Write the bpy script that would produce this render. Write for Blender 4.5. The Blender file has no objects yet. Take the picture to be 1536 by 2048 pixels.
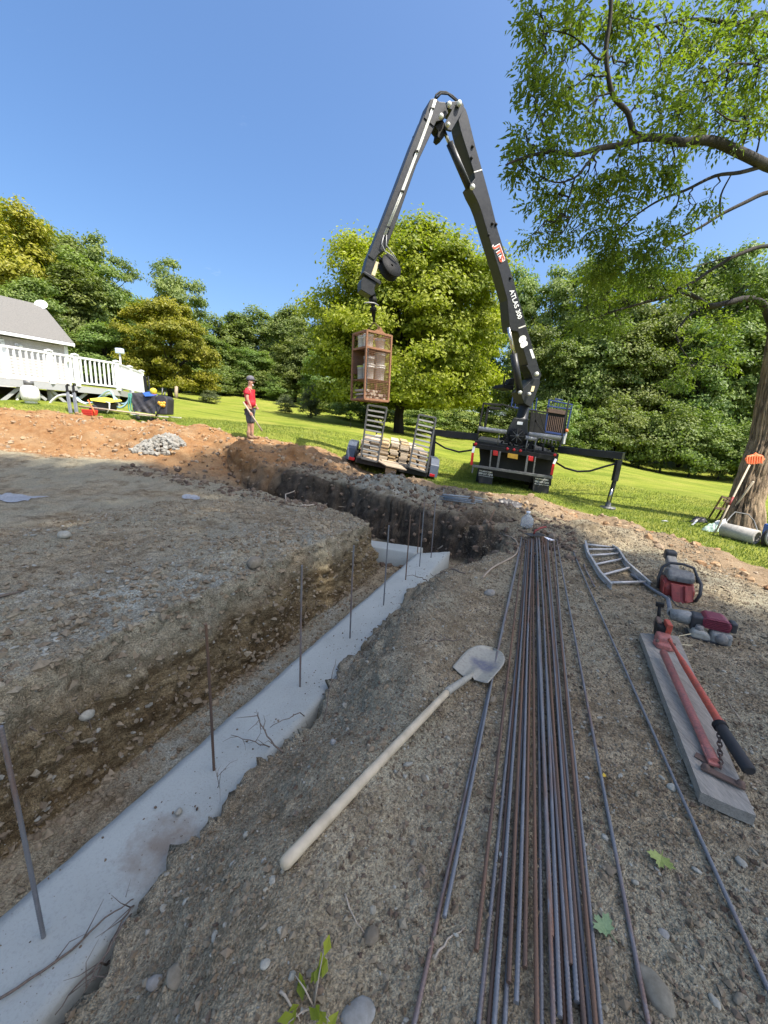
import bpy, bmesh, math, random
import numpy as np
from mathutils import Matrix, Vector, Euler

# ------------------------------------------------------------------ camera, sky, sun, exposure
SC = bpy.context.scene
COL = SC.collection
FPX, PITCH, ROLL, CAMH = 770.0, math.radians(12.2), math.radians(3.0), 1.5
_f = np.array([0, math.cos(PITCH), -math.sin(PITCH)])
_u = np.array([0, math.sin(PITCH), math.cos(PITCH)])
_r = np.array([1.0, 0, 0])
CR = math.cos(ROLL) * _r + math.sin(ROLL) * _u
CU = -math.sin(ROLL) * _r + math.cos(ROLL) * _u
CAM = np.array([0, 0, CAMH])
cam_data = bpy.data.cameras.new('camera')
cam_data.sensor_fit = 'VERTICAL'
cam_data.sensor_height = 36.0
cam_data.lens = FPX / 2048 * 36.0
cam_data.clip_start = 0.02
cam_data.clip_end = 2000
cam_ob = bpy.data.objects.new('camera', cam_data)
COL.objects.link(cam_ob)
cam_ob.matrix_world = Matrix(((CR[0], CU[0], -_f[0], 0), (CR[1], CU[1], -_f[1], 0), (CR[2], CU[2], -_f[2], CAMH), (0, 0, 0, 1)))
SC.camera = cam_ob

SUN_EL = math.radians(60)
SUN_DIR = np.array([0.789 * math.cos(SUN_EL), -0.615 * math.cos(SUN_EL), math.sin(SUN_EL)])
world = bpy.data.worlds.new('World')
SC.world = world
world.use_nodes = True
wt = world.node_tree
wt.nodes.clear()
w_out = wt.nodes.new('ShaderNodeOutputWorld')
w_bg = wt.nodes.new('ShaderNodeBackground')
w_bg.inputs['Strength'].default_value = 0.115
w_sky = wt.nodes.new('ShaderNodeTexSky')
w_sky.sky_type = 'NISHITA'
w_sky.sun_disc = False
w_sky.sun_elevation = SUN_EL
w_sky.sun_rotation = math.atan2(SUN_DIR[0], SUN_DIR[1])
w_sky.air_density = 1.0
w_sky.dust_density = 3.5
w_sky.ozone_density = 4.0
# faint wisps of high cloud
w_tc = wt.nodes.new('ShaderNodeTexCoord')
w_map = wt.nodes.new('ShaderNodeMapping')
w_map.inputs['Scale'].default_value = (2.2, 2.2, 7.0)
w_n = wt.nodes.new('ShaderNodeTexNoise')
w_n.inputs['Scale'].default_value = 2.3
w_n.inputs['Detail'].default_value = 7
w_n.inputs['Roughness'].default_value = 0.62
w_ramp = wt.nodes.new('ShaderNodeValToRGB')
w_ramp.color_ramp.elements[0].position = 0.67
w_ramp.color_ramp.elements[0].color = (0, 0, 0, 1)
w_ramp.color_ramp.elements[1].position = 0.92
w_ramp.color_ramp.elements[1].color = (0.3, 0.3, 0.3, 1)
w_mix = wt.nodes.new('ShaderNodeMix')
w_mix.data_type = 'RGBA'
w_mix.inputs[7].default_value = (6.2, 6.5, 6.9, 1)
wt.links.new(w_tc.outputs['Generated'], w_map.inputs['Vector'])
wt.links.new(w_map.outputs['Vector'], w_n.inputs['Vector'])
wt.links.new(w_n.outputs['Fac'], w_ramp.inputs['Fac'])
wt.links.new(w_ramp.outputs['Color'], w_mix.inputs[0])
w_hs = wt.nodes.new('ShaderNodeHueSaturation')
w_hs.inputs['Saturation'].default_value = 1.16
w_hs.inputs['Hue'].default_value = 0.50
wt.links.new(w_sky.outputs['Color'], w_hs.inputs['Color'])
wt.links.new(w_hs.outputs['Color'], w_mix.inputs[6])
wt.links.new(w_mix.outputs[2], w_bg.inputs['Color'])
wt.links.new(w_bg.outputs['Background'], w_out.inputs['Surface'])

sun_data = bpy.data.lights.new('sun', 'SUN')
sun_data.energy = 3.5
sun_data.angle = math.radians(0.53)
sun_data.color = (1.0, 0.95, 0.87)
sun = bpy.data.objects.new('sun', sun_data)
COL.objects.link(sun)
sun.rotation_euler = Vector(SUN_DIR).to_track_quat('Z', 'Y').to_euler()
sun.location = (20, -15, 30)
SC.view_settings.view_transform = 'Standard'
SC.view_settings.look = 'None'
SC.view_settings.gamma = 1
SC.view_settings.exposure = 1.27
SC.view_settings.use_curve_mapping = False
SC.cycles.max_bounces = 6
SC.cycles.diffuse_bounces = 3
SC.cycles.transparent_max_bounces = 8

# ------------------------------------------------------------------ helpers
RNG = np.random.default_rng(7)
random.seed(7)

def ray(u, v):
    return CR * (u - 768) / FPX + _f + CU * (1024 - v) / FPX

def P(u, v, t):
    """point at image position (u, v) and depth t metres along the lens axis"""
    return CAM + ray(u, v) * t

def PY(u, v, y):
    d = ray(u, v)
    return CAM + d * (y / d[1])

def PZ(u, v, z):
    d = ray(u, v)
    return CAM + d * ((z - CAMH) / d[2])

_TBL = np.random.default_rng(99).uniform(-1, 1, 65536).astype(np.float32)
def _hash(ix, iy, iz, seed):
    return _TBL[((ix * 73856093) ^ (iy * 19349663) ^ (iz * 83492791) ^ (seed * 7919)) & 65535]

def vnoise(p, seed=0):
    i = np.floor(p).astype(np.int32)
    f = (p - i).astype(np.float32)
    f = f * f * f * (f * (f * 6 - 15) + 10)
    r = 0
    for dx in (0, 1):
        wx = f[:, 0] if dx else 1 - f[:, 0]
        for dy in (0, 1):
            wy = f[:, 1] if dy else 1 - f[:, 1]
            for dz in (0, 1):
                wz = f[:, 2] if dz else 1 - f[:, 2]
                r = r + wx * wy * wz * _hash(i[:, 0] + dx, i[:, 1] + dy, i[:, 2] + dz, seed)
    return r

def fbm(p, scale, octaves=4, seed=0, rough=0.5):
    r, a, tot = 0, 1.0, 0
    q = p * scale
    for o in range(octaves):
        r = r + a * vnoise(q + 17.3 * o, seed + o)
        tot += a
        a *= rough
        q = q * 2.03
    return r / tot

def sstep(a, b, x):
    t = np.clip((x - a) / (b - a), 0, 1)
    return t * t * (3 - 2 * t)

def fast_mesh(name, V, faces_n, idx, smooth=False, attrs=None):
    """mesh from numpy: V (n,3); idx (m,k) with k = faces_n corners each"""
    me = bpy.data.meshes.new(name)
    V = np.ascontiguousarray(V, dtype=np.float32)
    idx = np.ascontiguousarray(idx, dtype=np.int32)
    m = len(idx)
    me.vertices.add(len(V))
    me.vertices.foreach_set('co', V.ravel())
    me.loops.add(m * faces_n)
    me.loops.foreach_set('vertex_index', idx.ravel())
    me.polygons.add(m)
    me.polygons.foreach_set('loop_start', np.arange(0, m * faces_n, faces_n, dtype=np.int32))
    me.polygons.foreach_set('use_smooth', np.full(m, smooth, dtype=bool))
    me.update(calc_edges=True)
    for k, a in (attrs or {}).items():
        at = me.attributes.new(k, 'FLOAT', 'POINT')
        at.data.foreach_set('value', np.ascontiguousarray(a, dtype=np.float32))
    return me

def place(name, me, mat=None, parent=None, loc=(0, 0, 0)):
    o = bpy.data.objects.new(name, me)
    COL.objects.link(o)
    if mat is not None and len(me.materials) == 0:
        me.materials.append(mat)
    o.location = loc
    o.parent = parent
    return o

def tag(o, label=None, cat=None, group=None, kind=None):
    if label: o['label'] = label
    if cat: o['category'] = cat
    if group: o['group'] = group
    if kind: o['kind'] = kind
    return o

def thing(name, label, cat, loc=(0, 0, 0), group=None):
    o = bpy.data.objects.new(name, None)
    o.empty_display_size = 0.2
    COL.objects.link(o)
    o.location = tuple(float(c) for c in loc)
    return tag(o, label, cat, group)

def copy_tree(o, parent=None):
    c = o.copy()
    COL.objects.link(c)
    c.parent = parent
    for ch in list(o.children):
        copy_tree(ch, c)
    return c

def basis(d):
    d = np.array(d, float)
    d = d / (np.linalg.norm(d) + 1e-9)
    a = np.array([0, 0, 1.0]) if abs(d[2]) < 0.9 else np.array([1.0, 0, 0])
    x = np.cross(a, d); x /= np.linalg.norm(x)
    return x, np.cross(d, x), d

class MB:
    """collects shapes; build() links them as one mesh object. M is an optional 4x4 applied to every added point"""
    def __init__(s, M=None):
        s.v, s.f, s.sm, s.M = [], [], [], M
    def add(s, V, F, smooth=False):
        V = np.asarray(V, float)
        if s.M is not None:
            V = V @ s.M[:3, :3].T + s.M[:3, 3]
        b = len(s.v)
        s.v.extend(V.tolist())
        s.f.extend([tuple(i + b for i in f) for f in F])
        s.sm.extend([smooth] * len(F))
        return s
    def box(s, c, size, R=None, taper=1.0):
        hx, hy, hz = np.array(size) / 2
        V = np.array([[x, y, z] for z in (-1, 1) for y in (-1, 1) for x in (-1, 1)], float)
        k = np.where(V[:, 2] > 0, taper, 1.0)
        V = V * [hx, hy, hz]
        V[:, 0] *= k; V[:, 1] *= k
        if R is not None:
            V = V @ np.array(R).T
        V = V + c
        return s.add(V, [(0, 2, 3, 1), (4, 5, 7, 6), (0, 1, 5, 4), (2, 6, 7, 3), (0, 4, 6, 2), (1, 3, 7, 5)])
    def bar(s, a, b, w, h, up=(0, 0, 1), w2=None, h2=None):
        """rectangular bar from a to b, w across, h along up"""
        a, b = np.array(a, float), np.array(b, float)
        d = b - a; d /= np.linalg.norm(d)
        up = np.array(up, float)
        x = np.cross(d, up)
        if np.linalg.norm(x) < 1e-6: x = np.cross(d, [1, 0, 0.01])
        x /= np.linalg.norm(x)
        z = np.cross(x, d)
        w2 = w if w2 is None else w2; h2 = h if h2 is None else h2
        V = []
        for p, ww, hh in ((a, w, h), (b, w2, h2)):
            for sx, sz in ((-1, -1), (1, -1), (1, 1), (-1, 1)):
                V.append(p + x * sx * ww / 2 + z * sz * hh / 2)
        return s.add(V, [(0, 1, 2, 3), (7, 6, 5, 4), (0, 4, 5, 1), (1, 5, 6, 2), (2, 6, 7, 3), (3, 7, 4, 0)])
    def tube(s, pts, r, n=8, cap=True, smooth=True):
        pts = np.array(pts, float)
        m = len(pts)
        r = np.full(m, r, float) if np.isscalar(r) else np.array(r, float)
        V = []
        prev = None
        for i in range(m):
            d = pts[min(i + 1, m - 1)] - pts[max(i - 1, 0)]
            d /= np.linalg.norm(d) + 1e-9
            if prev is None:
                x, y, _ = basis(d)
            else:
                x = prev - d * (prev @ d); x /= np.linalg.norm(x) + 1e-9
                y = np.cross(d, x)
            prev = x
            for k in range(n):
                a = 2 * math.pi * k / n
                V.append(pts[i] + r[i] * (math.cos(a) * x + math.sin(a) * y))
        F = []
        for i in range(m - 1):
            for k in range(n):
                k2 = (k + 1) % n
                F.append((i * n + k, i * n + k2, (i + 1) * n + k2, (i + 1) * n + k))
        s.add(V, F, smooth)
        if cap:
            b = len(s.v) - m * n
            s.f.append(tuple(b + k for k in reversed(range(n)))); s.sm.append(False)
            s.f.append(tuple(b + (m - 1) * n + k for k in range(n))); s.sm.append(False)
        return s
    def cyl(s, a, b, r, n=14, r2=None):
        return s.tube([a, b], [r, r if r2 is None else r2], n)
    def lathe(s, prof, c=(0, 0, 0), axis=(0, 0, 1), n=20, smooth=True):
        """prof: list of (radius, height along axis)"""
        x, y, d = basis(axis)
        V = []
        for (r, h) in prof:
            for k in range(n):
                a = 2 * math.pi * k / n
                V.append(np.array(c) + d * h + max(r, 1e-4) * (math.cos(a) * x + math.sin(a) * y))
        F = []
        for i in range(len(prof) - 1):
            for k in range(n):
                k2 = (k + 1) % n
                F.append((i * n + k, i * n + k2, (i + 1) * n + k2, (i + 1) * n + k))
        return s.add(V, F, smooth)
    def prism(s, poly, d, smooth=False):
        """poly: list of 3D points in a plane, extruded by vector d"""
        poly = np.array(poly, float); n = len(poly)
        V = np.vstack([poly, poly + np.array(d, float)])
        F = [tuple(reversed(range(n))), tuple(range(n, 2 * n))] + [(k, (k + 1) % n, n + (k + 1) % n, n + k) for k in range(n)]
        return s.add(V, F, smooth)
    def build(s, name, mat, parent=None, bevel=0.0, recenter=True, sub=0):
        base = np.array(parent_world(parent)) if (parent is not None and recenter) else np.zeros(3)
        me = bpy.data.meshes.new(name)
        V = np.array(s.v) - base
        me.from_pydata(V.tolist(), [], s.f)
        me.polygons.foreach_set('use_smooth', s.sm)
        bm = bmesh.new(); bm.from_mesh(me)
        bmesh.ops.recalc_face_normals(bm, faces=bm.faces)
        bm.to_mesh(me); bm.free()
        me.update()
        o = place(name, me, mat, parent)
        if bevel:
            m = o.modifiers.new('bevel', 'BEVEL'); m.width = bevel; m.segments = 2; m.limit_method = 'ANGLE'; m.angle_limit = math.radians(40)
        if sub:
            m = o.modifiers.new('sub', 'SUBSURF'); m.levels = sub; m.render_levels = sub
        return o

def parent_world(p):
    w = np.zeros(3)
    while p is not None:
        w = w + np.array(p.location); p = p.parent
    return w

def solo(mb, name, mat, label, cat, group=None, loc=None, bevel=0.0):
    """a thing that is one mesh; its origin is put at loc"""
    o = mb.build(name, mat, None, bevel)
    if loc is None:
        V = np.array(mb.v); loc = np.array([*(V[:, :2].mean(0)), V[:, 2].min()])
    o.data.transform(Matrix.Translation([-float(c) for c in loc]))
    o.location = [float(c) for c in loc]
    return tag(o, label, cat, group)

ORD = ['first', 'second', 'third', 'fourth', 'fifth', 'sixth', 'seventh', 'eighth', 'ninth', 'tenth', 'eleventh', 'twelfth', 'thirteenth', 'fourteenth', 'fifteenth', 'sixteenth', 'seventeenth', 'eighteenth', 'nineteenth', 'twentieth']
TENS = {2: 'twenty', 3: 'thirty', 4: 'forty', 5: 'fifty', 6: 'sixty', 7: 'seventy'}
def ordinal(i):
    i += 1
    if i <= 20: return ORD[i - 1]
    t, o = divmod(i, 10)
    return (TENS[t] + '-' + ORD[o - 1]) if o else {3: 'thirtieth', 4: 'fortieth', 5: 'fiftieth', 6: 'sixtieth', 7: 'seventieth'}[t]

# ------------------------------------------------------------------ materials
def new_mat(name):
    m = bpy.data.materials.new(name); m.use_nodes = True
    nt = m.node_tree
    return m, nt, nt.nodes['Principled BSDF']

def nd(nt, typ, **kw):
    n = nt.nodes.new(typ)
    for k, v in kw.items():
        if k in ('op', 'operation'): n.operation = v
        elif k == 'dt': n.data_type = v
        elif k == 'bt': n.blend_type = v
        else: n.inputs[k.replace('_', ' ')].default_value = v
    return n

def lk(nt, a, b):
    nt.links.new(a, b)

def mixc(nt, fac, a, b, bt='MIX'):
    n = nt.nodes.new('ShaderNodeMix'); n.data_type = 'RGBA'; n.blend_type = bt
    for sock, val in ((n.inputs[0], fac), (n.inputs[6], a), (n.inputs[7], b)):
        if hasattr(val, 'node'): nt.links.new(val, sock)
        elif isinstance(val, (int, float)): sock.default_value = val
        else: sock.default_value = (*val, 1)
    return n.outputs[2]

def ramp(nt, fac, p0, p1, c0=(0, 0, 0), c1=(1, 1, 1)):
    n = nt.nodes.new('ShaderNodeValToRGB')
    n.color_ramp.elements[0].position = p0; n.color_ramp.elements[0].color = (*c0, 1)
    n.color_ramp.elements[1].position = p1; n.color_ramp.elements[1].color = (*c1, 1)
    nt.links.new(fac, n.inputs['Fac'])
    return n.outputs['Color']

def noise(nt, scale, detail=4, rough=0.55, vec=None, dist=0.0):
    n = nd(nt, 'ShaderNodeTexNoise', Scale=scale, Detail=detail, Roughness=rough, Distortion=dist)
    if vec is not None: nt.links.new(vec, n.inputs['Vector'])
    return n.outputs['Fac']

def objvec(nt, scale=None):
    tc = nt.nodes.new('ShaderNodeTexCoord')
    if scale is None: return tc.outputs['Object']
    mp = nt.nodes.new('ShaderNodeMapping'); mp.inputs['Scale'].default_value = scale
    nt.links.new(tc.outputs['Object'], mp.inputs['Vector'])
    return mp.outputs['Vector']

def bump(nt, bs, h, strength=0.3, dist=0.01):
    b = nd(nt, 'ShaderNodeBump', Strength=strength, Distance=dist)
    nt.links.new(h, b.inputs['Height']); nt.links.new(b.outputs['Normal'], bs.inputs['Normal'])

_MC = {}
def paint(name, c, rough=0.5, metal=0.0, c2=None, scale=8.0, amt=0.5, bstr=0.15, detail=5, stretch=None, spec=None):
    """a worn surface: colour c broken up towards c2 by noise, with fine relief"""
    if name in _MC: return _MC[name]
    m, nt, bs = new_mat(name)
    v = objvec(nt, stretch)
    c2 = c2 or tuple(x * 0.6 for x in c)
    n1 = noise(nt, scale, detail, 0.6, v)
    n2 = noise(nt, scale * 5.3, 3, 0.6, v)
    f = ramp(nt, n1, 0.5 - 0.5 * amt * 0.5, 0.5 + 0.25)
    col = mixc(nt, f, c, c2)
    col = mixc(nt, ramp(nt, n2, 0.35, 0.75), col, tuple(min(1, x * 1.25 + 0.01) for x in c))
    mm = nt.nodes.new('ShaderNodeMix'); mm.data_type = 'RGBA'
    lk(nt, col, bs.inputs['Base Color'])
    rr = nd(nt, 'ShaderNodeMapRange'); lk(nt, n2, rr.inputs[0])
    rr.inputs[3].default_value = max(0.05, rough - 0.12); rr.inputs[4].default_value = min(1, rough + 0.15)
    lk(nt, rr.outputs[0], bs.inputs['Roughness'])
    bs.inputs['Metallic'].default_value = metal
    if spec is not None: bs.inputs['Specular IOR Level'].default_value = spec
    bump(nt, bs, n2, bstr, 0.004)
    _MC[name] = m
    return m

def leaf_mat(name, dark, light, trans=0.45, hue=0.03):
    m, nt, bs = new_mat(name)
    at = nt.nodes.new('ShaderNodeAttribute'); at.attribute_name = 'rnd'
    oi = nt.nodes.new('ShaderNodeObjectInfo')
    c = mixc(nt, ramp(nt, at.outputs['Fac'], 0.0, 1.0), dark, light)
    hs = nt.nodes.new('ShaderNodeHueSaturation')
    mr = nd(nt, 'ShaderNodeMapRange'); lk(nt, oi.outputs['Random'], mr.inputs[0])
    mr.inputs[3].default_value = 0.5 - hue; mr.inputs[4].default_value = 0.5 + hue * 0.6
    mv = nd(nt, 'ShaderNodeMapRange'); lk(nt, oi.outputs['Random'], mv.inputs[0])
    mv.inputs[3].default_value = 0.85; mv.inputs[4].default_value = 1.2
    lk(nt, mr.outputs[0], hs.inputs['Hue']); lk(nt, mv.outputs[0], hs.inputs['Value']); lk(nt, c, hs.inputs['Color'])
    lk(nt, hs.outputs['Color'], bs.inputs['Base Color'])
    bs.inputs['Roughness'].default_value = 0.5
    bs.inputs['Specular IOR Level'].default_value = 0.35
    tr = nt.nodes.new('ShaderNodeBsdfTranslucent')
    tc = mixc(nt, 1.0, hs.outputs['Color'], (1.0, 1.15, 0.45), 'MULTIPLY')
    lk(nt, tc, tr.inputs['Color'])
    mx = nd(nt, 'ShaderNodeMixShader', Fac=trans)
    lk(nt, bs.outputs[0], mx.inputs[1]); lk(nt, tr.outputs[0], mx.inputs[2])
    lk(nt, mx.outputs[0], nt.nodes['Material Output'].inputs['Surface'])
    return m

def bark_mat(name, c, c2, sc=9.0):
    m, nt, bs = new_mat(name)
    v = objvec(nt, (1, 1, 0.18))
    n1 = noise(nt, sc, 6, 0.65, v, 0.6)
    n2 = noise(nt, sc * 0.25, 3, 0.5, v)
    col = mixc(nt, ramp(nt, n1, 0.35, 0.68), c2, c)
    col = mixc(nt, ramp(nt, n2, 0.4, 0.7), col, tuple(x * 1.3 for x in c))
    lk(nt, col, bs.inputs['Base Color'])
    bs.inputs['Roughness'].default_value = 0.9
    bump(nt, bs, n1, 0.9, 0.05)
    return m
# ------------------------------------------------------------------ ground
FO = np.array([-1.349, 1.0668]); FD = np.array([0.37951, 0.92519]); FN = np.array([FD[1], -FD[0]])
ZC = -0.35            # top of the poured footing

def SV(x, y):
    a, b = x - FO[0], y - FO[1]
    return a * FD[0] + b * FD[1], a * FN[0] + b * FN[1]
def XY(s, v):
    return FO[0] + FD[0] * s + FN[0] * v, FO[1] + FD[1] * s + FN[1] * v

_cp = [(0, 0, 0), (1.5, 1, 0), (.5, -3, 0), (2.5, 5.5, -.02), (2.4, 3, 0), (-1.5, -1, .02), (1.2, 4, 0), (3.6, 1.5, -.02), (3, -2, -.03),
       (4.5, 4.2, -.1), (5.5, 5.2, -.2), (8.6, 9, -.3), (8, 5, -.38), (12, 8, -.6), (9, 0, -.35), (3, 7.5, -.04), (5.2, 8, -.24), (13, 14, -.5),
       (2.6, 11.2, .06), (4.8, 11, -.17), (6, 10.4, -.36), (-.8, 11.5, .2), (1.3, 11.5, .06), (3.6, 16, .05), (0.2, 8.8, .16),
       (-3, 4, .25), (-5, 6, .22), (-8, 6.5, .18), (-4, 2, .21), (-1.2, 3.6, .26), (-2.0, 1.6, .23), (-1.0, 5, .25), (-7, 2, .12), (-5, -3, .05), (-1.8, 6.2, .16), (-10, 4, .2), (-12, 7, .35), (-14, 0, .3)]
_px = [(503, 880, 11.4), (560, 885, 11.6), (640, 905, 11.6), (0, 800, 12.2), (0, 812, 11.4), (170, 818, 13), (170, 828, 12.2), (330, 835, 14), (330, 842, 12.8), (420, 855, 12.2),
       (440, 790, 40), (640, 815, 36), (600, 800, 44), (355, 800, 27), (480, 840, 17), (620, 850, 18), (807, 870, 22), (740, 865, 18),
       (1180, 905, 28), (1300, 940, 26), (1536, 960, 24), (900, 880, 30), (1020, 890, 30), (1150, 930, 18), (1330, 985, 14), (1480, 1000, 14), (1020, 905, 19),
       (-300, 770, 14), (-200, 740, 22), (100, 760, 26), (200, 775, 36), (0, 740, 40), (250, 780, 22)]
_cp += [tuple(P(*p)) for p in _px]
_cp += [(0, 90, 8), (-60, 70, 14), (-100, 20, 10), (70, 60, 0), (110, 10, -3), (0, -40, -1), (60, -60, -3), (-70, -60, 4), (0, 300, 12), (300, 300, 6), (-300, 300, 20), (320, -50, -4), (-320, -50, 10), (0, -320, -3), (300, -300, -5), (-300, -300, 4)]
_cp = np.array(_cp, float)
def _tps(r2):
    return 0.5 * r2 * np.log(r2 + 1e-9)
def _tps_fit(c):
    n = len(c)
    K = _tps(((c[:, None, :2] - c[None, :, :2]) ** 2).sum(-1)) + np.eye(n) * 0.4
    A = np.zeros((n + 3, n + 3)); A[:n, :n] = K; A[:n, n] = 1; A[:n, n + 1:] = c[:, :2]; A[n, :n] = 1; A[n + 1:, :n] = c[:, :2].T
    b = np.zeros(n + 3); b[:n] = c[:, 2]
    return np.linalg.solve(A, b)
_tw = _tps_fit(_cp)
def base_h(x, y):
    x, y = np.atleast_1d(x).astype(float), np.atleast_1d(y).astype(float)
    out = np.zeros(x.shape)
    n = len(_cp)
    for a in range(0, len(x), 20000):
        xs, ys = x[a:a + 20000], y[a:a + 20000]
        r2 = (xs[:, None] - _cp[None, :, 0]) ** 2 + (ys[:, None] - _cp[None, :, 1]) ** 2
        out[a:a + 20000] = _tps(r2) @ _tw[:n] + _tw[n] + _tw[n + 1] * xs + _tw[n + 2] * ys
    return out

_n1 = {}
def n1d(t, seed, sc):
    if (seed, sc) not in _n1:
        k_ = np.linspace(-30, 30, 6000)
        q = np.zeros((6000, 3)); q[:, 0] = k_ * sc + 3.7 * seed; q[:, 1] = seed * 1.37 + .5
        _n1[(seed, sc)] = (k_, fbm(q, 1.0, 3, seed))
    return np.interp(t, *_n1[(seed, sc)])

def bump2(x, y, cx, cy, rx, ry, rot=0.0):
    c, s_ = math.cos(rot), math.sin(rot)
    a, b = x - cx, y - cy
    p, q = (a * c + b * s_) / rx, (-a * s_ + b * c) / ry
    return np.exp(-(p * p + q * q))

def ground_h(x, y):
    """height of the dug ground (before the crumbly relief)"""
    x, y = np.atleast_1d(x).astype(float), np.atleast_1d(y).astype(float)
    z = base_h(x, y)
    s, v = SV(x, y)
    # heaps thrown up beyond the far trench and the orange bank
    for (u_, v_, t_, hgt, rx, ry) in ((415, 915, 10.0, .22, 1.1, .7), (480, 930, 9.4, .14, .8, .5), (600, 920, 10.3, .30, 1.2, .55), (700, 975, 8.6, .18, 1.6, .6), (830, 985, 8.3, .14, 1.3, .5), (320, 893, 10.4, .22, .7, .4), (90, 860, 10.6, .12, 1.4, .4)):
        c = P(u_, v_, t_)
        z = z + hgt * bump2(x, y, c[0], c[1], rx, ry, -0.2)
    # scoop of the old pit below the deck bank
    c = P(120, 905, 9.6)
    z = z - .28 * bump2(x, y, c[0], c[1], 3.2, .8, -.05)
    FL = -0.62
    # --- long trench the footing lies in; left wall
    e1 = 0.07 * n1d(s, 3, 1.3) + 0.03 * n1d(s, 4, 5)
    left = 1 - sstep(0, 1, (-0.50 + e1 - v) / 0.20)                    # 1 right of the wall foot, 0 left of its top
    shoulder = 0.07 * sstep(-1.4, -0.70, v) ** 2                      # rounded brow
    zl = z - shoulder * (v < -0.4)
    # right bank
    e2 = 0.045 * n1d(s, 8, 0.9) + 0.008 * n1d(s, 9, 4) + 0.01 + .12 * np.exp(-((s + .02) / .22) ** 2) + .10 * np.exp(-((s - 1.3) / .27) ** 2) + .05 * np.exp(-((s - .62) / .12) ** 2) + .05 * np.exp(-((s - 2.9) / .2) ** 2)
    e2 = np.maximum(e2, -.012)
    far = sstep(3.5, 4.6, s)
    lip = 0.43 + e2 + 0.0 * far + far * 0.13
    zlip = -0.30 - 0.03 * n1d(s, 11, 2.0) - far * 0.18
    rise = sstep(0, 1, (v - lip) / (0.62 + 0.25 * n1d(s, 12, .7) + .25 * far)) ** 0.85
    zr = np.where(v > lip, zlip + (z - zlip) * rise, FL)
    zr = np.where((v > lip - 0.03) & (v <= lip), FL + (zlip - FL) * (v - lip + 0.03) / 0.03, zr)
    inl = sstep(5.25, 5.75, s)                                        # where the long trench gives way to the cross trench
    ztr = np.where(v < 0.1, zl + (FL - zl) * left, zr)
    ztr = np.where(v > 2.0, z, ztr)
    # --- cross trench
    e3 = 0.10 * n1d(v, 21, 1.1) + 0.05 * n1d(v, 22, 4)
    e4 = 0.16 * n1d(v, 23, 0.8) + 0.07 * n1d(v, 24, 3.5)
    fl2 = FL + 0.55 * sstep(-2.5, -6.5, v)
    near_edge = 4.52 + e3 + .55 * sstep(-.7, -2.2, v)
    far_edge = 5.72 + 1.7 * e4 + .12 * n1d(v, 27, 2.2) - 0.17 * v * (v < 0) + 0.5 * sstep(-3, -8, v)
    inx = sstep(0, 0.22, s - near_edge) * (1 - sstep(0, 0.42, s - far_edge))
    inx = inx * (1 - sstep(.75, 1.7, v + 0.25 * n1d(s, 26, 1.2))) * sstep(-7.5, -4.0, v)
    zx = z + (fl2 - z) * inx
    # gully running on to the right
    g = np.exp(-(((s - 6.3) - 0.55 * (v - .6)) / .38) ** 2) * sstep(.2, .7, v) * (1 - sstep(1.1, 2.0, v))
    zx = zx - 0.38 * g * (1 - inx)
    out = np.where(s < 4.6, ztr, np.where(v < 0.1, np.where(s < 5.5, np.minimum(ztr, zx), zx), np.where(s < 5.3, ztr, ztr + (zx - ztr) * inl)))
    out = np.where((s > 4.6) & (v >= 0.1), np.minimum(out, zx + 0.0), out)
    flat = sstep(1.05, 1.5, v) * (1 - sstep(3.2, 4.2, v)) * sstep(-3, -1.5, s) * (1 - sstep(6.2, 7.4, s))
    out = out * (1 - flat) + (-.012 * s) * 0 * flat
    return np.where(s < -14, z, out)

def hz(x, y):
    return float(ground_h(np.array([x]), np.array([y]))[0])

def graded(knots):
    """knots: (position, spacing) -> nodes with spacing varying linearly between the knots"""
    out = [knots[0][0]]
    for (a, da), (b, db) in zip(knots[:-1], knots[1:]):
        p = a
        while True:
            d = da + (db - da) * (p - a) / (b - a)
            if p + d * 1.01 >= b: break
            p += d; out.append(p)
        out.append(b)
    return np.array(out)

gs = graded([(-340, 60), (-30, 5), (-6, .5), (-1.5, .03), (0.0, .018), (2.5, .024), (5.0, .034), (7.5, .042), (11, .085), (20, .3), (60, 2), (340, 40)])
gv = graded([(-340, 60), (-40, 3), (-16, .3), (-9, .07), (-4, .05), (-1.4, .028), (-.95, .014), (-.84, .008), (-.44, .007), (-.40, .02), (.25, .02), (.33, .008), (.60, .008), (.8, .016), (2.4, .018), (4.5, .05), (9, .15), (20, .5), (60, 3), (340, 50)])
GS, GV = np.meshgrid(gs, gv, indexing='ij')
gx, gy = XY(GS.ravel(), GV.ravel())
gz = ground_h(gx, gy)
ns, nv = len(gs), len(gv)

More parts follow.
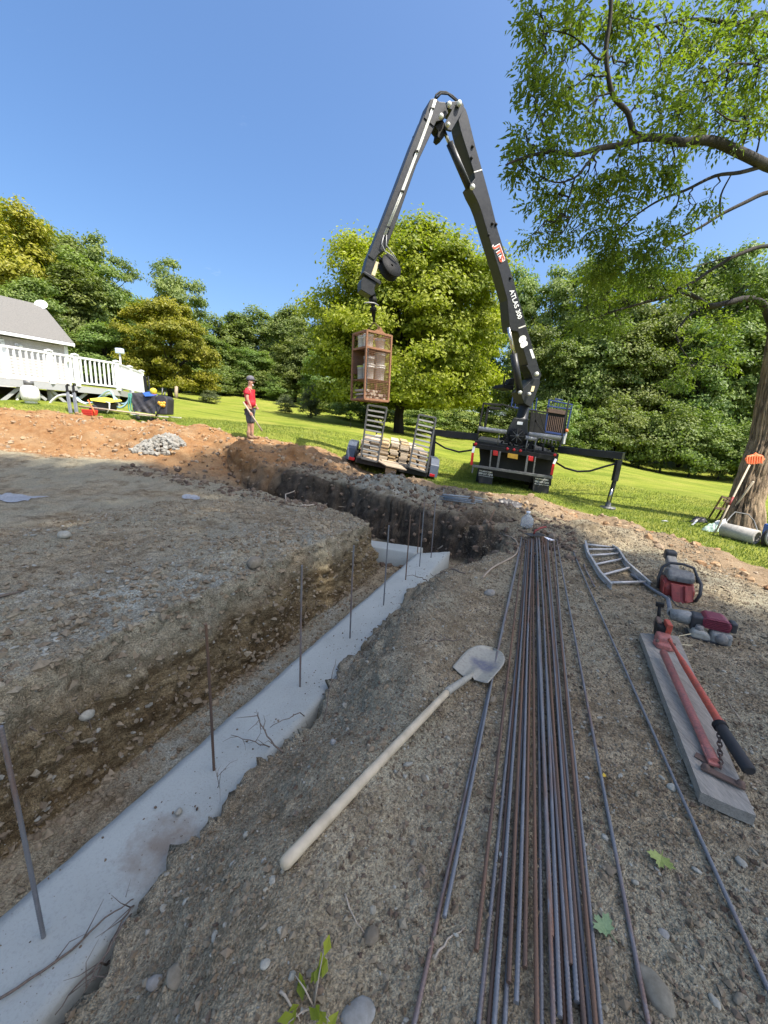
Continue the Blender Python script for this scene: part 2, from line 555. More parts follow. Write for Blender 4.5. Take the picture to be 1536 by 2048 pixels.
# where the turf is: sampled from the edge of the dirt seen from above
def lawn_mask(x, y):
    q = np.stack([x, y, np.zeros_like(x)], 1)
    wob = 0.35 * fbm(q, .7, 4, 31) + 0.12 * fbm(q, 4, 3, 35)
    # polyline of the turf edge, from the far left round to the right front
    E = [(-30, 9.2)] + [tuple(P(*p)[:2]) for p in ((0, 812, 11.3), (100, 822, 11.6), (200, 832, 12), (300, 842, 12.4), (380, 852, 12.2), (470, 868, 11.9), (560, 880, 12), (640, 892, 12.2), (700, 915, 12.2))] + [tuple(PZ(u_, v_, z_)[:2]) for (u_, v_, z_) in ((780, 955, .1), (870, 972, .05), (960, 990, -.05), (1080, 1003, -.15), (1190, 1030, -.25), (1300, 1062, -.25), (1400, 1090, -.22), (1536, 1130, -.2))] + [(7.5, 3.2), (12, 0), (40, -8)]
    E = np.array(E)
    az = np.arctan2(x, y); r = np.hypot(x, y)
    ea, er = np.arctan2(E[:, 0], E[:, 1]), np.hypot(E[:, 0], E[:, 1])
    o = np.argsort(ea)
    lim = np.interp(az, ea[o], er[o], left=er[o][0], right=er[o][-1])
    back = (y < -6)
    m = sstep(-.35, .35, r - lim + wob)
    return np.maximum(m, back * 1.0)

lawn = lawn_mask(gx, gy)
Pn = np.stack([gx, gy, gz], 1)
G3 = Pn.reshape(ns, nv, 3)
tu = np.gradient(G3, axis=0); tv = np.gradient(G3, axis=1)
gn = np.cross(tv, tu); gn /= np.linalg.norm(gn, axis=2, keepdims=True) + 1e-12
gn = gn.reshape(-1, 3); gn[gn[:, 2] < 0] *= -1
near = (np.hypot(gx, gy) < 24)
steep = 1 - sstep(.55, .95, gn[:, 2])
gsv, gvv = GS.ravel(), GV.ravel()
mound = sstep(-.4, -.75, gvv) * (1 - sstep(8.5, 9.5, gsv))
dsp = np.zeros(len(gx))
i = np.where(near)[0]
q = Pn[i]
amp = (1 - lawn[i])
trod = sstep(1.0, 1.4, gvv[i]) * (1 - sstep(3.2, 4.2, gvv[i])) * (1 - sstep(6.2, 7.4, gsv[i]))
d = 0.028 * fbm(q, 1.6, 3, 1) * amp * (1 + 1.2 * mound[i]) * (1 - .9 * trod)
lump = fbm(q, 7, 3, 41)
d += (0.014 + 0.045 * steep[i] + 0.014 * mound[i]) * np.abs(lump) * amp * 1.4 * (1 - .6 * trod)
crumb = fbm(q, 26, 3, 51, .6)
d += (0.011 + 0.022 * steep[i] + .006 * mound[i]) * np.maximum(crumb, -.2) * amp
d += 0.035 * steep[i] * fbm(q * [1, 1, 2.2], 3.2, 3, 61) * amp
strata = 1 - np.abs(fbm(q * [1, 1, 4.5], 4.0, 4, 65)) * 2.2
d += 0.045 * steep[i] * np.clip(strata, -.3, 1) * amp - .02 * steep[i]
d += .016 * mound[i] * np.abs(fbm(q, 3.2, 4, 67)) * amp + .010 * mound[i] * amp * sstep(.1, .4, fbm(q * [1, 1, .5], 9, 3, 68))
# churned heaps beyond the trench are rougher
rough_far = sstep(5.0, 6.5, gsv[i]) * amp
d += 0.20 * rough_far * fbm(q, 1.1, 2, 73) + 0.11 * rough_far * np.abs(fbm(q, 2.6, 4, 71)) + 0.03 * rough_far * fbm(q, 9, 3, 75)
d += rough_far * steep[i] * (.10 * fbm(q * [1, 1, 2], 4.5, 4, 77) + .08 * np.abs(fbm(q, 2.2, 3, 79)))
pat = sstep(.35, .6, fbm(q, 1.1, 2, 81))
d += 0.012 * pat * amp * fbm(q, 14, 3, 85)
d += .0075 * amp * np.maximum(fbm(q, 55, 2, 87), -.1) * (np.hypot(q[:, 0], q[:, 1]) < 5)
d += 0.02 * lawn[i] * fbm(q, .9, 3, 91) + .012 * lawn[i] * fbm(q, 5, 2, 95)
d = np.where(trod > .5, d - .006, d)
dsp[i] = d
# boot print beside the shovel and a few tread marks
bp = PZ(800, 1690, 0)
a_, b_ = gx - bp[0], gy - bp[1]
al, ac = a_ * .28 + b_ * .96, a_ * .96 - b_ * .28
ins = np.exp(-((al / .16) ** 4 + (ac / .055) ** 4))
dsp -= ins * (0.006 + 0.006 * np.sin(al * 2 * math.pi / 0.028))
Pn = Pn + gn * dsp[:, None]
jit = (near & (lawn < .5))
k = np.arange(ns * nv).reshape(ns, nv)
quads = np.stack([k[:-1, :-1], k[1:, :-1], k[1:, 1:], k[:-1, 1:]], -1).reshape(-1, 4)
# colour fields of the soil itself
q = np.stack([gx, gy, gz], 1)
pit_az = np.arctan2(gx, gy)
E2_ = np.array([(-30, 6.0)] + [tuple(PZ(*p_)[:2]) for p_ in ((0, 935, .17), (150, 945, .17), (270, 948, .2), (420, 935, .4), (540, 945, .35), (650, 955, .3), (760, 966, .2), (900, 985, .02), (1000, 1003, -.04), (1200, 1062, -.1), (1400, 1130, -.1), (1536, 1175, -.1))] + [(8, 1.5)])
e_az, e_r = np.arctan2(E2_[:, 0], E2_[:, 1]), np.hypot(E2_[:, 0], E2_[:, 1])
o_ = np.argsort(e_az)
lim2 = np.interp(pit_az, e_az[o_], e_r[o_])
orange = sstep(-.5, .5, np.hypot(gx, gy) - lim2 + .8 * fbm(q, .8, 3, 101)) * (gy > 0)
shale_c = [P(520, 1190, 3.2), P(330, 1215, 2.6), P(740, 960, 9.2), P(800, 985, 8.2), P(640, 1100, 4.5)]
shale = sum(bump2(gx, gy, c_[0], c_[1], r_, r_ * .7) for c_, r_ in zip(shale_c, (1.0, .8, 1.1, 1.2, .8))) 
shale = np.clip(shale + .25 * fbm(q, 1.2, 3, 107), 0, 1) * (1 - .8 * steep)
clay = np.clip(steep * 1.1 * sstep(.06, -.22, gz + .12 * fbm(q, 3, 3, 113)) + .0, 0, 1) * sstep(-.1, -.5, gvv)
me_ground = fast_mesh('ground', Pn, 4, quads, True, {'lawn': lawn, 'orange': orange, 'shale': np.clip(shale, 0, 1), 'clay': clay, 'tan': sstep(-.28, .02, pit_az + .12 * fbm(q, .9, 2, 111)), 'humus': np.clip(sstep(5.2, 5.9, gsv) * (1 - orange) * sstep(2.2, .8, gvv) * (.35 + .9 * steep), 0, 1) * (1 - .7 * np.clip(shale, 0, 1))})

m_ground, nt, bs = new_mat('ground_soil_and_turf')
v = objvec(nt)
A = {}
for nme in ('lawn', 'orange', 'shale', 'clay', 'tan', 'humus'):
    a = nt.nodes.new('ShaderNodeAttribute'); a.attribute_name = nme; A[nme] = a.outputs['Fac']
n_big = noise(nt, 0.9, 5, .6, v)
n_mid = noise(nt, 6, 6, .65, v)
n_fin = noise(nt, 60, 4, .7, v)
vor = nd(nt, 'ShaderNodeTexVoronoi', Scale=55.0); lk(nt, v, vor.inputs['Vector'])
vor2 = nd(nt, 'ShaderNodeTexVoronoi', Scale=140.0); lk(nt, v, vor2.inputs['Vector'])
soil = mixc(nt, ramp(nt, n_mid, .34, .66), (0.195, 0.148, 0.088), (0.450, 0.372, 0.245))
soil = mixc(nt, ramp(nt, n_big, .42, .62), soil, (0.359, 0.327, 0.230))
dark = mixc(nt, ramp(nt, n_fin, .3, .6), (0.126, 0.095, 0.058), soil)
soil = mixc(nt, ramp(nt, n_big, .56, .70), soil, dark)
n_dm = noise(nt, 3.1, 5, .7, v)
soil = mixc(nt, ramp(nt, n_dm, .54, .66), soil, mixc(nt, 1.0, soil, (.62, .58, .55), 'MULTIPLY'))
shl = mixc(nt, ramp(nt, n_mid, .35, .7), (0.239, 0.236, 0.185), (0.416, 0.426, 0.365))
sm_ = nd(nt, 'ShaderNodeMath', op='MULTIPLY'); lk(nt, A['shale'], sm_.inputs[0]); lk(nt, ramp(nt, n_mid, .25, .6), sm_.inputs[1])
soil = mixc(nt, sm_.outputs[0], soil, shl)
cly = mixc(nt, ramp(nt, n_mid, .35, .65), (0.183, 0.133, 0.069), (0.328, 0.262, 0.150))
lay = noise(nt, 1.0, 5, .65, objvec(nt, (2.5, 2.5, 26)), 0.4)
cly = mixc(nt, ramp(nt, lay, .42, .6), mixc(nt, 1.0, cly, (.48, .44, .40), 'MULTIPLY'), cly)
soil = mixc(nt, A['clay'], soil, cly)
org = mixc(nt, ramp(nt, n_mid, .3, .7), (0.248, 0.117, 0.046), (0.392, 0.234, 0.111))
org = mixc(nt, ramp(nt, n_big, .5, .68), org, (0.368, 0.242, 0.130))
tanc = mixc(nt, ramp(nt, n_mid, .3, .7), (0.232, 0.160, 0.092), (0.360, 0.269, 0.174))
org = mixc(nt, A['tan'], org, tanc)
soil = mixc(nt, A['orange'], soil, org)
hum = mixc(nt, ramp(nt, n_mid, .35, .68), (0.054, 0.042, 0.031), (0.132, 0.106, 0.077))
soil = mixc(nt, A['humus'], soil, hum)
peb = mixc(nt, ramp(nt, noise(nt, 85, 4, .78, v), .36, .64), (0.30, 0.28, 0.26), (1.50, 1.48, 1.42))
soil = mixc(nt, 0.75, soil, peb, 'MULTIPLY')
spk = ramp(nt, vor2.outputs['Distance'], .08, .2, (1, 1, 1), (0, 0, 0))
spf = nd(nt, 'ShaderNodeMath', op='MULTIPLY'); lk(nt, spk, spf.inputs[0]); lk(nt, ramp(nt, n_fin, .52, .62), spf.inputs[1])
soil = mixc(nt, spf.outputs[0], soil, (0.302, 0.342, 0.344))
g_lo = noise(nt, .55, 4, .6, v)
vs = objvec(nt, (1, 1, 1)); 
mow = nt.nodes.new('ShaderNodeMapping'); mow.inputs['Rotation'].default_value = (0, 0, math.radians(-24)); mow.inputs['Scale'].default_value = (.12, 1.6, 1)
lk(nt, vs, mow.inputs['Vector'])
n_mow = noise(nt, 1.3, 4, .55, mow.outputs['Vector'])
gr = mixc(nt, ramp(nt, n_mow, .35, .65), (0.152, 0.204, 0.022), (0.308, 0.337, 0.048))
gr = mixc(nt, ramp(nt, g_lo, .45, .7), gr, (0.340, 0.332, 0.064))
n_gf = noise(nt, 38, 5, .75, v)
gr = mixc(nt, ramp(nt, n_gf, .3, .62), mixc(nt, 1.0, gr, (.45, .5, .4), 'MULTIPLY'), gr)
lawn_f = nd(nt, 'ShaderNodeMath', op='ADD'); lk(nt, A['lawn'], lawn_f.inputs[0])
jn = nd(nt, 'ShaderNodeMapRange'); lk(nt, noise(nt, 9, 5, .7, v), jn.inputs[0]); jn.inputs[3].default_value = -.55; jn.inputs[4].default_value = .55
lk(nt, jn.outputs[0], lawn_f.inputs[1])
col = mixc(nt, ramp(nt, lawn_f.outputs[0], .42, .58), soil, gr)
lk(nt, col, bs.inputs['Base Color'])
bs.inputs['Roughness'].default_value = 0.95
bs.inputs['Specular IOR Level'].default_value = 0.15
hm = nd(nt, 'ShaderNodeMath', op='ADD'); lk(nt, n_fin, hm.inputs[0]); lk(nt, vor2.outputs['Distance'], hm.inputs[1])
hm2 = nd(nt, 'ShaderNodeMath', op='ADD'); lk(nt, hm.outputs[0], hm2.inputs[0]); lk(nt, n_gf, hm2.inputs[1])
bump(nt, bs, hm2.outputs[0], 0.8, 0.011)
ground = place('ground', me_ground, m_ground)
tag(ground, 'bare dug earth of the building site running into the mown lawn', None, None, 'structure')
print('ground verts', len(Pn), ns, nv)

def gz_at(x, y):
    """height of the finished ground (relief included) nearest to x, y"""
    s, v = SV(x, y)
    a = int(np.clip(np.searchsorted(gs, s), 1, ns - 2)); b = int(np.clip(np.searchsorted(gv, v), 1, nv - 2))
    return float(Pn.reshape(ns, nv, 3)[a - 1:a + 1, b - 1:b + 1, 2].mean())

# ------------------------------------------------------------------ poured concrete footing
m_conc, nt, bs = new_mat('fresh_concrete')
v = objvec(nt)
n1 = noise(nt, 2.2, 5, .6, v); n2 = noise(nt, 90, 3, .7, v); n3 = noise(nt, 14, 5, .7, v)
c = mixc(nt, ramp(nt, n1, .35, .7), (0.338, 0.355, 0.316), (0.400, 0.421, 0.377))
c = mixc(nt, ramp(nt, n3, .66, .74), c, (0.24, 0.22, 0.19))
c = mixc(nt, ramp(nt, n2, .3, .5), mixc(nt, 1.0, c, (.86, .86, .86), 'MULTIPLY'), c)
# soil smeared over the slab beside the second stake
geo = nt.nodes.new('ShaderNodeNewGeometry')
sp_ = PZ(330, 1690, ZC)
vm = nt.nodes.new('ShaderNodeVectorMath'); vm.operation = 'DISTANCE'; lk(nt, geo.outputs['Position'], vm.inputs[0]); vm.inputs[1].default_value = tuple(sp_)
ds = nd(nt, 'ShaderNodeMath', op='ADD'); lk(nt, vm.outputs['Value'], ds.inputs[0]); mrr = nd(nt, 'ShaderNodeMapRange'); lk(nt, n3, mrr.inputs[0]); mrr.inputs[3].default_value = -.16; mrr.inputs[4].default_value = .16; lk(nt, mrr.outputs[0], ds.inputs[1])
c = mixc(nt, ramp(nt, ds.outputs[0], .02, .19, (.85, .85, .85), (0, 0, 0)), c, (0.20, 0.155, 0.11))
lk(nt, c, bs.inputs['Base Color']); bs.inputs['Roughness'].default_value = .8
hh = nd(nt, 'ShaderNodeMath', op='ADD'); lk(nt, n2, hh.inputs[0]); lk(nt, n3, hh.inputs[1])
bump(nt, bs, hh.outputs[0], .25, .006)

ft = thing('concrete_footing', 'freshly poured grey concrete footing strip lying in the trench', 'footing', (*XY(2.5, .2), ZC - .27))
def slab(name, corners, z1, z0, step=.06):
    """slab with an undulating trowelled top; corners in (s, v): a-b is one end, d-c the other"""
    a, b, c_, d_ = [np.array(q_, float) for q_ in corners]
    n = max(2, int(np.linalg.norm(d_ - a) / step)); m = 9
    V, F = [], []
    for i in range(n + 1):
        f = i / n
        l, r = a + (d_ - a) * f, b + (c_ - b) * f
        for j in range(m + 1):
            p = l + (r - l) * j / m
            x, y = XY(*p)
            w = 0.0035 * math.sin(7 * p[0] + 2 * p[1]) + .003 * random.uniform(-1, 1)
            if j in (0, m): 
                off = .003 * math.sin(11 * f * n * step) + .002 * random.uniform(-1, 1)
                x += FN[0] * off; y += FN[1] * off
            V.append((x, y, z1 + w - (.006 if j in (0, m) else 0)))
    top = len(V)
    for i in range(n):
        for j in range(m):
            q_ = i * (m + 1) + j
            F.append((q_, q_ + 1, q_ + m + 2, q_ + m + 1))
    ring = [i * (m + 1) for i in range(n + 1)] + [n * (m + 1) + j for j in range(1, m + 1)] + [i * (m + 1) + m for i in range(n - 1, -1, -1)] + [j for j in range(m - 1, 0, -1)]
    for q_ in ring: V.append((V[q_][0], V[q_][1], z0))
    L = len(ring)
    for k_ in range(L): F.append((ring[k_], ring[(k_ + 1) % L], top + (k_ + 1) % L, top + k_))
    mb = MB(); mb.add(V, F, True)
    return mb.build(name, m_conc, ft)
slab('long_strip', [(-5, 0), (-5, .43), (5.35, .43), (4.98, 0)], ZC, ZC - .27)
slab('cross_strip', [(4.95, -.012), (5.337, -.012), (5.0, -4.0), (4.6, -4.0)], ZC, ZC - .27)
# ------------------------------------------------------------------ trees
M_BARK = bark_mat('bark_brown', (0.30, 0.215, 0.13), (0.04, 0.027, 0.018), 14.0)
M_BARK_SHADED = bark_mat('bark_dark_shaded', (0.036, 0.029, 0.023), (0.012, 0.010, 0.008))  # near-black bark; crown shade on the ash limbs is put into the colour
L_MAPLE = leaf_mat('leaf_maple', (0.180, 0.240, 0.026), (0.450, 0.470, 0.045), .45, .0)
L_YELLOW = leaf_mat('leaf_yellow_maple', (0.150, 0.175, 0.020), (0.370, 0.330, 0.035), .42, .0)
L_WOOD = leaf_mat('leaf_wood', (0.085, 0.145, 0.038), (0.265, 0.325, 0.080), .4, .02)
L_AIRY = leaf_mat('leaf_airy', (0.110, 0.170, 0.050), (0.290, 0.340, 0.100), .42, .015)
L_BUSH = leaf_mat('leaf_bush', (0.080, 0.110, 0.045), (0.170, 0.190, 0.080), .3, .01)
L_ASH = leaf_mat('leaf_ash', (0.095, 0.150, 0.030), (0.270, 0.320, 0.045), .55, .0)

def leaves(rng, C, size, nrm, asp=0.62, droop=0.0, dirs=None):
    """one rhombic leaf at each centre C, facing nrm; returns V, F"""
    n = len(C)
    nrm = nrm / (np.linalg.norm(nrm, axis=1, keepdims=True) + 1e-9)
    d = rng.normal(size=(n, 3)) if dirs is None else dirs
    d = d - nrm * (d * nrm).sum(1, keepdims=True)
    d /= np.linalg.norm(d, axis=1, keepdims=True) + 1e-9
    w = np.cross(nrm, d)
    L = size[:, None]
    V = np.stack([C - d * L * .5, C + w * L * asp * .5 - d * L * .05 + nrm * L * .10, C + d * L * .5, C - w * L * asp * .5 - d * L * .05 + nrm * L * .10], 1).reshape(-1, 3)
    return V, np.arange(n * 4).reshape(-1, 4)

def crown_mesh(name, rng, cl, per, lsize, up=.2, flat=.7, spread=1.0, core=None):
    """cl: (k,4) clumps x,y,z,r"""
    cl = np.array(cl)
    w = cl[:, 3] ** 2; w = w / w.mean()
    cnt = np.maximum(6, (per * w).astype(int))
    ci = np.repeat(np.arange(len(cl)), cnt)
    n = len(ci)
    d = rng.normal(size=(n, 3)); d /= np.linalg.norm(d, axis=1, keepdims=True)
    d[:, 2] = np.where(d[:, 2] < -.2, -d[:, 2] * rng.uniform(0, 1, n), d[:, 2])
    rr = rng.uniform(.35, 1.0, n) ** .5 * (1 + .25 * rng.normal(size=n))
    C = cl[ci, :3] + d * (rr * cl[ci, 3])[:, None] * [1, 1, flat]
    ctr = cl[:, :3].mean(0) if core is None else np.array(core)
    out = C - ctr; out /= np.linalg.norm(out, axis=1, keepdims=True) + 1e-6
    nr = d * .5 + out * .5 + [0, 0, up] + rng.normal(size=(n, 3)) * .42
    V, F = leaves(rng, C, lsize * rng.uniform(.6, 1.35, n), nr)
    crnd = rng.uniform(0, 1, len(cl))
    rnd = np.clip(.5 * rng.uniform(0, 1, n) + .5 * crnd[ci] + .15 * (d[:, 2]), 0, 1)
    return fast_mesh(name, V, 4, F, False, {'rnd': np.repeat(rnd, 4)})

def limb_path(rng, a, b, n=6, wob=.12):
    a, b = np.array(a, float), np.array(b, float)
    L = np.linalg.norm(b - a)
    pts = [a]
    for i in range(1, n):
        f = i / n
        p = a + (b - a) * f + rng.normal(size=3) * wob * L * .35 * math.sin(math.pi * f)
        p[2] += .10 * L * math.sin(math.pi * f)
        pts.append(p)
    pts.append(b)
    return np.array(pts)

def trunk_mesh(rng, h, r, cl, nl=10, lean=(0, 0), low=.25):
    mb = MB()
    pts = [np.array([lean[0] * f ** 1.3 * h, lean[1] * f ** 1.3 * h, h * f]) + rng.normal(size=3) * [.012 * h, .012 * h, 0] * (f > 0) for f in np.linspace(0, .92, 9)]
    pts[0][2] = -.4
    rad = [r * 1.35, r] + [r * (1 - .9 * f) for f in np.linspace(.15, 1, 7)]
    mb.tube(pts, rad, 9)
    cl = np.array(cl)
    for k in rng.choice(len(cl), min(nl, len(cl)), replace=False):
        c = cl[k, :3]
        f = np.clip((c[2] / h) * .62, low, .85)
        p0 = np.array([np.interp(f * h, [q[2] for q in pts], [q[j] for q in pts]) for j in range(3)])
        L = np.linalg.norm(c - p0)
        pp = limb_path(rng, p0, c, 5)
        r0 = r * .42 * (1 - .6 * f)
        mb.tube(pp, np.linspace(r0, .02, len(pp)), 6, cap=False)
    return mb

def ellipsoid_clumps(rng, n, h, rx, base, prof, rc, shell=.55):
    """clumps in a crown of height h, half width rx, prof(f) gives the relative width at height fraction f"""
    out = []
    while len(out) < n:
        f = rng.uniform(0, 1)
        w = prof(f)
        if rng.uniform() > w ** 1.2: continue
        a = rng.uniform(0, 2 * math.pi)
        q = rng.uniform(shell, 1) if rng.uniform() < .85 else rng.uniform(0, shell)
        k = 1 + .16 * math.sin(3 * a + 5 * f) + .1 * rng.normal()
        r_ = rc * rng.uniform(.65, 1.3)
        out.append((math.cos(a) * rx * w * q * k, math.sin(a) * rx * w * q * k, base + (h - base) * f, r_))
    return out

PROF = {
    'round': lambda f: max(.05, math.sin(math.pi * (.12 + .83 * f)) ** .7),
    'maple': lambda f: max(.05, (1 - ((f - .34) / .70) ** 2) ** .58 if abs(f - .34) < .69 else .05),
    'tall': lambda f: max(.05, (math.sin(math.pi * (.10 + .82 * f))) ** .9 * (.75 + .25 * math.sin(9 * f))),
    'cone': lambda f: max(.06, (1 - f) ** .75 * min(1, .45 + 3.5 * f)),
}

def make_tree(name, seed, h, rx, base, prof, ncl, per, rc, lsize, lmat, bmat, r, label, cat='tree', group=None, nl=10, lean=(0, 0), flat=1.0, shell=.5):
    rng = np.random.default_rng(seed)
    cl = ellipsoid_clumps(rng, ncl, h, rx, base, PROF[prof], rc, shell)
    t = thing(name, label, cat, (0, 0, 0), group)
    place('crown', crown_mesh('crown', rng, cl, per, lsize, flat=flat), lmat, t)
    trunk_mesh(rng, h, r, cl, nl, lean, max(.12, base / h)).build('trunk', bmat, t, recenter=False)
    return t

# prototypes of the wood's trees, 12 m high and 3.4 m in half width
protos = [
    make_tree('wood_tree', 11, 12, 3.4, 1.2, 'round', 120, 210, 1.0, .30, L_WOOD, M_BARK_SHADED, .20, 'x', nl=16),
    make_tree('wood_tree', 12, 12, 3.4, .6, 'tall', 125, 200, .95, .29, L_WOOD, M_BARK_SHADED, .20, 'x', nl=16),
    make_tree('wood_tree', 13, 12, 3.4, 3.6, 'round', 70, 170, .85, .27, L_AIRY, M_BARK_SHADED, .17, 'x', nl=22, flat=.8),
    make_tree('wood_tree', 14, 12, 3.4, .5, 'maple', 125, 200, 1.0, .29, L_WOOD, M_BARK_SHADED, .2, 'x', nl=14),
    make_tree('wood_tree', 15, 12, 3.4, 2.4, 'tall', 80, 180, .85, .26, L_AIRY, M_BARK_SHADED, .17, 'x', nl=20, flat=.85),
    make_tree('wood_tree', 16, 12, 3.4, .8, 'maple', 120, 200, .95, .28, L_YELLOW, M_BARK_SHADED, .2, 'x', nl=12),
]
_used = [False] * len(protos)
def wood(kind, u, vtop, t, wpx, label, group, rot=None, name='wood_tree', squash=None):
    if not _used[kind]:
        o = protos[kind]; _used[kind] = True
    else:
        o = copy_tree(protos[kind])
    p = P(u, vtop, t)
    zb = hz(p[0], p[1])
    h = max(2.0, p[2] - zb)
    w = wpx / FPX * t / 2
    o.name = name
    o.location = (float(p[0]), float(p[1]), zb - .05)
    o.scale = (w / 3.4, w / 3.4 * 1.0, h / 12)
    o.rotation_euler = (0, 0, rot if rot is not None else (u * 0.37 + vtop) % 6.28)
    return tag(o, label, 'tree', group)

# left of the yellow maple, behind the house
LW = [(5, -110, 400, 25, 210), (0, -60, 395, 30, 230), (5, 28, 418, 25, 150), (0, 95, 452, 31, 150), (2, 195, 478, 30, 120), (1, 148, 540, 26, 150), (3, 60, 560, 23, 120), (0, 232, 585, 31, 110), (3, 205, 650, 25, 110), (2, 347, 530, 36, 110), (1, 300, 610, 40, 120), (3, 120, 470, 29, 150), (0, 170, 520, 28, 140), (3, 0, 540, 27, 160), (0, 265, 640, 33, 120), (3, 380, 640, 38, 110), (1, -20, 480, 28, 170)]
LW.sort(key=lambda a: a[1])
for i, (k_, u, vt, t, w) in enumerate(LW):
    wood(k_, u, vt, t, w, '%s broadleaf tree of the wood behind the house, %s from the left' % (['dark', 'dark', 'pale airy', 'dark', 'pale airy', 'yellow-green'][k_], ordinal(i)), 'trees behind the house')
BW = [(0, 425, 640, 44, 110), (1, 475, 632, 46, 100), (0, 528, 626, 48, 110), (3, 580, 618, 44, 100), (2, 630, 628, 40, 110), (1, 445, 688, 40, 90), (3, 505, 700, 41, 90), (0, 590, 680, 38, 90), (4, 680, 600, 40, 130), (0, 745, 640, 42, 140), (1, 830, 640, 44, 140), (0, 920, 640, 42, 140), (3, 650, 700, 36, 90), (1, 985, 620, 40, 120)]
BW.sort(key=lambda a: a[1])
for i, (k_, u, vt, t, w) in enumerate(BW):
    wood(k_, u, vt, t, w, '%s tree of the far wood behind the lawn, %s from the left' % (['dark round', 'dark tall', 'airy', 'dark low', 'airy tall', 'yellow'][k_], ordinal(i)), 'trees of the far wood')
RW = [(4, 1050, 548, 36, 120), (2, 1110, 545, 35, 130), (4, 1175, 540, 33, 130), (0, 1235, 552, 33, 140), (2, 1300, 545, 31, 140), (0, 1375, 548, 30, 150), (1, 1440, 528, 30, 150), (2, 1500, 505, 29, 150), (0, 1570, 500, 28, 170), (1, 1650, 500, 27, 180),
      (3, 1075, 660, 30, 120), (1, 1130, 690, 28, 110), (0, 1200, 640, 28, 140), (3, 1275, 650, 27, 140), (1, 1345, 640, 27, 130), (3, 1420, 650, 26, 150), (0, 1500, 620, 26, 150), (3, 1580, 630, 25, 160)]
RW.sort(key=lambda a: a[1])
for i, (k_, u, vt, t, w) in enumerate(RW):
    wood(k_, u, vt, t, w, '%s tree of the wood right of the crane, %s from the left' % (['dark round', 'dark tall', 'pale airy', 'dark low', 'pale tall', 'yellow'][k_], ordinal(i)), 'trees of the right wood')
# shrubs along the foot of the right wood and a low dark row at the lawn's far edge
SH = [(1085, 800, 27, 90), (1135, 800, 25.5, 90), (1190, 815, 25, 95), (1245, 790, 25, 110), (1300, 820, 24.5, 100), (1350, 800, 24, 110), (1405, 815, 23.5, 110), (1460, 850, 23, 110), (1520, 840, 22.5, 110), (1590, 840, 22, 120)]
shrub0 = make_tree('shrub', 31, 4, 1.7, .1, 'round', 60, 110, .5, .17, L_WOOD, M_BARK_SHADED, .05, 'x', 'shrub', nl=8)
for i, (u, vt, t, w) in enumerate(SH):
    o = shrub0 if i == 0 else copy_tree(shrub0)
    p = P(u, vt, t); zb = hz(p[0], p[1])
    o.location = (float(p[0]), float(p[1]), zb - .1); o.scale = (w / FPX * t / 3.4,) * 2 + ((p[2] - zb) / 4,); o.rotation_euler = (0, 0, i * 1.7)
    tag(o, 'leafy shrub at the foot of the right wood, %s from the left' % ordinal(i), 'shrub', 'shrubs at the foot of the right wood')
SH2 = [(395, 735, 36, 60), (430, 745, 38, 70), (470, 738, 40, 80), (520, 740, 40, 80), (560, 752, 38, 70), (650, 760, 33, 80), (700, 775, 30, 80), (760, 790, 30, 90), (850, 800, 32, 100), (930, 810, 32, 100), (1010, 815, 31, 90)]
for i, (u, vt, t, w) in enumerate(SH2):
    o = copy_tree(shrub0)
    p = P(u, vt, t); zb = hz(p[0], p[1])
    o.location = (float(p[0]), float(p[1]), zb - .1); o.scale = (w / FPX * t / 3.4,) * 2 + (max(1.0, p[2] - zb) / 4,); o.rotation_euler = (0, 0, i * 2.1)
    tag(o, 'dark shrub at the far edge of the lawn, %s from the left' % ordinal(i), 'shrub', 'shrubs at the far edge of the lawn')

# the big maple on the lawn and the yellowish one by the deck
def on_px(o, u, vtop, t, h0, w=None, w0=None):
    p = P(u, vtop, t); zb = hz(p[0], p[1])
    o.location = (float(p[0]), float(p[1]), zb - .05)
    s = (p[2] - zb) / h0
    k = s if w is None else w / w0
    o.scale = (k, k, s)
mp = make_tree('maple_tree', 41, 13, 5.8, 1.9, 'maple', 480, 300, .95, .225, L_MAPLE, M_BARK_SHADED, .30, 'large bright green maple standing on the lawn behind the trailer', nl=30, flat=1.0, shell=.62)
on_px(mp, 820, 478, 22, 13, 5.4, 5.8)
ym = make_tree('maple_tree', 42, 6.4, 2.9, .7, 'maple', 170, 210, .55, .18, L_YELLOW, M_BARK_SHADED, .16, 'yellowish green maple on the lawn beside the white deck', nl=18, flat=.85)
on_px(ym, 332, 604, 26, 6.4)
# bushes standing free on the lawn
for i, (u, vt, t, w, prof, lb) in enumerate(((418, 778, 27, 42, 'round', 'low round grey-green bush on the lawn below the yellowish maple'), (570, 789, 27, 42, 'round', 'low loose bush on the lawn left of the pointed bush'), (622, 762, 25.5, 52, 'cone', 'pointed grey-green bush on the lawn left of the big maple'))):
    b = make_tree('bush', 50 + i, 2, .9, .05, prof, 50, 80, .26, .10, L_BUSH, M_BARK_SHADED, .04, lb, 'bush', nl=10)
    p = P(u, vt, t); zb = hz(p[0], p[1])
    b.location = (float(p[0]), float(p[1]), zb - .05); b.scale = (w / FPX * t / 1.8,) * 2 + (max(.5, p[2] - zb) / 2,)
sp = make_tree('sapling', 57, 2.2, .55, 1.0, 'round', 12, 14, .22, .16, L_ASH, M_BARK_SHADED, .02, 'thin young sapling with a few long leaves left of the maple trunk', 'sapling', nl=6)
on_px(sp, 702, 818, 19, 2.2)

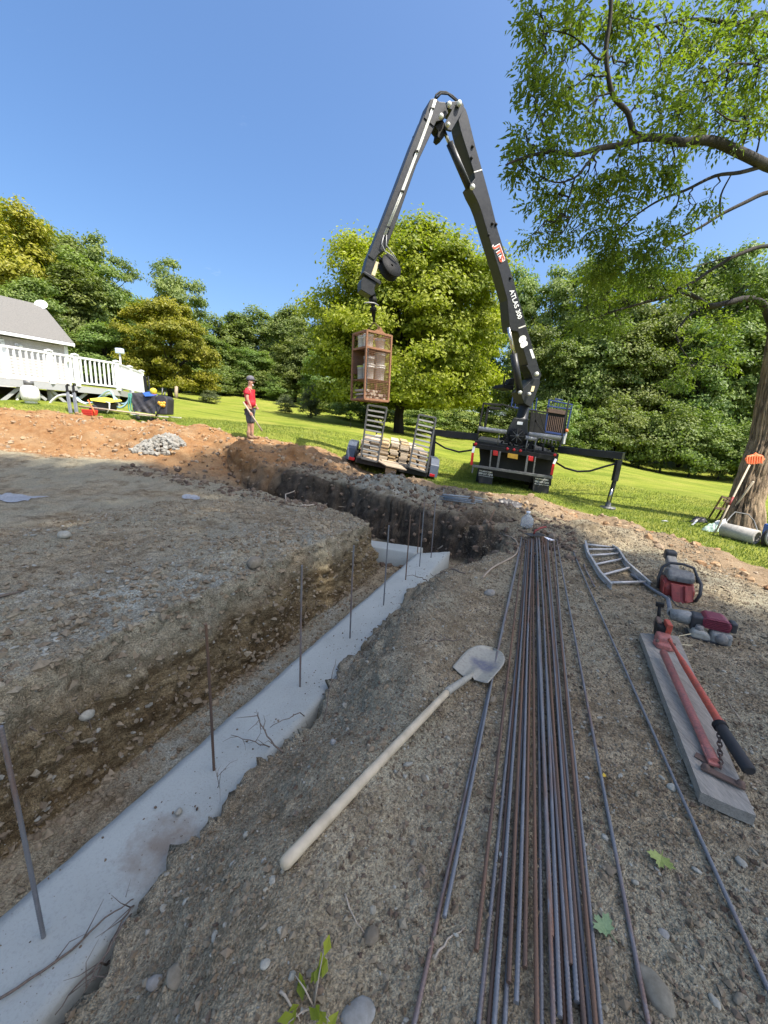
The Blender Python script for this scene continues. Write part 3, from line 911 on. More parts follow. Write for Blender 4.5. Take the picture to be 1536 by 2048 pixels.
# ---- the old ash at the right: trunk in frame, limbs reaching over the site
def tubes_px(mb, pl, r0, r1, n=8):
    pts = np.array([P(*p) for p in pl])
    # smooth the polyline
    q = [pts[0]]
    for i in range(len(pts) - 1):
        a, b = pts[i], pts[i + 1]
        pa = pts[max(0, i - 1)]; pb = pts[min(len(pts) - 1, i + 2)]
        for f in (.25, .5, .75, 1.0):
            q.append(.5 * ((2 * a) + (b - pa) * f + (2 * pa - 5 * a + 4 * b - pb) * f * f + (3 * a - pa - 3 * b + pb) * f ** 3))
    q = np.array(q)
    mb.tube(q, np.linspace(r0 * .6, r1, len(q)), n)
    return q

tb = PZ(1484, 1052, -.30)
ash = thing('ash_tree', 'old tree with deeply ridged bark at the right, limbs overhanging the site', 'tree', tb)
rng = np.random.default_rng(5)
TT = float((tb - CAM) @ _f)
tp = np.array([P(u, v_, TT + dt) for (u, v_, dt) in ((1482, 1075, 0), (1486, 1045, 0), (1494, 997, 0), (1511, 938, 0), (1530, 880, 0), (1552, 760, -.1), (1572, 640, -.3), (1592, 500, -.6), (1612, 380, -1.0), (1640, 240, -1.4), (1670, 90, -1.8), (1700, -60, -2.2))])
tr = np.array([.50, .36, .28, .26, .25, .245, .235, .22, .20, .17, .13, .08])
tt = np.linspace(0, 1, len(tp)); t2 = np.linspace(0, 1, 130)
cp = np.stack([np.interp(t2, tt, tp[:, j]) for j in range(3)], 1); cr = np.interp(t2, tt, tr)
na = 150
ang = np.linspace(0, 2 * math.pi, na, endpoint=False)
V = np.zeros((130, na, 3))
for i in range(130):
    flare = max(0, 1 - i / 9) ** 1.5
    rr = cr[i] * (1 + .35 * flare * (np.maximum(0, np.cos(ang * 2.5 + 1.0)) ** 2))
    V[i, :, 0] = cp[i, 0] + rr * np.cos(ang); V[i, :, 1] = cp[i, 1] + rr * np.sin(ang); V[i, :, 2] = cp[i, 2]
q = np.stack([np.tile(np.cos(ang) * 5.5, 130), np.tile(np.sin(ang) * 5.5, 130), np.repeat(cp[:, 2] * 1.1, na)], 1)
rid = np.abs(fbm(q * 1.6, 1.0, 4, 7)).reshape(130, na)
rid2 = np.abs(fbm(q * [3.2, 3.2, 1.5], 1.0, 3, 9)).reshape(130, na)
dd = .12 * (np.clip(rid * 2.6, 0, .55) - .25) + .05 * (rid2 - .2)
V[:, :, 0] += dd * np.cos(ang); V[:, :, 1] += dd * np.sin(ang)
k = np.arange(130 * na).reshape(130, na)
F = np.stack([k[:-1], np.roll(k, -1, 1)[:-1], np.roll(k, -1, 1)[1:], k[1:]], -1).reshape(-1, 4)
place('trunk', fast_mesh('trunk', V.reshape(-1, 3) - tb, 4, F, True), M_BARK, ash)
LIMB = [
    ([(1625, 400, 8.6), (1580, 350, 7.6), (1536, 332, 7.0), (1480, 305, 6.6), (1420, 281, 6.4), (1360, 285, 6.3), (1320, 276, 6.2), (1285, 277, 6.1), (1240, 290, 6.0), (1195, 297, 5.9), (1150, 310, 5.8), (1100, 303, 5.7), (1040, 318, 5.6), (1012, 330, 5.5)], .16, .012),
    ([(1290, 278, 6.1), (1266, 262, 6.0), (1255, 225, 5.9), (1228, 195, 5.8), (1216, 150, 5.7), (1212, 95, 5.6), (1220, 40, 5.5), (1224, -40, 5.4)], .065, .025),
    ([(1212, 118, 5.7), (1192, 116, 5.7), (1170, 92, 5.7), (1140, 70, 5.7), (1100, 60, 5.7)], .03, .006),
    ([(1200, 297, 5.9), (1172, 330, 5.9), (1150, 355, 5.9), (1110, 365, 5.9), (1070, 345, 5.9)], .04, .006),
    ([(1150, 355, 5.9), (1138, 395, 6.0), (1130, 430, 6.1)], .025, .005),
    ([(1530, 331, 7.0), (1480, 345, 6.8), (1430, 352, 6.8), (1372, 380, 6.9), (1320, 400, 7.0), (1280, 425, 7.1), (1245, 455, 7.2)], .06, .01),
    ([(1290, 405, 7.0), (1250, 392, 7.0), (1215, 402, 7.0)], .03, .006),
    ([(1640, 250, 8.2), (1590, 120, 7.5), (1536, 30, 7.0), (1480, 48, 6.6), (1420, 40, 6.4), (1370, 40, 6.3), (1300, 55, 6.2)], .09, .012),
    ([(1640, 300, 8.2), (1570, 100, 7.2), (1480, 62, 6.8), (1450, 90, 6.6), (1400, 125, 6.4)], .06, .01),
    ([(1625, 330, 8.2), (1570, 150, 7.0), (1536, 117, 6.6), (1500, 128, 6.4), (1470, 128, 6.3), (1440, 150, 6.2)], .06, .01),
    ([(1480, 305, 6.6), (1495, 260, 6.4), (1495, 245, 6.3), (1460, 240, 6.2), (1430, 220, 6.1)], .035, .008),
    ([(1605, 440, 9.4), (1570, 392, 8.6), (1536, 385, 8.0), (1490, 405, 7.8), (1440, 430, 7.8), (1400, 455, 7.8), (1350, 480, 7.9), (1320, 503, 8.0), (1285, 515, 8.1)], .085, .01),
    ([(1440, 428, 7.8), (1442, 390, 7.6), (1462, 350, 7.4)], .035, .012),
    ([(1590, 510, 9.8), (1536, 492, 9.3), (1480, 508, 9.0), (1430, 535, 9.0), (1385, 565, 9.0), (1345, 580, 9.0), (1320, 578, 9.0), (1280, 570, 9.0), (1255, 545, 9.0)], .085, .012),
    ([(1330, 580, 9.0), (1322, 560, 9.0), (1318, 540, 9.0)], .03, .01),
    ([(1480, 508, 9.0), (1420, 525, 8.8), (1370, 540, 8.7)], .03, .008),
    ([(1560, 690, 10.0), (1540, 640, 9.9), (1525, 608, 9.8), (1495, 597, 9.7), (1455, 606, 9.6), (1418, 612, 9.5), (1400, 600, 9.4), (1375, 588, 9.3), (1345, 592, 9.2), (1290, 605, 9.1), (1230, 622, 9.0), (1180, 640, 9.0)], .17, .012),
    ([(1410, 612, 9.5), (1378, 632, 9.4), (1362, 650, 9.4), (1352, 665, 9.3), (1362, 695, 9.2), (1378, 718, 9.2), (1402, 737, 9.1)], .06, .008),
    ([(1500, 612, 9.7), (1468, 628, 9.6), (1445, 652, 9.5), (1428, 655, 9.4), (1412, 638, 9.4)], .035, .008),
]
mb = MB(); limbs = []
for pl, r0, r1 in LIMB:
    limbs.append(tubes_px(mb, pl, r0, r1))
allp = np.vstack(limbs)
BL = []
for (x, y, r) in ((150, 80, 140), (330, 150, 130), (180, 230, 110), (400, 60, 90), (640, 60, 130), (700, 170, 140), (600, 220, 100), (760, 300, 90), (690, 400, 80), (150, 450, 130), (280, 420, 110), (330, 560, 120), (120, 560, 100), (200, 650, 90), (480, 480, 90), (450, 650, 110), (560, 720, 100), (80, 760, 90), (120, 860, 120), (60, 980, 110), (200, 950, 90), (330, 900, 90), (300, 800, 70), (760, 640, 90), (860, 560, 60), (900, 440, 90), (960, 340, 90), (930, 100, 90), (1050, 200, 110), (1100, 80, 90), (1200, 300, 110), (1150, 420, 110), (1250, 150, 110), (1350, 60, 110), (1450, 150, 120), (1400, 300, 120), (1480, 420, 120), (1350, 440, 100), (1050, 560, 100), (1000, 680, 110), (1150, 620, 100), (1280, 560, 100), (1250, 750, 110), (1380, 640, 100), (1480, 560, 110), (1500, 700, 110), (1350, 800, 90), (1120, 760, 90), (900, 720, 80), (860, 900, 90), (700, 880, 80), (1000, 900, 90), (640, 1000, 100), (780, 980, 100), (900, 1020, 90), (500, 1060, 100), (420, 1150, 110), (300, 1100, 90), (160, 1150, 100), (250, 1250, 110), (350, 1300, 100), (130, 1400, 80), (210, 1430, 60), (330, 1420, 80), (560, 1160, 90), (700, 1120, 100), (820, 1100, 80), (960, 1020, 80), (600, 1280, 70), (480, 1380, 100), (600, 1400, 100), (700, 1330, 80), (560, 1500, 110), (700, 1500, 110), (850, 1420, 100), (960, 1350, 100), (1060, 1250, 80), (1180, 1200, 70), (820, 1540, 110), (650, 1600, 120), (500, 1620, 110), (950, 1500, 90), (1050, 1450, 60), (1020, 1600, 80), (800, 1640, 120)):
    BL.append((1020 + x / 2.977, y / 2.977, r / 2.977, 5.7 + max(0, (x - 300) / 1200) * .9 + max(0, y - 950) / 650 * 2.0))
for (x, y, r) in ((500, 150, 110), (620, 100, 110), (760, 100, 120), (560, 250, 120), (450, 330, 100), (420, 430, 80), (550, 420, 100), (700, 300, 110), (850, 200, 110), (980, 120, 90), (1000, 260, 70), (1080, 300, 60), (660, 450, 60), (1080, 700, 100), (980, 770, 80), (1180, 640, 80), (1250, 560, 80), (1300, 700, 70), (1100, 520, 60), (1250, 440, 80), (1400, 330, 70), (1450, 200, 90), (1300, 150, 80)):
    BL.append((1020 + x / 2.977, 500 + y / 2.977, r / 2.977, 9.0))
LC, LD, LN, LS, LR = [], [], [], [], []
for (u, v_, rp, t) in BL:
    c = P(u, v_, t); R_ = rp / FPX * t
    j = np.argmin(((allp - c) ** 2).sum(1))
    pp = limb_path(rng, allp[j], c, 5, .2)
    mb.tube(pp, np.linspace(.016, .006, len(pp)), 5, cap=False)
    shade = rng.uniform(0, 1)
    ntw = max(6, int(21 * R_ * R_ / .12 * (5.8 / t) ** .6))
    for _ in range(ntw):
        d = rng.normal(size=3); d /= np.linalg.norm(d); d[2] *= .75
        e = c + d * R_ * rng.uniform(.15, .92)
        st = pp[rng.integers(2, len(pp))]
        if rng.uniform() < .45: mb.tube([st, (st + e) / 2 + rng.normal(size=3) * .04, e], [.006, .004, .002], 4, cap=False)
        for _k in range(2):
            ax = e - st; ax /= np.linalg.norm(ax) + 1e-6
            ax = ax * .6 + rng.normal(size=3) * .55 + [0, 0, -.35]; ax /= np.linalg.norm(ax)
            L = rng.uniform(.20, .32)
            side = np.cross(ax, rng.normal(size=3) * .4 + [0, 0, 1]); side /= np.linalg.norm(side) + 1e-6
            nrm = np.cross(side, ax); nrm *= np.sign(nrm[2]) or 1
            for q_ in range(9):
                f = (q_ // 2 + 1) / 5
                sd = 0 if q_ == 8 else (1 if q_ % 2 else -1)
                pos = e + ax * L * f + side * sd * .035
                dr = ax * (.7 if sd else 1) + side * sd * .8 + np.array([0, 0, -.45]) + rng.normal(size=3) * .2
                LC.append(pos + dr * .03); LD.append(dr); LN.append(nrm + rng.normal(size=3) * .45); LS.append(rng.uniform(.065, .115)); LR.append(.55 * shade + .45 * rng.uniform())
mb.build('limbs', M_BARK_SHADED, ash)
V, F = leaves(rng, np.array(LC), np.array(LS), np.array(LN), .42, dirs=np.array(LD))
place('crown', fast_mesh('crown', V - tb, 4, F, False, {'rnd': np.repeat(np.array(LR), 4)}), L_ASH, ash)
print('ash leaves', len(LC))

# ---- unseen tree added behind the camera, its crown shaped to shade the dig
EDGE = np.array([(-13, 8.0), (-9, 8.4), (-6.5, 8.1), (-5.3, 8.8), (-4.2, 10.4), (-2.4, 10.8), (-1, 10.3), (.4, 10.1), (1.7, 9.2), (2.4, 7.3), (3.2, 5.8), (4.2, 4.3), (5.9, 1.6), (7, -2)])
sh_d = SUN_DIR[:2] / SUN_DIR[2]
rng = np.random.default_rng(77)
LCa = np.array(LC); gpx = LCa[:, :2] - sh_d * LCa[:, 2:3]
cov, ex_, ey_ = np.histogram2d(gpx[:, 0], gpx[:, 1], bins=[np.arange(-14, 8, .5), np.arange(-6, 14, .5)])
def ash_cov(x, y):
    i, j = int((x + 14) / .5), int((y + 6) / .5)
    return cov[i, j] if 0 <= i < cov.shape[0] and 0 <= j < cov.shape[1] else 0
SPOTS = [(PZ(u, v_, z_), r_) for (u, v_, z_, r_) in ((60, 1850, ZC, .22), (185, 1735, ZC, .16), (320, 1645, ZC, .12), (690, 1190, ZC, .12), (775, 1185, ZC, .10), (560, 1330, -.5, .10), (200, 1012, .2, .22), (30, 1045, .2, .25), (1000, 1075, 0, .15), (880, 1125, -.3, .12))]  # gaps left in the added crown so sun patches fall here
def hole(x, y, r_):
    return any(math.hypot(x - (p_[0] - sh_d[0] * p_[2]), y - (p_[1] - sh_d[1] * p_[2])) < r_ * .45 + q_ * .8 for p_, q_ in SPOTS)
cl = []
while len(cl) < 700:
    x, y = rng.uniform(-12, 6), rng.uniform(-4, 10.5)
    lim = np.interp(x, EDGE[:, 0], EDGE[:, 1])
    r_ = rng.uniform(.55, .95)
    if y > lim - .35: continue
    if rng.uniform() < .10 or ash_cov(x, y) > 60 or hole(x, y, r_): continue
    h = rng.uniform(25, 31)
    cl.append((x + sh_d[0] * h, y + sh_d[1] * h, h, r_))
for (x0, x1, y0, y1, n_) in ((-1, 4.2, -1.5, 3.0, 70), (-6, 2.2, 7.0, 10.6, 90), (-1, 3, 2.5, 6, 30)):
    k_ = 0
    while k_ < n_:
        x, y = rng.uniform(x0, x1), rng.uniform(y0, y1)
        if y > np.interp(x, EDGE[:, 0], EDGE[:, 1]): continue
        k_ += .2
        if ash_cov(x, y) > 60 or hole(x, y, .7): continue
        h = rng.uniform(25, 31); cl.append((x + sh_d[0] * h, y + sh_d[1] * h, h, rng.uniform(.5, .9))); k_ += 1
st = thing('added_shade_tree', 'tall unseen tree added behind the camera to shade the dig', 'tree', (12.5, -11.5, hz(12.5, -11.5)))
cl = np.array(cl); cl[:, :3] -= np.array(st.location)
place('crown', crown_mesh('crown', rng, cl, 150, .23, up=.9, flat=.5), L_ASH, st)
trunk_mesh(rng, 27, .55, cl, 40, (-.05, .1), .45).build('trunk', M_BARK_SHADED, st, recenter=False)
# ------------------------------------------------------------------ crane truck
M_BLACK = paint('black_machine_paint', (0.013, 0.014, 0.016), .42, 0, (0.03, 0.03, 0.03), 3, .5, .1, spec=.4)
M_BLACK2 = paint('dull_black_steel', (0.008, 0.008, 0.008), .65, 0, (0.025, 0.023, 0.02), 5, .6, .2, spec=.25)
M_RUBBER = paint('rubber_black', (0.016, 0.016, 0.017), .75, 0, (0.04, 0.037, 0.033), 6, .7, .25)
M_GREY = paint('grey_steel', (0.15, 0.15, 0.145), .5, .4, (0.08, 0.075, 0.07), 7, .6, .2)
M_PIPE = paint('grey_pipe', (0.30, 0.30, 0.295), .42, .1, (0.16, 0.16, 0.155), 7, .6, .1)
M_CHROME = paint('chromed_rod', (0.55, 0.53, 0.50), .18, .9, (0.4, 0.37, 0.33), 6, .4, .03)
M_PIN = paint('pin_cap_white', (0.72, 0.70, 0.64), .45, 0, (0.5, 0.48, 0.42), 9, .6, .1)
M_WHITE = paint('white_decal', (0.80, 0.80, 0.79), .5, 0, (0.62, 0.62, 0.61), 9, .3, .02)
M_RED = paint('red_lens', (0.55, 0.016, 0.022), .22, 0, (0.35, 0.01, 0.015), 12, .4, .02)
M_ORANGE = paint('orange_plastic', (0.72, 0.17, 0.05), .5, 0, (0.55, 0.11, 0.03), 12, .4, .1)
M_YELLOWP = paint('yellow_plate', (0.66, 0.36, 0.03), .45, 0, (0.5, 0.25, 0.03), 14, .4, .05)
M_BLUE = paint('blue_guard_paint', (0.010, 0.032, 0.14), .45, 0, (0.01, 0.03, 0.12), 6, .5, .1)
M_RUSTBAR = paint('rusty_bars', (0.10, 0.065, 0.05), .7, .2, (0.2, 0.12, 0.08), 9, .6, .25)
M_CREAM = paint('cream_label', (0.72, 0.62, 0.38), .5, 0, (0.5, 0.42, 0.24), 20, .5, .02)
FW = np.array([0.26, 0.965, 0.02])

def pxpoly(mb, y, px, depth, fw=FW):
    pts = [PY(u, v_, y) for (u, v_) in px]
    mb.prism(pts, np.array(fw) * depth)
    return mb
def pxbar(mb, a, b, y, wpx, depth, fw=FW):
    """upright strip between two image points, wpx wide"""
    a, b = np.array(a, float), np.array(b, float)
    d = b - a; d /= np.linalg.norm(d); n = np.array([-d[1], d[0]]) * wpx / 2
    return pxpoly(mb, y, [a + n, b + n, b - n, a - n], depth, fw)
def text_part(name, body, mat, parent, pos, along, up, size, extrude=.004, bold=0.0, sx=1.0):
    cu = bpy.data.curves.new(name, 'FONT'); cu.body = body; cu.size = size; cu.extrude = extrude; cu.offset = bold
    cu.align_x = 'CENTER'; cu.align_y = 'CENTER'
    along = Vector(along).normalized(); up = Vector(up); up = (up - along * up.dot(along)).normalized(); n = along.cross(up)
    o = bpy.data.objects.new(name, cu); COL.objects.link(o)
    base = parent_world(parent)
    M = Matrix((along * sx, up, n)).transposed().to_4x4()
    M.translation = Vector(pos) - Vector(base)
    o.matrix_local = M
    dg = bpy.context.evaluated_depsgraph_get()
    me = bpy.data.meshes.new_from_object(o.evaluated_get(dg))
    bpy.data.objects.remove(o)
    o = bpy.data.objects.new(name, me); COL.objects.link(o)
    me.transform(M)
    me.materials.clear(); me.materials.append(mat)
    o.parent = parent
    return o

YB = 11.2                                     # rear face of the truck
tg = PY(1028, 978, YB + .4)
truck = thing('crane_truck', 'black crane truck seen from behind, folding boom raised over the trailer', 'truck', (tg[0], tg[1], hz(tg[0], tg[1])))
def T(name, mb, mat, parent=None, bevel=.006):
    return mb.build(name, mat, parent or truck, bevel)
# rear frame
T('chassis', pxpoly(MB(), YB + .35, [(958, 893), (1108, 920), (1102, 972), (962, 948)], 5.5), M_BLACK2)
T('rear_beam', pxpoly(MB(), YB, [(946, 886), (1117, 913), (1115, 923), (945, 895)], .16), M_BLACK2)
T('step_bar', pxpoly(MB(), YB - .05, [(945, 929), (1106, 953), (1105, 958), (944, 934)], .10), M_GREY)
for (a, b, w) in (((983, 900), (979, 936), 3), ((1000, 903), (994, 940), 4.5), ((1056, 911), (1050, 948), 4.5), ((1071, 914), (1066, 950), 3)):
    T('upright', pxbar(MB(), a, b, YB - .02, w, .05), M_GREY)
for (u, v_) in ((951, 888), (1015, 897.5), (1028, 899.5), (1041, 901.5), (1110, 910)):
    c = PY(u, v_, YB - .03)
    T('marker_light', MB().lathe([(0, -.02), (.028, -.018), (.04, .0), (.04, .03)], c, FW, 14), M_RED, bevel=0)
for (u, v_) in ((991, 906), (1062, 917)):
    T('tail_light', pxpoly(MB(), YB - .04, [(u - 5, v_ - 5.5), (u + 5, v_ - 4), (u + 4.5, v_ + 6), (u - 5.5, v_ + 4.5)], .06), M_RED, bevel=.015)
pl = T('number_plate', pxpoly(MB(), YB - .01, [(1016, 906), (1036, 909), (1035, 918.5), (1015, 915)], .012), M_YELLOWP, bevel=0)
for sgn, (a, b) in (('l', ((948, 893), (943, 930))), ('r', ((1112, 918), (1103, 950)))):
    st_ = T('reflector_strip', pxbar(MB(), a, ((a[0] + b[0]) / 2, (a[1] + b[1]) / 2 - 6), YB - .04, 5, .03), M_WHITE)
    pxs = pxbar(MB(), ((a[0] + b[0]) / 2, (a[1] + b[1]) / 2 - 6), b, YB - .04, 5, .03); T('red_band', pxs, M_RED, st_)
dl = T('hinge_drop', pxbar(MB(), (947, 929), (944, 946), YB - .02, 3, .04), M_GREY)
# mud flaps with lettering, wheels
for q_ in ([(957, 937), (986, 942), (984, 969), (957, 966)], [(1067, 952), (1101, 957), (1096, 992), (1065, 985)]):
    fl = T('mud_flap', pxpoly(MB(), YB + .22, q_, .02), M_RUBBER)
    c4 = [PY(u, v_, YB + .205) for u, v_ in q_]
    al = c4[1] - c4[0]; up_ = c4[0] - c4[3]; mid = (c4[0] + c4[1]) / 2
    w_ = np.linalg.norm(al)
    text_part('flap_lettering', '800-557-7244', M_WHITE, fl, mid - up_ * .30, al, up_, .075, .002, .001)
    text_part('flap_lettering', 'WILMINGTON', M_WHITE, fl, mid - up_ * .13, al, up_, .06, .002, .001)
    text_part('flap_lettering', 'WWW.WILMINGTON.COM', M_WHITE, fl, mid - up_ * .45, al, up_, .035, .002, .0)
for (u, v_) in ((970, 951), (1083, 972)):
    for dy in (.75, 2.1):
        c = PY(u, v_, YB + .35) + FW * dy
        r_ = max(.40, c[2] - hz(c[0], c[1])) if dy < 1 else .46
        w_ = T('wheel', MB().lathe([(r_ * .55, -.24), (r_ * .9, -.25), (r_, -.18), (r_, .18), (r_ * .9, .25), (r_ * .55, .24)], c, (1, -.27, -.1), 24), M_RUBBER, bevel=0)
        MB().lathe([(.01, -.2), (r_ * .5, -.19), (r_ * .58, -.21), (r_ * .58, .21), (.01, .2)], c, (1, -.27, -.1), 18).build('rim', M_GREY, w_)
# load bed and the far cab
T('bed', pxpoly(MB(), YB + .16, [(950, 881), (1118, 908), (1117, 914), (949, 887)], 5.2), M_BLACK2)
T('cab', pxpoly(MB(), YB + 5.6, [(1062, 824), (1132, 834), (1126, 884), (1056, 874)], 1.9), M_BLACK2)
# side rack frame left, pipes, hydraulics on the rear deck
rk = MB()
for a, b, w in (((967, 806), (953, 884), 3.5), ((977, 812), (969, 858), 4.5), ((966, 807), (1004, 810), 4), ((975, 815), (1002, 818), 5), ((1002, 808), (1028, 816), 3)):
    pxbar(rk, a, b, YB + .5, w, .07)
T('rack_frame', rk, M_BLACK2)
for a, b in (((957, 857), (1012, 864)), ((1057, 868), (1121, 876)), ((1050, 875), (1074, 879))):
    T('outrigger_tube', MB().cyl(PY(*a, YB + .35), PY(*b, YB + .35), .065), M_PIPE, bevel=0)
hy = MB()
rng = np.random.default_rng(3)
for k_ in range(26):
    u = rng.uniform(1000, 1115); v_ = 880 + (u - 1000) * .155 + rng.uniform(-8, 12)
    a = PY(u, v_, YB + rng.uniform(.2, .6)); hy.bar(a, a + rng.normal(size=3) * .11, rng.uniform(.03, .09), rng.uniform(.03, .08))
T('valve_block', hy, M_BLACK2, bevel=.004)
hs = MB()
for k_ in range(5):
    a = PY(1074 + k_ * 7, 884 + k_ * 1.5, YB + .25)
    T('hose', MB().tube([a, a + [.02, 0, .13], a + [.12, .02, .14], a + [.15, 0, -.02]], .017, 8), M_GREY, bevel=0)
for (a, b) in (((1055, 880), (1050, 902)), ((1072, 880), (1068, 904)), ((998, 871), (995, 890))):
    T('handle_bar', MB().cyl(PY(*a, YB + .12), PY(*b, YB + .12), .018), M_GREY, bevel=0)
# pedestal, reel and column
pd = MB()
pts = [PY(1008, 886, YB + .55), PY(1056, 892, YB + .55), PY(1056, 838, YB + .55), PY(1028, 835, YB + .55), PY(1015, 860, YB + .55)]
pd.prism(pts, FW * .55); T('pedestal', pd, M_BLACK, bevel=.02)
pxl = T('maker_plate', pxpoly(MB(), YB + .53, [(1035, 843), (1046, 844), (1045, 850), (1034, 849)], .01), M_WHITE, bevel=0)
rc_ = PY(1034, 872, YB + .38)
rl = T('hose_reel', MB().lathe([(.02, -.05), (.21, -.05), (.22, -.03), (.20, -.02), (.20, .08), (.22, .10), (.02, .10)], rc_, FW, 28), M_BLACK2, bevel=0)
sp_ = MB()
for k_ in range(8):
    a_ = k_ * math.pi / 4
    x_, y_, d_ = basis(FW)
    sp_.bar(rc_ - FW * .06, rc_ - FW * .06 + .2 * (math.cos(a_) * x_ + math.sin(a_) * y_), .012, .014, up=FW)
sp_.lathe([(.01, -.1), (.045, -.1), (.05, -.05)], rc_, FW, 14)
sp_.build('spoke', M_GREY, rl)
ccol0, ccol1 = PY(1043, 840, YB + .8), PY(1051, 800, YB + .8)
T('column', MB().tube([ccol0, ccol0 + (ccol1 - ccol0) * .06, ccol0 + (ccol1 - ccol0) * .1, ccol1, ccol1 + (ccol1 - ccol0) * .4], [.215, .215, .17, .16, .14], 22), M_BLACK, bevel=0)
# the plane the boom folds in: it swings towards us as it goes left
BK = 0.40
PV = PY(1073, 750, YB + .8)
BN = np.array([BK, -1.0, 0]); BN /= np.linalg.norm(BN); 
def PB(u, v_, off=0.0):
    d = ray(u, v_); o_ = PV + BN * off
    return CAM + d * (((o_ - CAM) @ BN) / (d @ BN))
def bpoly(px, off, thick, name, mat=M_BLACK, parent=None, bevel=.01):
    mb = MB(); mb.prism([PB(u, v_, off) for u, v_ in px], -BN * thick)
    return T(name, mb, mat, parent, bevel)
HW = .17
bpoly([(1040, 784), (1059, 764), (1065, 757), (1079, 757), (1080, 767), (1071, 792), (1062, 815), (1048, 806)], .20, .40, 'boom_head')
bpoly([(1053, 731), (1076, 731), (1083, 750), (1078, 763), (1066, 760), (1061, 746)], HW, 2 * HW, 'boom_heel')
b1 = bpoly([(1077, 733), (1053, 653), (1025, 553), (996, 461), (980, 396), (965, 341), (951, 292), (936, 231), (932, 219), (921, 202), (913, 205), (915, 233), (922, 263), (948, 344), (950, 357), (940, 370), (946, 385), (955, 402), (962, 420), (974, 461), (1000, 545), (1015, 600), (1018, 640), (1021, 661), (1036, 663), (1057, 733)], HW, 2 * HW, 'main_boom')
for (u, v_, w) in ((956, 341, 16), (1044, 653, 14)):
    bpoly([(u - w / 2, v_ + 2), (u + w / 2, v_ - 3), (u + w / 2 + .6, v_ - .6), (u - w / 2 + .6, v_ + 4.4)], HW + .006, .01, 'weld_band', M_PIN, b1, 0)
for (u, v_) in ((945, 293), (943, 316), (985, 447), (992, 449), (1021, 556), (977, 470)):
    c = PB(u, v_, HW + .01); MB().lathe([(.001, -.02), (.035, -.02), (.035, .02), (.001, .03)], c, BN, 10).build('bracket', M_BLACK2, b1)
# lettering on the boom: reads downwards
dn = PB(1040, 640, HW) - PB(1022, 580, HW); upt = PB(1050, 605, HW) - PB(1015, 612, HW)
text_part('boom_lettering', 'ATLAS 300', M_WHITE, b1, PB(1031.5, 609, HW + .006), dn, upt, .21, .003, .003, .78)
m_logo, nt, bs = new_mat('logo_red_yellow')
tc = nt.nodes.new('ShaderNodeTexCoord'); sx_ = nt.nodes.new('ShaderNodeSeparateXYZ'); lk(nt, tc.outputs['Generated'], sx_.inputs[0])
sub_ = nd(nt, 'ShaderNodeMath', op='ADD'); lk(nt, sx_.outputs['X'], sub_.inputs[0]); lk(nt, sx_.outputs['Z'], sub_.inputs[1])
lk(nt, ramp(nt, sub_.outputs[0], .55, 1.15, (0.62, 0.11, 0.05), (0.75, 0.42, 0.05)), bs.inputs['Base Color']); bs.inputs['Roughness'].default_value = .4
dn2 = PB(1012, 545, HW) - PB(985, 470, HW); up2 = PB(1010, 505, HW) - PB(985, 512, HW)
text_part('logo_outline', 'JTS', M_WHITE, b1, PB(999, 507, HW + .006), dn2, up2, .23, .003, .02, 1.35)
text_part('logo', 'JTS', m_logo, b1, PB(999, 507, HW + .012), dn2, up2, .23, .004, .006, 1.35)
dn3 = PB(1050, 700, HW) - PB(1040, 665, HW)
text_part('boom_emblem', 'es', M_WHITE, b1, PB(1048, 682, HW + .006), dn3, upt, .42, .003, .03, .8)
bpoly([(1059, 699), (1064, 698), (1070, 716), (1065, 717)], HW + .004, .006, 'boom_marking', M_WHITE, b1, 0)
# lift ram and fold ram
T('ram_barrel', MB().cyl(PB(1040, 786, .12), PB(1027, 708, .12), .10, 18), M_BLACK, bevel=0)
T('ram_rod', MB().cyl(PB(1027, 710, .12), PB(1017, 655, .12), .045, 14), M_CHROME, bevel=0)
T('ram_pipe', MB().cyl(PB(1031, 712, .0), PB(1021, 660, .0), .02), M_CREAM, bevel=0)
T('ram_barrel', MB().cyl(PB(938, 376, .05), PB(899, 286, .05), .085, 18), M_BLACK, bevel=0)
T('ram_rod', MB().cyl(PB(901, 291, .05), PB(886, 258, .05), .04, 14), M_CHROME, bevel=0)
T('ram_pipe', MB().cyl(PB(906, 288, .12), PB(942, 371, .12), .014), M_PIPE, bevel=0)
# knuckle at the top
bpoly([(913, 203), (922, 200), (928, 210), (926, 222), (903, 262), (891, 258), (889, 248)], HW + .06, .05, 'link_plate')
bpoly([(893, 203), (917, 202), (910, 222), (897, 217)], HW + .0, .3, 'link_block')
bpoly([(869, 252), (886, 240), (895, 254), (888, 274), (881, 279), (875, 273), (877, 262)], HW - .05, .22, 'knuckle_arm', M_BLACK2)
b2h = bpoly([(861, 198), (870, 196), (879, 203), (891, 204), (893, 215), (897, 226), (886, 240), (873, 243), (868, 253), (848, 235)], HW + .02, 2 * HW + .04, 'jib_head')
for (u, v_, r_) in ((918, 207, .055), (898, 209, .05), (882, 233, .05), (896, 250, .04), (945, 374, .055), (1073, 748, .06), (1040, 785, .05), (1058, 788, .05)):
    T('pin', MB().lathe([(.001, -.03), (r_, -.03), (r_, .03), (r_ * .8, .045), (.001, .05)], PB(u, v_, HW + .11), BN, 16), M_PIN, bevel=0)
b2 = bpoly([(849, 228), (828, 278), (795, 365), (762, 450), (737, 512), (748, 520), (757, 508), (771, 500), (789, 455), (833, 330), (869, 253)], HW, 2 * HW, 'jib')
cb = MB()
for k_ in (0, 3.2):
    cb.tube([PB(869 + k_, 200, HW + .04), PB(858 + k_, 235, HW + .04), PB(838 + k_, 290, HW + .03), PB(800 + k_, 390, HW + .03), PB(768 + k_, 470, HW + .03)], .016, 8)
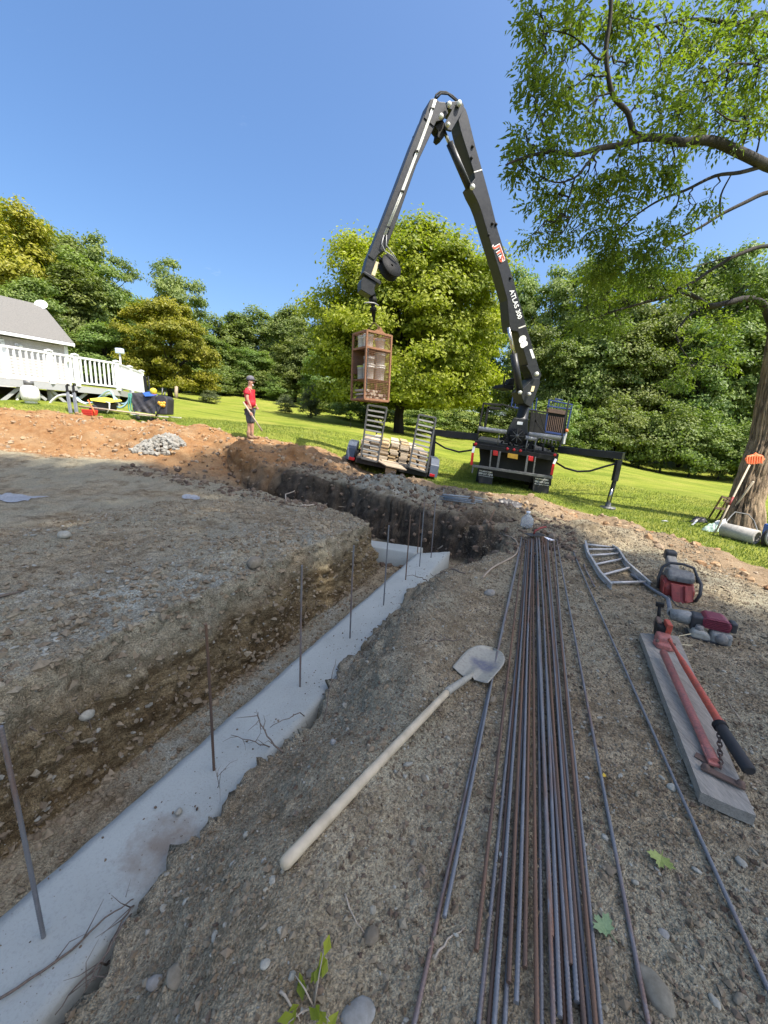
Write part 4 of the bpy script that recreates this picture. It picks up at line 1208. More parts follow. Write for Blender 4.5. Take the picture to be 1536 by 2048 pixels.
cb.build('conduit', M_PIN, b2)
for (u, v_) in ((864, 218), (833, 303), (804, 383), (777, 455)):
    c = PB(u, v_, HW + .035); MB().box(c, (.09, .05, .03)).build('clip', M_BLACK2, b2)
bpoly([(737, 508), (727, 545), (742, 551), (757, 508)], HW - .02, .28, 'jib_extension', M_BLACK)
bpoly([(752, 522), (759, 526), (750, 553), (742, 549)], HW - .06, .16, 'jib_inner', M_CREAM)
bpoly([(725, 545), (729, 542), (764, 563), (761, 570)], HW + .03, .36, 'jib_collar')
bpoly([(722, 562), (727, 553), (754, 565), (749, 576), (750, 588), (743, 592), (722, 579)], HW, .28, 'rotator_bracket')
ra, rb = PB(745, 586), PB(748, 644)
dv = rb - ra
T('rotator', MB().tube([ra + dv * f for f in (0, .15, .16, .34, .35, .5, .51, .62, .63, .8, .81, 1)], [.07, .07, .10, .10, .05, .05, .085, .085, .05, .05, .035, .03], 14), M_BLACK2, bevel=0)
T('hose', MB().tube([PB(729, 606, .1), PB(737, 605, .12), PB(748, 606, .12), PB(757, 611, .1)], .016, 8), M_PIPE, bevel=0)
hr = PB(779, 536, .12)
T('hose_reel', MB().lathe([(.03, -.10), (.27, -.10), (.28, -.07), (.22, -.06), (.22, .06), (.28, .07), (.27, .10), (.03, .10)], hr, (.55, -.65, .35), 26), M_BLACK2, bevel=0)
T('reel_arm', MB().bar(PB(757, 514, .1), PB(772, 528, .1), .06, .05).bar(PB(757, 514, .1), PB(800, 552, .12), .025, .04), M_BLACK, bevel=0)
T('hose', MB().tube([PB(768, 470, .2), PB(763, 488, .22), PB(770, 503, .2), PB(785, 512, .2), PB(793, 524, .15)], .014, 8), M_PIPE, bevel=0)
T('hose', MB().tube([PB(773, 470, .2), PB(772, 490, .2), PB(786, 508, .2), PB(796, 524, .15)], .012, 8), M_PIPE, bevel=0)
T('hose', MB().tube([PB(869, 200), PB(872, 190), PB(880, 184), PB(892, 184.5), PB(905, 192), PB(916, 202)], .022, 8), M_RUBBER, bevel=0)
T('hose', MB().tube([PB(871, 199, .1), PB(882, 187, .1), PB(896, 188, .1), PB(913, 202, .1)], .02, 8), M_RUBBER, bevel=0)
T('hose', MB().tube([PB(847, 240, -.1), PB(838, 262, -.1), PB(826, 276, -.1)], .025, 6), M_RUBBER, bevel=0)
# seat on the column, with its own little label
T('operator_seat', MB().prism([PB(1004, 775, -.3), PB(1026, 780, -.3), PB(1030, 772, -.3), PB(1008, 768, -.3)], -BN * .45).bar(PB(1006, 776, -.3), PB(1009, 752, -.3), .04, .04).bar(PB(1008, 752, -.3), PB(1024, 748, -.3), .03, .03).prism([PB(1016, 768, -.4), PB(1028, 771, -.4), PB(1029, 755, -.4), PB(1020, 758, -.4)], -BN * .2), M_BLACK2)
T('seat_label', pxpoly(MB(), YB + .9, [(1010, 768), (1019, 771), (1018, 775), (1009, 772)], .01), M_WHITE, bevel=0)
T('warning_label', MB().prism([PB(1064, 772, .215), PB(1070, 772, .215), PB(1067, 783, .215), PB(1061, 783, .215)], -BN * .008), M_CREAM, bevel=0)
# blue guards and the oil cooler at the right
gd = MB()
for a, b, w in (((1098, 800), (1146, 810), 3), ((1094, 812), (1144, 819), 3), ((1098, 800), (1090, 864), 2.5), ((1144, 812), (1132, 868), 3), ((1088, 863), (1130, 870), 4), ((1110, 798), (1126, 800), 3)):
    pxbar(gd, a, b, YB + 1.3, w, .05)
for k_ in range(9): pxbar(gd, (1100 + k_ * 5, 800 + k_), (1099 + k_ * 5, 812 + k_), YB + 1.32, 1.2, .02)
T('blue_guard', gd, M_BLUE)
cl_ = T('cooler_frame', pxpoly(MB(), YB + 1.36, [(1098, 816), (1136, 822), (1130, 868), (1090, 862)], .12), M_BLACK2)
for k_ in range(9):
    pxbar(MB(), (1098 + k_ * 3.7, 831 + k_ * .55), (1093 + k_ * 3.7, 861 + k_ * .55), YB + 1.33, 1.7, .03).build('slat', M_RUSTBAR, cl_)
T('work_lamp', pxpoly(MB(), YB + 1.3, [(1094, 816), (1133, 822), (1132, 830), (1093, 824)], .08), M_RUSTBAR)
gl = MB()
for a, b, w in (((1026, 792), (1022, 816), 2.5), ((1021, 814), (1074, 821), 3), ((1074, 796), (1071, 822), 2.5), ((1040, 798), (1038, 818), 2), ((1032, 796), (1030, 816), 2), ((1066, 797), (1064, 820), 2)):
    pxbar(gl, a, b, YB + 1.9, w, .05)
T('blue_guard', gl, M_BLUE)
ph = MB()
for a, b, w in (((1060, 820), (1096, 826), 3), ((1064, 822), (1060, 866), 4), ((1074, 824), (1068, 866), 3.5), ((1070, 840), (1090, 868), 4), ((1080, 826), (1090, 862), 2)):
    pxbar(ph, a, b, YB + 1.1, w, .05)
T('rack_frame', ph, M_BLACK2)
pxbar(ps := MB(), (1138, 800), (1118, 905), YB + .8, 3.5, .05); T('side_post', ps, M_BLACK)
T('beacon', MB().lathe([(.001, 0), (.05, 0), (.045, .07), (.02, .09), (.001, .092)], PY(1133, 864, YB + .7), (0, 0, 1), 14), M_ORANGE, bevel=0)
T('beacon_bracket', MB().bar(PY(1133, 864, YB + .7), PY(1128, 888, YB + .7), .05, .04).bar(PY(1128, 872, YB + .65), PY(1126, 888, YB + .65), .09, .03), M_PIN)
# outriggers
fy = PZ(1215, 1016, -.37)
gr_ = hz(fy[0], fy[1])
lf = PZ(1215, 1015, gr_ + .02); YL = float(lf[1])
orr = T('outrigger_beam', MB().bar(PY(1118, 899, YB + .75), PY(1247, 912, YL + .02), .2, .19), M_BLACK)
T('outrigger_leg', MB().bar(PY(1238, 920, YL), PY(1229, 962, YL), .13, .13, up=(0, 1, 0)).bar(PY(1229, 962, YL), PY(1217, 1004, YL), .085, .085, up=(0, 1, 0)), M_BLACK)
T('jack_rod', MB().cyl(PY(1224, 978, YL - .07), PY(1217, 1004, YL - .07), .03), M_CHROME, bevel=0)
T('jack_foot', MB().lathe([(.03, .16), (.07, .13), (.07, .04), (.20, .02), (.21, .0), (.20, -.03)], lf, (0, 0, 1), 18), M_GREY, bevel=0)
T('hose', MB().tube([PY(1112, 925, YB + .5), PY(1130, 936, 11.4), PY(1155, 943, 11.1), PY(1180, 942, 10.9), PY(1210, 933, YL + .1), PY(1236, 926, YL)], .028, 8), M_RUBBER, bevel=0)
T('outrigger_beam', MB().bar(PY(955, 874, YB + .75), PY(862, 864, YB + 1.6), .2, .2), M_BLACK)
lg = PY(866, 880, YB + 1.6)
T('outrigger_leg', MB().bar(lg + [0, 0, .15], [lg[0], lg[1], hz(lg[0], lg[1]) + .05], .16, .16, up=(0, 1, 0)), M_BLACK)
T('jack_foot', MB().lathe([(.03, .16), (.07, .13), (.07, .04), (.20, .02), (.21, .0), (.20, -.03)], (lg[0], lg[1], hz(lg[0], lg[1])), (0, 0, 1), 18), M_GREY, bevel=0)
T('hose', MB().tube([PY(870, 884, 12.8), PY(890, 896, 12.7), PY(918, 904, 12.4), PY(945, 900, 12)], .028, 8), M_RUBBER, bevel=0)

# ------------------------------------------------------------------ trailer with its upright ramps
M_WOODW = paint('weathered_planks', (0.30, 0.235, 0.16), .8, 0, (0.26, 0.20, 0.14), 5, .7, .4, stretch=(6, 1, 6))
M_WOODY = paint('fresh_lumber', (0.42, 0.30, 0.155), .75, 0, (0.36, 0.25, 0.13), 6, .7, .3, stretch=(6, 1, 6))
M_WOODP = paint('pale_lumber', (0.44, 0.36, 0.25), .8, 0, (0.42, 0.34, 0.25), 6, .7, .3, stretch=(6, 1, 6))
M_RAMP = paint('ramp_steel', (0.11, 0.11, 0.105), .5, .4, (0.1, 0.09, 0.08), 8, .6, .2)
M_FEND = paint('fender_blue_grey', (0.06, 0.075, 0.10), .4, .1, (0.04, 0.045, 0.06), 6, .5, .1)
YT = 11.35
A0, A1 = PY(712, 914, YT), PY(856, 944, YT)
X_ = (A1 - A0); TW = np.linalg.norm(X_); X_ /= TW
Y_ = np.array([.12, .99, .02]); Y_ -= X_ * (Y_ @ X_); Y_ /= np.linalg.norm(Y_); Z_ = np.cross(X_, Y_)
MT = np.eye(4); MT[:3, 0] = X_; MT[:3, 1] = Y_; MT[:3, 2] = Z_; MT[:3, 3] = A0
tcn = A0 + X_ * TW / 2 + Y_ * 1.5
trailer = thing('flatbed_trailer', 'flatbed utility trailer with two ladder-like loading ramps folded upright', 'trailer', (tcn[0], tcn[1], hz(tcn[0], tcn[1])))
def TR(name, f, mat, bevel=.005, parent=None):
    mb = MB(MT); f(mb); return mb.build(name, mat, parent or trailer, bevel)
TR('frame', lambda m: (m.box((TW / 2, .05, -.09), (TW, .1, .14)), m.box((.04, 2.1, -.09), (.08, 4.0, .12)), m.box((TW - .04, 2.1, -.09), (.08, 4.0, .12)), m.box((TW / 2, 4.9, -.1), (.1, 1.8, .1)), m.box((TW / 2, 2, -.1), (TW - .2, .08, .1))), M_BLACK2)
for k_ in range(9):
    w = TW / 9
    TR('deck_plank', lambda m: m.box((w * (k_ + .5), 2.05, -.012 + random.uniform(-.004, .004)), (w - .012, 3.95, .035)), M_WOODW, .003)
TR('side_rail', lambda m: m.box((-.02, 2.05, .06), (.05, 4, .12)), M_BLACK2)
TR('side_rail', lambda m: m.box((TW + .02, 2.05, .06), (.05, 4, .12)), M_BLACK2)
for sx_, x0 in ((-1, -.20), (1, TW + .20)):
    def fnd(m):
        pr = [(-.0, .52), (.0, .36), (.3, .44), (.8, .44), (1.15, .36)]
        arc = [(1.55 - .0, -.15), (1.5, .18), (1.25, .38), (.55, .38), (.3, .2), (.22, -.15)]
        pts = [(x0 - .13, y_, z_) for y_, z_ in arc]; m.prism(pts, (.26, 0, 0))
    f_ = TR('fender', fnd, M_FEND, .012)
    def whl(m): m.lathe([(.10, -.1), (.30, -.1), (.33, -.06), (.33, .06), (.30, .1), (.10, .1)], (x0, .9, -.18), (1, 0, 0), 22)
    w_ = TR('wheel', whl, M_RUBBER, 0)
    TR('rim', lambda m: m.lathe([(.01, -.09), (.17, -.085), (.18, .085), (.01, .09)], (x0, .9, -.18), (1, 0, 0), 16), M_GREY, 0, w_)
TR('tail_light', lambda m: m.box((-.12, .0, -.07), (.17, .05, .09)), M_RED, .01)
TR('tail_light', lambda m: m.box((TW + .14, .0, -.07), (.15, .05, .08)), M_RED, .01)
TR('licence_board', lambda m: m.box((TW * .50, -.02, -.19), (.32, .025, .15)), M_WOODW, .003)
TR('ramp_shelf', lambda m: m.prism([(TW * .28, 0, .01), (TW * .62, 0, .01), (TW * .70, -.32, -.05), (TW * .42, -.28, -.05)], (0, 0, .03)), M_WOODW, .003)
def ramp_(c4, nr):
    g = MB(); tl, tr_, br, bl = [PY(u, v_, YT - .06) for u, v_ in c4]
    g.bar(tl, bl, .05, .07, up=(0, 1, 0)); g.bar(tr_, br, .05, .07, up=(0, 1, 0)); g.bar(tl, tr_, .05, .05, up=(0, 1, 0)); g.bar(bl, br, .05, .06, up=(0, 1, 0))
    o = g.build('ramp', M_RAMP, trailer, .005)
    for k_ in range(1, nr):
        f = k_ / nr
        MB().bar(tl + (bl - tl) * f + [0, .01, 0], tr_ + (br - tr_) * f + [0, .01, 0], .03, .045, up=(0, .4, 1)).build('rung', M_GREY, o)
    # brace at the foot
    MB().bar(bl, bl + Y_ * .5 + Z_ * .02, .05, .05).bar(br, br + Y_ * .5 + Z_ * .02, .05, .05).build('hinge', M_BLACK2, o)
ramp_([(736, 810), (774, 816), (755, 924), (722, 916)], 11)
ramp_([(838, 829), (872, 836), (853, 945), (818, 934)], 11)
TR('front_ladder_rail', lambda m: m.box((.35, 3.9, .35), (.05, .05, .8)), M_BLACK2)

# planks stacked on the trailer
mats = [M_WOODW, M_WOODY, M_WOODP]
rng = np.random.default_rng(12)
colx = np.linspace(.16, TW - .16, 7)
for ci, cx in enumerate(colx):
    nlay = [8, 9, 10, 11, 10, 9, 8][ci]
    z = .012
    for li in range(nlay):
        th = rng.choice([.045, .045, .065]); w = rng.uniform(.22, .285); y0 = rng.uniform(.50, .66) + .025 * li; L = rng.uniform(2.3, 2.9)
        m = MB(MT); a_ = rng.normal() * .012
        R_ = np.array([[math.cos(a_), -math.sin(a_), 0], [math.sin(a_), math.cos(a_), 0], [0, 0, 1]])
        m.box((cx + rng.normal() * .012, y0 + L / 2, z + th / 2), (w, L, th - .004), R_)
        z += th + .002
        solo(m, 'plank', mats[rng.integers(0, 3)], 'plank in the trailer stack, %s layer up, %s column from the left' % (ORD[li], ORD[ci]), 'plank', 'planks stacked on the trailer', bevel=.003)
for (xx, yy, lb, w, L, a_) in ((.52 * TW, .28, 'loose plank lying crosswise in front of the lumber stack', .16, .75, .1), (.62 * TW, .32, 'short off-cut board beside the loose plank on the trailer deck', .2, .5, -.2)):
    m = MB(MT); R_ = np.array([[math.cos(a_), -math.sin(a_), 0], [math.sin(a_), math.cos(a_), 0], [0, 0, 1]])
    m.box((xx, yy, .03), (L, w, .04), R_); solo(m, 'plank', M_WOODP, lb, 'plank', bevel=.003)

# ------------------------------------------------------------------ steel cage on the hook
M_CAGE = paint('cage_rust_orange', (0.30, 0.145, 0.075), .75, .1, (0.17, 0.075, 0.04), 9, .7, .25)
M_CAGED = paint('cage_mesh_rust', (0.20, 0.10, 0.06), .8, .1, (0.1, 0.05, 0.03), 9, .7, .2)
M_BUCKET = paint('bucket_white', (0.62, 0.60, 0.55), .5, 0, (0.40, 0.37, 0.32), 6, .6, .1)
M_TUB = paint('tub_grey', (0.42, 0.41, 0.38), .55, 0, (0.25, 0.24, 0.22), 6, .6, .1)
M_LIME = paint('lid_lime', (0.45, 0.48, 0.08), .5, 0, (0.3, 0.3, 0.05), 8, .5, .1)
ca = PB(734, 659); cbz = PB(731.5, 799)[2]
hC = ca[2] - cbz
eA = np.array([math.cos(math.radians(38)), math.sin(math.radians(38)), 0]); eC = np.array([-eA[1], eA[0], 0])
WA, WC = .76, .60
MC = np.eye(4); MC[:3, 0] = eA; MC[:3, 1] = eC; MC[:3, 3] = [ca[0], ca[1], cbz]
cage = thing('lifting_cage', 'rusty orange steel mesh cage hanging from the crane hook', 'cage', (ca[0], ca[1], cbz))
def CG(name, f, mat, bevel=.003, parent=None):
    m = MB(MC); f(m); return m.build(name, mat, parent or cage, bevel)
for x in (0, WA):
    for y in (0, WC):
        CG('corner_post', lambda m: m.box((x, y, hC / 2), (.045, .045, hC)), M_CAGE)
SHV = (.0, .30 * hC, .76 * hC)
for z in SHV:
    CG('shelf', lambda m: m.box((WA / 2, WC / 2, z + .012), (WA, WC, .02)), M_CAGED)
for z in (.012, .76 * hC, hC - .02):
    CG('rail', lambda m: (m.box((WA / 2, 0, z), (WA, .045, .05)), m.box((WA / 2, WC, z), (WA, .045, .05)), m.box((0, WC / 2, z), (.045, WC, .05)), m.box((WA, WC / 2, z), (.045, WC, .05))), M_CAGE)
def wires(m, p0, ex, ez, nx, nz):
    for i in range(1, nx): m.bar(p0 + ex * i / nx, p0 + ex * i / nx + ez, .004, .004, up=(.3, .9, .1))
    for i in range(1, nz): m.bar(p0 + ez * i / nz, p0 + ez * i / nz + ex, .004, .004, up=(.1, .2, .9))
CG('mesh_panel', lambda m: wires(m, np.array([0, -.01, 0.]), np.array([WA, 0, 0.]), np.array([0, 0, hC]), 16, 38), M_CAGE, 0)
CG('mesh_panel', lambda m: wires(m, np.array([0, WC + .01, .0]), np.array([WA, 0, 0.]), np.array([0, 0, hC]), 16, 38), M_CAGED, 0)
CG('mesh_panel', lambda m: wires(m, np.array([WA + .01, 0, .0]), np.array([0, WC, 0.]), np.array([0, 0, hC]), 12, 38), M_CAGED, 0)
CG('back_sheet', lambda m: m.box((WA / 2, WC - .02, .58 * hC), (WA, .006, .36 * hC)), M_CAGED, 0)
CG('lug_plate', lambda m: m.prism([(WA * .28, 0, hC), (WA * .75, 0, hC), (WA * .62, 0, hC + .06), (WA * .56, 0, hC + .13), (WA * .45, 0, hC + .13), (WA * .40, 0, hC + .06)], (0, .02, 0)), M_CAGE)
CG('lug_plate', lambda m: m.prism([(WA * .28, WC, hC), (WA * .75, WC, hC), (WA * .62, WC, hC + .06), (WA * .56, WC, hC + .13), (WA * .45, WC, hC + .13), (WA * .40, WC, hC + .06)], (0, .02, 0)), M_CAGE)
def chain(mb, a, b, n, r=.006, w=.022, l=.03):
    a, b = np.array(a), np.array(b)
    for i in range(n):
        c = a + (b - a) * (i + .5) / n
        x, y, d = basis(b - a)
        s1 = x if i % 2 else y
        ln = np.linalg.norm(b - a) / n * .72
        mb.tube([c + s1 * w * math.cos(t_) + d * ln * math.sin(t_) for t_ in np.linspace(0, 2 * math.pi, 9)], r, 5, cap=False)
    return mb
hook = rb
lug1 = np.array([*(MC @ [WA * .5, 0, hC + .1, 1])[:3]]); lug2 = np.array([*(MC @ [WA * .5, WC, hC + .1, 1])[:3]])
chain(MB(), hook, lug1, 7).build('sling_chain', M_RUSTBAR, cage)
chain(MB(), hook, lug2, 9).build('sling_chain', M_RUSTBAR, cage)
chain(MB(MC), (.03, -.03, .74 * hC), (.03, -.03, .12 * hC), 26, .005, .016).build('hanging_chain', M_GREY, cage)

def bucket(x, y, z, r, h, label, mat=M_BUCKET, lid=None):
    base = (MC @ [x, y, z, 1])[:3]
    t = thing('bucket', label, 'bucket', base, 'buckets in the lifting cage')
    b = MB().lathe([(.001, 0), (r * .84, 0), (r * .86, .01), (r * .96, h * .78), (r * 1.03, h * .79), (r * 1.03, h * .83), (r * .98, h * .84), (r * 1.0, h * .93), (r * 1.05, h * .94), (r * 1.05, h), (r * .96, h), (r * .9, h * .5), (r * .8, .02), (.001, .02)], base, (0, 0, 1), 18).build('body', mat, t)
    if lid: MB().lathe([(.001, h + .012), (r * 1.0, h + .012), (r * 1.07, h), (r * 1.07, h - .03)], base, (0, 0, 1), 18).build('lid', lid, t)
    else: MB().tube([base + np.array([r * math.cos(a_), -.02 + r * .3 * math.sin(a_), h * .9 - .5 * r * math.sin(a_)]) for a_ in np.linspace(0, math.pi, 8)], .004, 5).build('handle', M_GREY, t)
z1, z2 = SHV[1] + .025, SHV[2] + .025
bucket(.22, .17, z1, .145, .36, 'white bucket at the front left of the cage, lower shelf')
bucket(.22, .17, z1 + .14 + .16, .14, .24, 'pale bucket standing on the front left bucket in the cage', M_TUB)
bucket(.55, .17, z1, .15, .37, 'white bucket at the front right of the cage, lower shelf')
bucket(.55, .17, z1 + .37, .15, .30, 'grey-white tub stacked on the front right bucket in the cage', M_TUB)
bucket(.20, .44, z1, .13, .33, 'bucket with a lime-yellow lid at the back left of the cage', M_TUB, M_LIME)
bucket(.16, .16, z2, .13, .30, 'white bucket on the top shelf at the left corner of the cage')
bucket(.18, .45, z2, .12, .30, 'white bucket on the top shelf behind the left corner bucket')
bucket(.54, .18, z2, .13, .26, 'white bucket on the top shelf at the right of the cage')
M_PIPEW = paint('pipe_ends', (0.50, 0.42, 0.32), .7, 0, (0.2, 0.13, 0.09), 20, .7, .2)
for k_ in range(22):
    x = .08 + (k_ % 8) * .085 + rng.uniform(-.01, .01); z = .05 + (k_ // 8) * .085 + rng.uniform(0, .02); L = rng.uniform(.35, .5)
    m = MB(MC); m.cyl((x, .03 + rng.uniform(0, .04), z), (x + rng.normal() * .03, .03 + L, z + rng.normal() * .02), rng.uniform(.028, .04), 10)
    solo(m, 'pipe_piece', M_PIPEW if k_ % 3 else M_RUSTBAR, 'pipe piece in the cage bottom, row %s, %s from the left' % (('one', 'two', 'three')[k_ // 8], ORD[k_ % 8]), 'pipe', 'pipe pieces in the cage')
# ------------------------------------------------------------------ house and deck
M_ROOF = paint('roof_shingles', (0.18, 0.17, 0.15), .95, 0, (0.07, 0.066, 0.062), 22, 1.0, .8)
M_SIDING = paint('siding_grey_beige', (0.46, 0.43, 0.40), .6, 0, (0.38, 0.35, 0.32), 5, .4, .1)
M_PVC = paint('white_vinyl', (0.70, 0.70, 0.69), .4, 0, (0.70, 0.70, 0.69), 3, .4, .03)
M_FASCIA = paint('deck_fascia_grey', (0.34, 0.34, 0.33), .7, 0, (0.33, 0.33, 0.32), 4, .5, .2, stretch=(1, 1, 8))
E1 = P(0, 666, 16.0); E2 = PZ(128, 688, E1[2])
dH = E2 - E1; dH[2] = 0; dH /= np.linalg.norm(dH); nH = np.array([-dH[1], dH[0], 0]); nH = nH if nH[1] > 0 else -nH
E0 = E1 - dH * 8.0
hg = hz(E1[0], E1[1])
house = thing('house', 'grey shingle-roofed house standing behind the white deck', 'house', (E1[0], E1[1], hg))
up = np.array([0, 0, 1.0])
RH, RD = 1.95, 2.7
ov = nH * -.35
e0, e2 = E0 + ov, E2 + dH * .25 + ov
r0, r2 = E0 + nH * RD + up * RH, E2 + dH * .25 + nH * RD + up * RH
b0, b2_ = E0 + nH * (2 * RD + .35), E2 + dH * .25 + nH * (2 * RD + .35)
mb = MB()
for (a, b, c, d) in ((e0, e2, r2, r0), (b2_, b0, r0, r2)):
    n_ = np.cross(b - a, d - a); n_ /= np.linalg.norm(n_)
    n_ = n_ if n_[2] > 0 else -n_
    mb.prism([a, b, c, d], n_ * .06)
roof = mb.build('roof', M_ROOF, house)
nrow = 22
for k_ in range(nrow):                                  # courses of shingles
    f = k_ / nrow
    a, b = e0 + (r0 - e0) * f, e2 + (r2 - e2) * f
    s_ = (r0 - e0) / nrow
    n_ = np.cross(b - a, s_); n_ /= np.linalg.norm(n_)
    m = MB(); m.prism([a + n_ * .062, b + n_ * .062, b + s_ * .98 + n_ * .062, a + s_ * .98 + n_ * .062], n_ * .012)
    m.build('shingle_course', M_ROOF, roof)
MB().bar(e0 - up * .03 - nH * .05, e2 - up * .03 - nH * .05, .12, .12).build('gutter', M_PVC, roof)
MB().bar(e2 + dH * .02 - up * .06, r2 + dH * .02 - up * .06, .04, .16).build('rake_board', M_PVC, roof)
wb = MB()
hgt = E1[2] - hg + 1.0
nb = 26
for k_ in range(nb):
    z0, z1 = E1[2] - .1 - hgt * k_ / nb, E1[2] - .1 - hgt * (k_ + 1) / nb
    a, b = E0.copy(), E2.copy(); 
    wb.add([[*(a - nH * .004)[:2], z0], [*(b - nH * .004)[:2], z0], [*(b - nH * .022)[:2], z1], [*(a - nH * .022)[:2], z1]], [(0, 1, 2, 3)])
gw = [E2 - up * hgt, E2 + nH * 2 * RD - up * hgt, E2 + nH * 2 * RD, E2 + nH * RD + up * (RH - .1), E2]
wb.prism(gw, -dH * .2)
wb.build('wall', M_SIDING, house)
MB().bar(E2 - up * hgt + dH * .03 - nH * .02, E2 - up * .1 + dH * .03 - nH * .02, .14, .1, up=nH).build('corner_trim', M_PVC, house)
MB().bar(E1 - dH * .9 - nH * .05 - up * .3, E1 - dH * .9 - nH * .05 - up * 1.9, .12, .06, up=nH).bar(E1 + dH * .02 - nH * .05 - up * .3, E1 + dH * .02 - nH * .05 - up * 1.9, .12, .06, up=nH).bar(E1 - dH * .95 - nH * .05 - up * .3, E1 + dH * .07 - nH * .05 - up * .3, .06, .12).build('door_frame', M_PVC, house)
lt = E1 + dH * .45 - nH * .1 - up * .42
MB().lathe([(.02, 0), (.06, .05), (.07, .12)], lt, (.5, -.5, .2), 12).lathe([(.02, 0), (.06, .05), (.07, .12)], lt + dH * .2, (-.5, -.6, .2), 12).build('flood_light', M_PVC, house)
lt2 = E2 - nH * .15 - up * .55
MB().lathe([(.03, 0), (.08, .03), (.09, .2), (.04, .26)], lt2 - up * .3, (0, 0, 1), 12).bar(lt2, lt2 + nH * .15, .04, .05).build('wall_lantern', M_PVC, house)
# satellite dish on the ridge
dp = P(83, 611, float((r2 - CAM) @ _f) - .2)
dish = thing('satellite_dish', 'white oval satellite dish on the ridge of the house roof', 'dish', dp - up * .25)
MB().lathe([(.001, 0.0), (.12, .012), (.22, .045), (.26, .07), (.255, .075), (.2, .045), (.001, .015)], dp, (.35, -.72, .45), 24).build('reflector', M_PVC, dish)
MB().cyl(dp + [.02, 0, -.02], dp + [.1, -.25, .05], .014).build('feed_arm', M_BLACK2, dish)
MB().cyl(dp, dp + [.05, .15, -.5], .025).build('mast', M_GREY, dish)

# deck
ZR = float(P(0, 697, 12.5)[2])
rp = [PZ(u, v_, ZR) for u, v_ in ((97.6, 706), (150, 714), (232.7, 727), (259.7, 737), (283, 745.5))]
d01 = rp[0] - rp[1]; d01 /= np.linalg.norm(d01)
rp = [rp[0] + d01 * 3.6, rp[0] + d01 * 1.8] + rp
ZD = ZR - .98
deck = thing('deck', 'raised deck with white picket railing in front of the house', 'deck', (*rp[2][:2], hz(*rp[2][:2])))
for i, p in enumerate(rp):
    po = MB().box((p[0], p[1], ZR - .47), (.13, .13, 1.06)).build('railing_post', M_PVC, deck, .008)
    MB().box((p[0], p[1], ZR + .075), (.17, .17, .035)).add([[p[0] - .085, p[1] - .085, ZR + .092], [p[0] + .085, p[1] - .085, ZR + .092], [p[0] + .085, p[1] + .085, ZR + .092], [p[0] - .085, p[1] + .085, ZR + .092], [p[0], p[1], ZR + .13]], [(0, 1, 4), (1, 2, 4), (2, 3, 4), (3, 0, 4)]).build('post_cap', M_PVC, po)
for a, b in zip(rp[:-1], rp[1:]):
    L = np.linalg.norm(b - a)
    for z, h in ((ZR, .07), (ZR - .86, .06)):
        q = np.array([0, 0, z - ZR]); MB().bar(a + q, b + q, .07, h).build('rail', M_PVC, deck, .006)
    n = max(3, int(round(L / .145)))
    for k_ in range(1, n):
        c = a + (b - a) * k_ / n
        MB().box((c[0], c[1], ZR - .43), (.062, .03, .84), np.array([[math.cos(.3), -math.sin(.3), 0], [math.sin(.3), math.cos(.3), 0], [0, 0, 1]])).build('baluster', M_PVC, deck)
    q = np.array([0, 0, ZD - ZR - .10]); MB().bar(a + q, b + q, .05, .22).build('fascia', M_FASCIA, deck)
outl = [*rp, rp[-1] + nH * 2.5, rp[0] + nH * 4]
MB().prism([[p[0], p[1], ZD - .03] for p in outl], (0, 0, .03)).build('deck_floor', M_FASCIA, deck)
def at_deck(u, v_, dy=0.0):
    """point on the vertical plane of the deck front"""
    n_ = np.cross(rp[3] - rp[2], up); n_ /= np.linalg.norm(n_)
    d = ray(u, v_); o_ = rp[2] + nH * dy
    return CAM + d * (((o_ - CAM) @ n_) / (d @ n_))
for (a, b) in (((42, 772), (3, 803)), ((101, 779), (131, 806)), ((173, 786), (158, 797)), ((60, 775), (92, 800))):
    MB().bar(at_deck(*a, .15), at_deck(*b, .15), .09, .09).build('brace', M_FASCIA, deck)
for f in (0, 1, 2, 4):
    p = rp[f] + nH * .25
    MB().bar([p[0], p[1], ZD - .1], [p[0], p[1], hz(p[0], p[1]) - .1], .14, .14, up=(0, 1, 0)).build('support_post', M_FASCIA, deck)
p = rp[4] + nH * .2
MB().bar([*p[:2], ZD - .1], [*p[:2], hz(*p[:2]) - .1], .14, .14, up=(0, 1, 0)).build('support_post', M_FASCIA, deck)
# skirting in shade under the deck
M_DARKW = paint('old_dark_boards', (0.07, 0.055, 0.045), .9, 0, (0.03, 0.025, 0.02), 5, .6, .3)
q0, q1 = rp[0] + nH * 2.6, rp[4] + nH * 2.0
for k_ in range(3):
    z = ZD - .3 - .33 * k_
    MB().bar([*q0[:2], z], [*q1[:2], z], .03, .3).build('skirt_board', M_DARKW, deck)
# lamp on the deck
lp = P(240, 732, 15.6); l2 = P(239.5, 703, 15.6)
lamp = thing('solar_lamp', 'square white lamp on a thin post behind the deck railing', 'lamp', (lp[0], lp[1], ZD))
MB().cyl([lp[0], lp[1], ZD], l2, .03).build('post', M_PVC, lamp)
MB().box(l2 + up * .02, (.26, .2, .2)).build('head', paint('lamp_glass_blue', (.55, .63, .72), .2, 0, (.45, .5, .6), 4, .4, .02), lamp, .02)
# dark folded screen at the end of the railing
s0, s1 = P(289, 752, 16.9), P(296, 800, 16.9)
solo(MB().bar(s0, [s0[0] + .05, s0[1], hz(s0[0], s0[1])], .12, .05, up=(0, 1, 0)).cyl(s0 + [.16, 0, 0], [s0[0] + .22, s0[1], hz(s0[0], s0[1])], .025), 'folded_screen', M_BLACK2, 'narrow dark folded screen standing at the far end of the deck railing', 'screen')

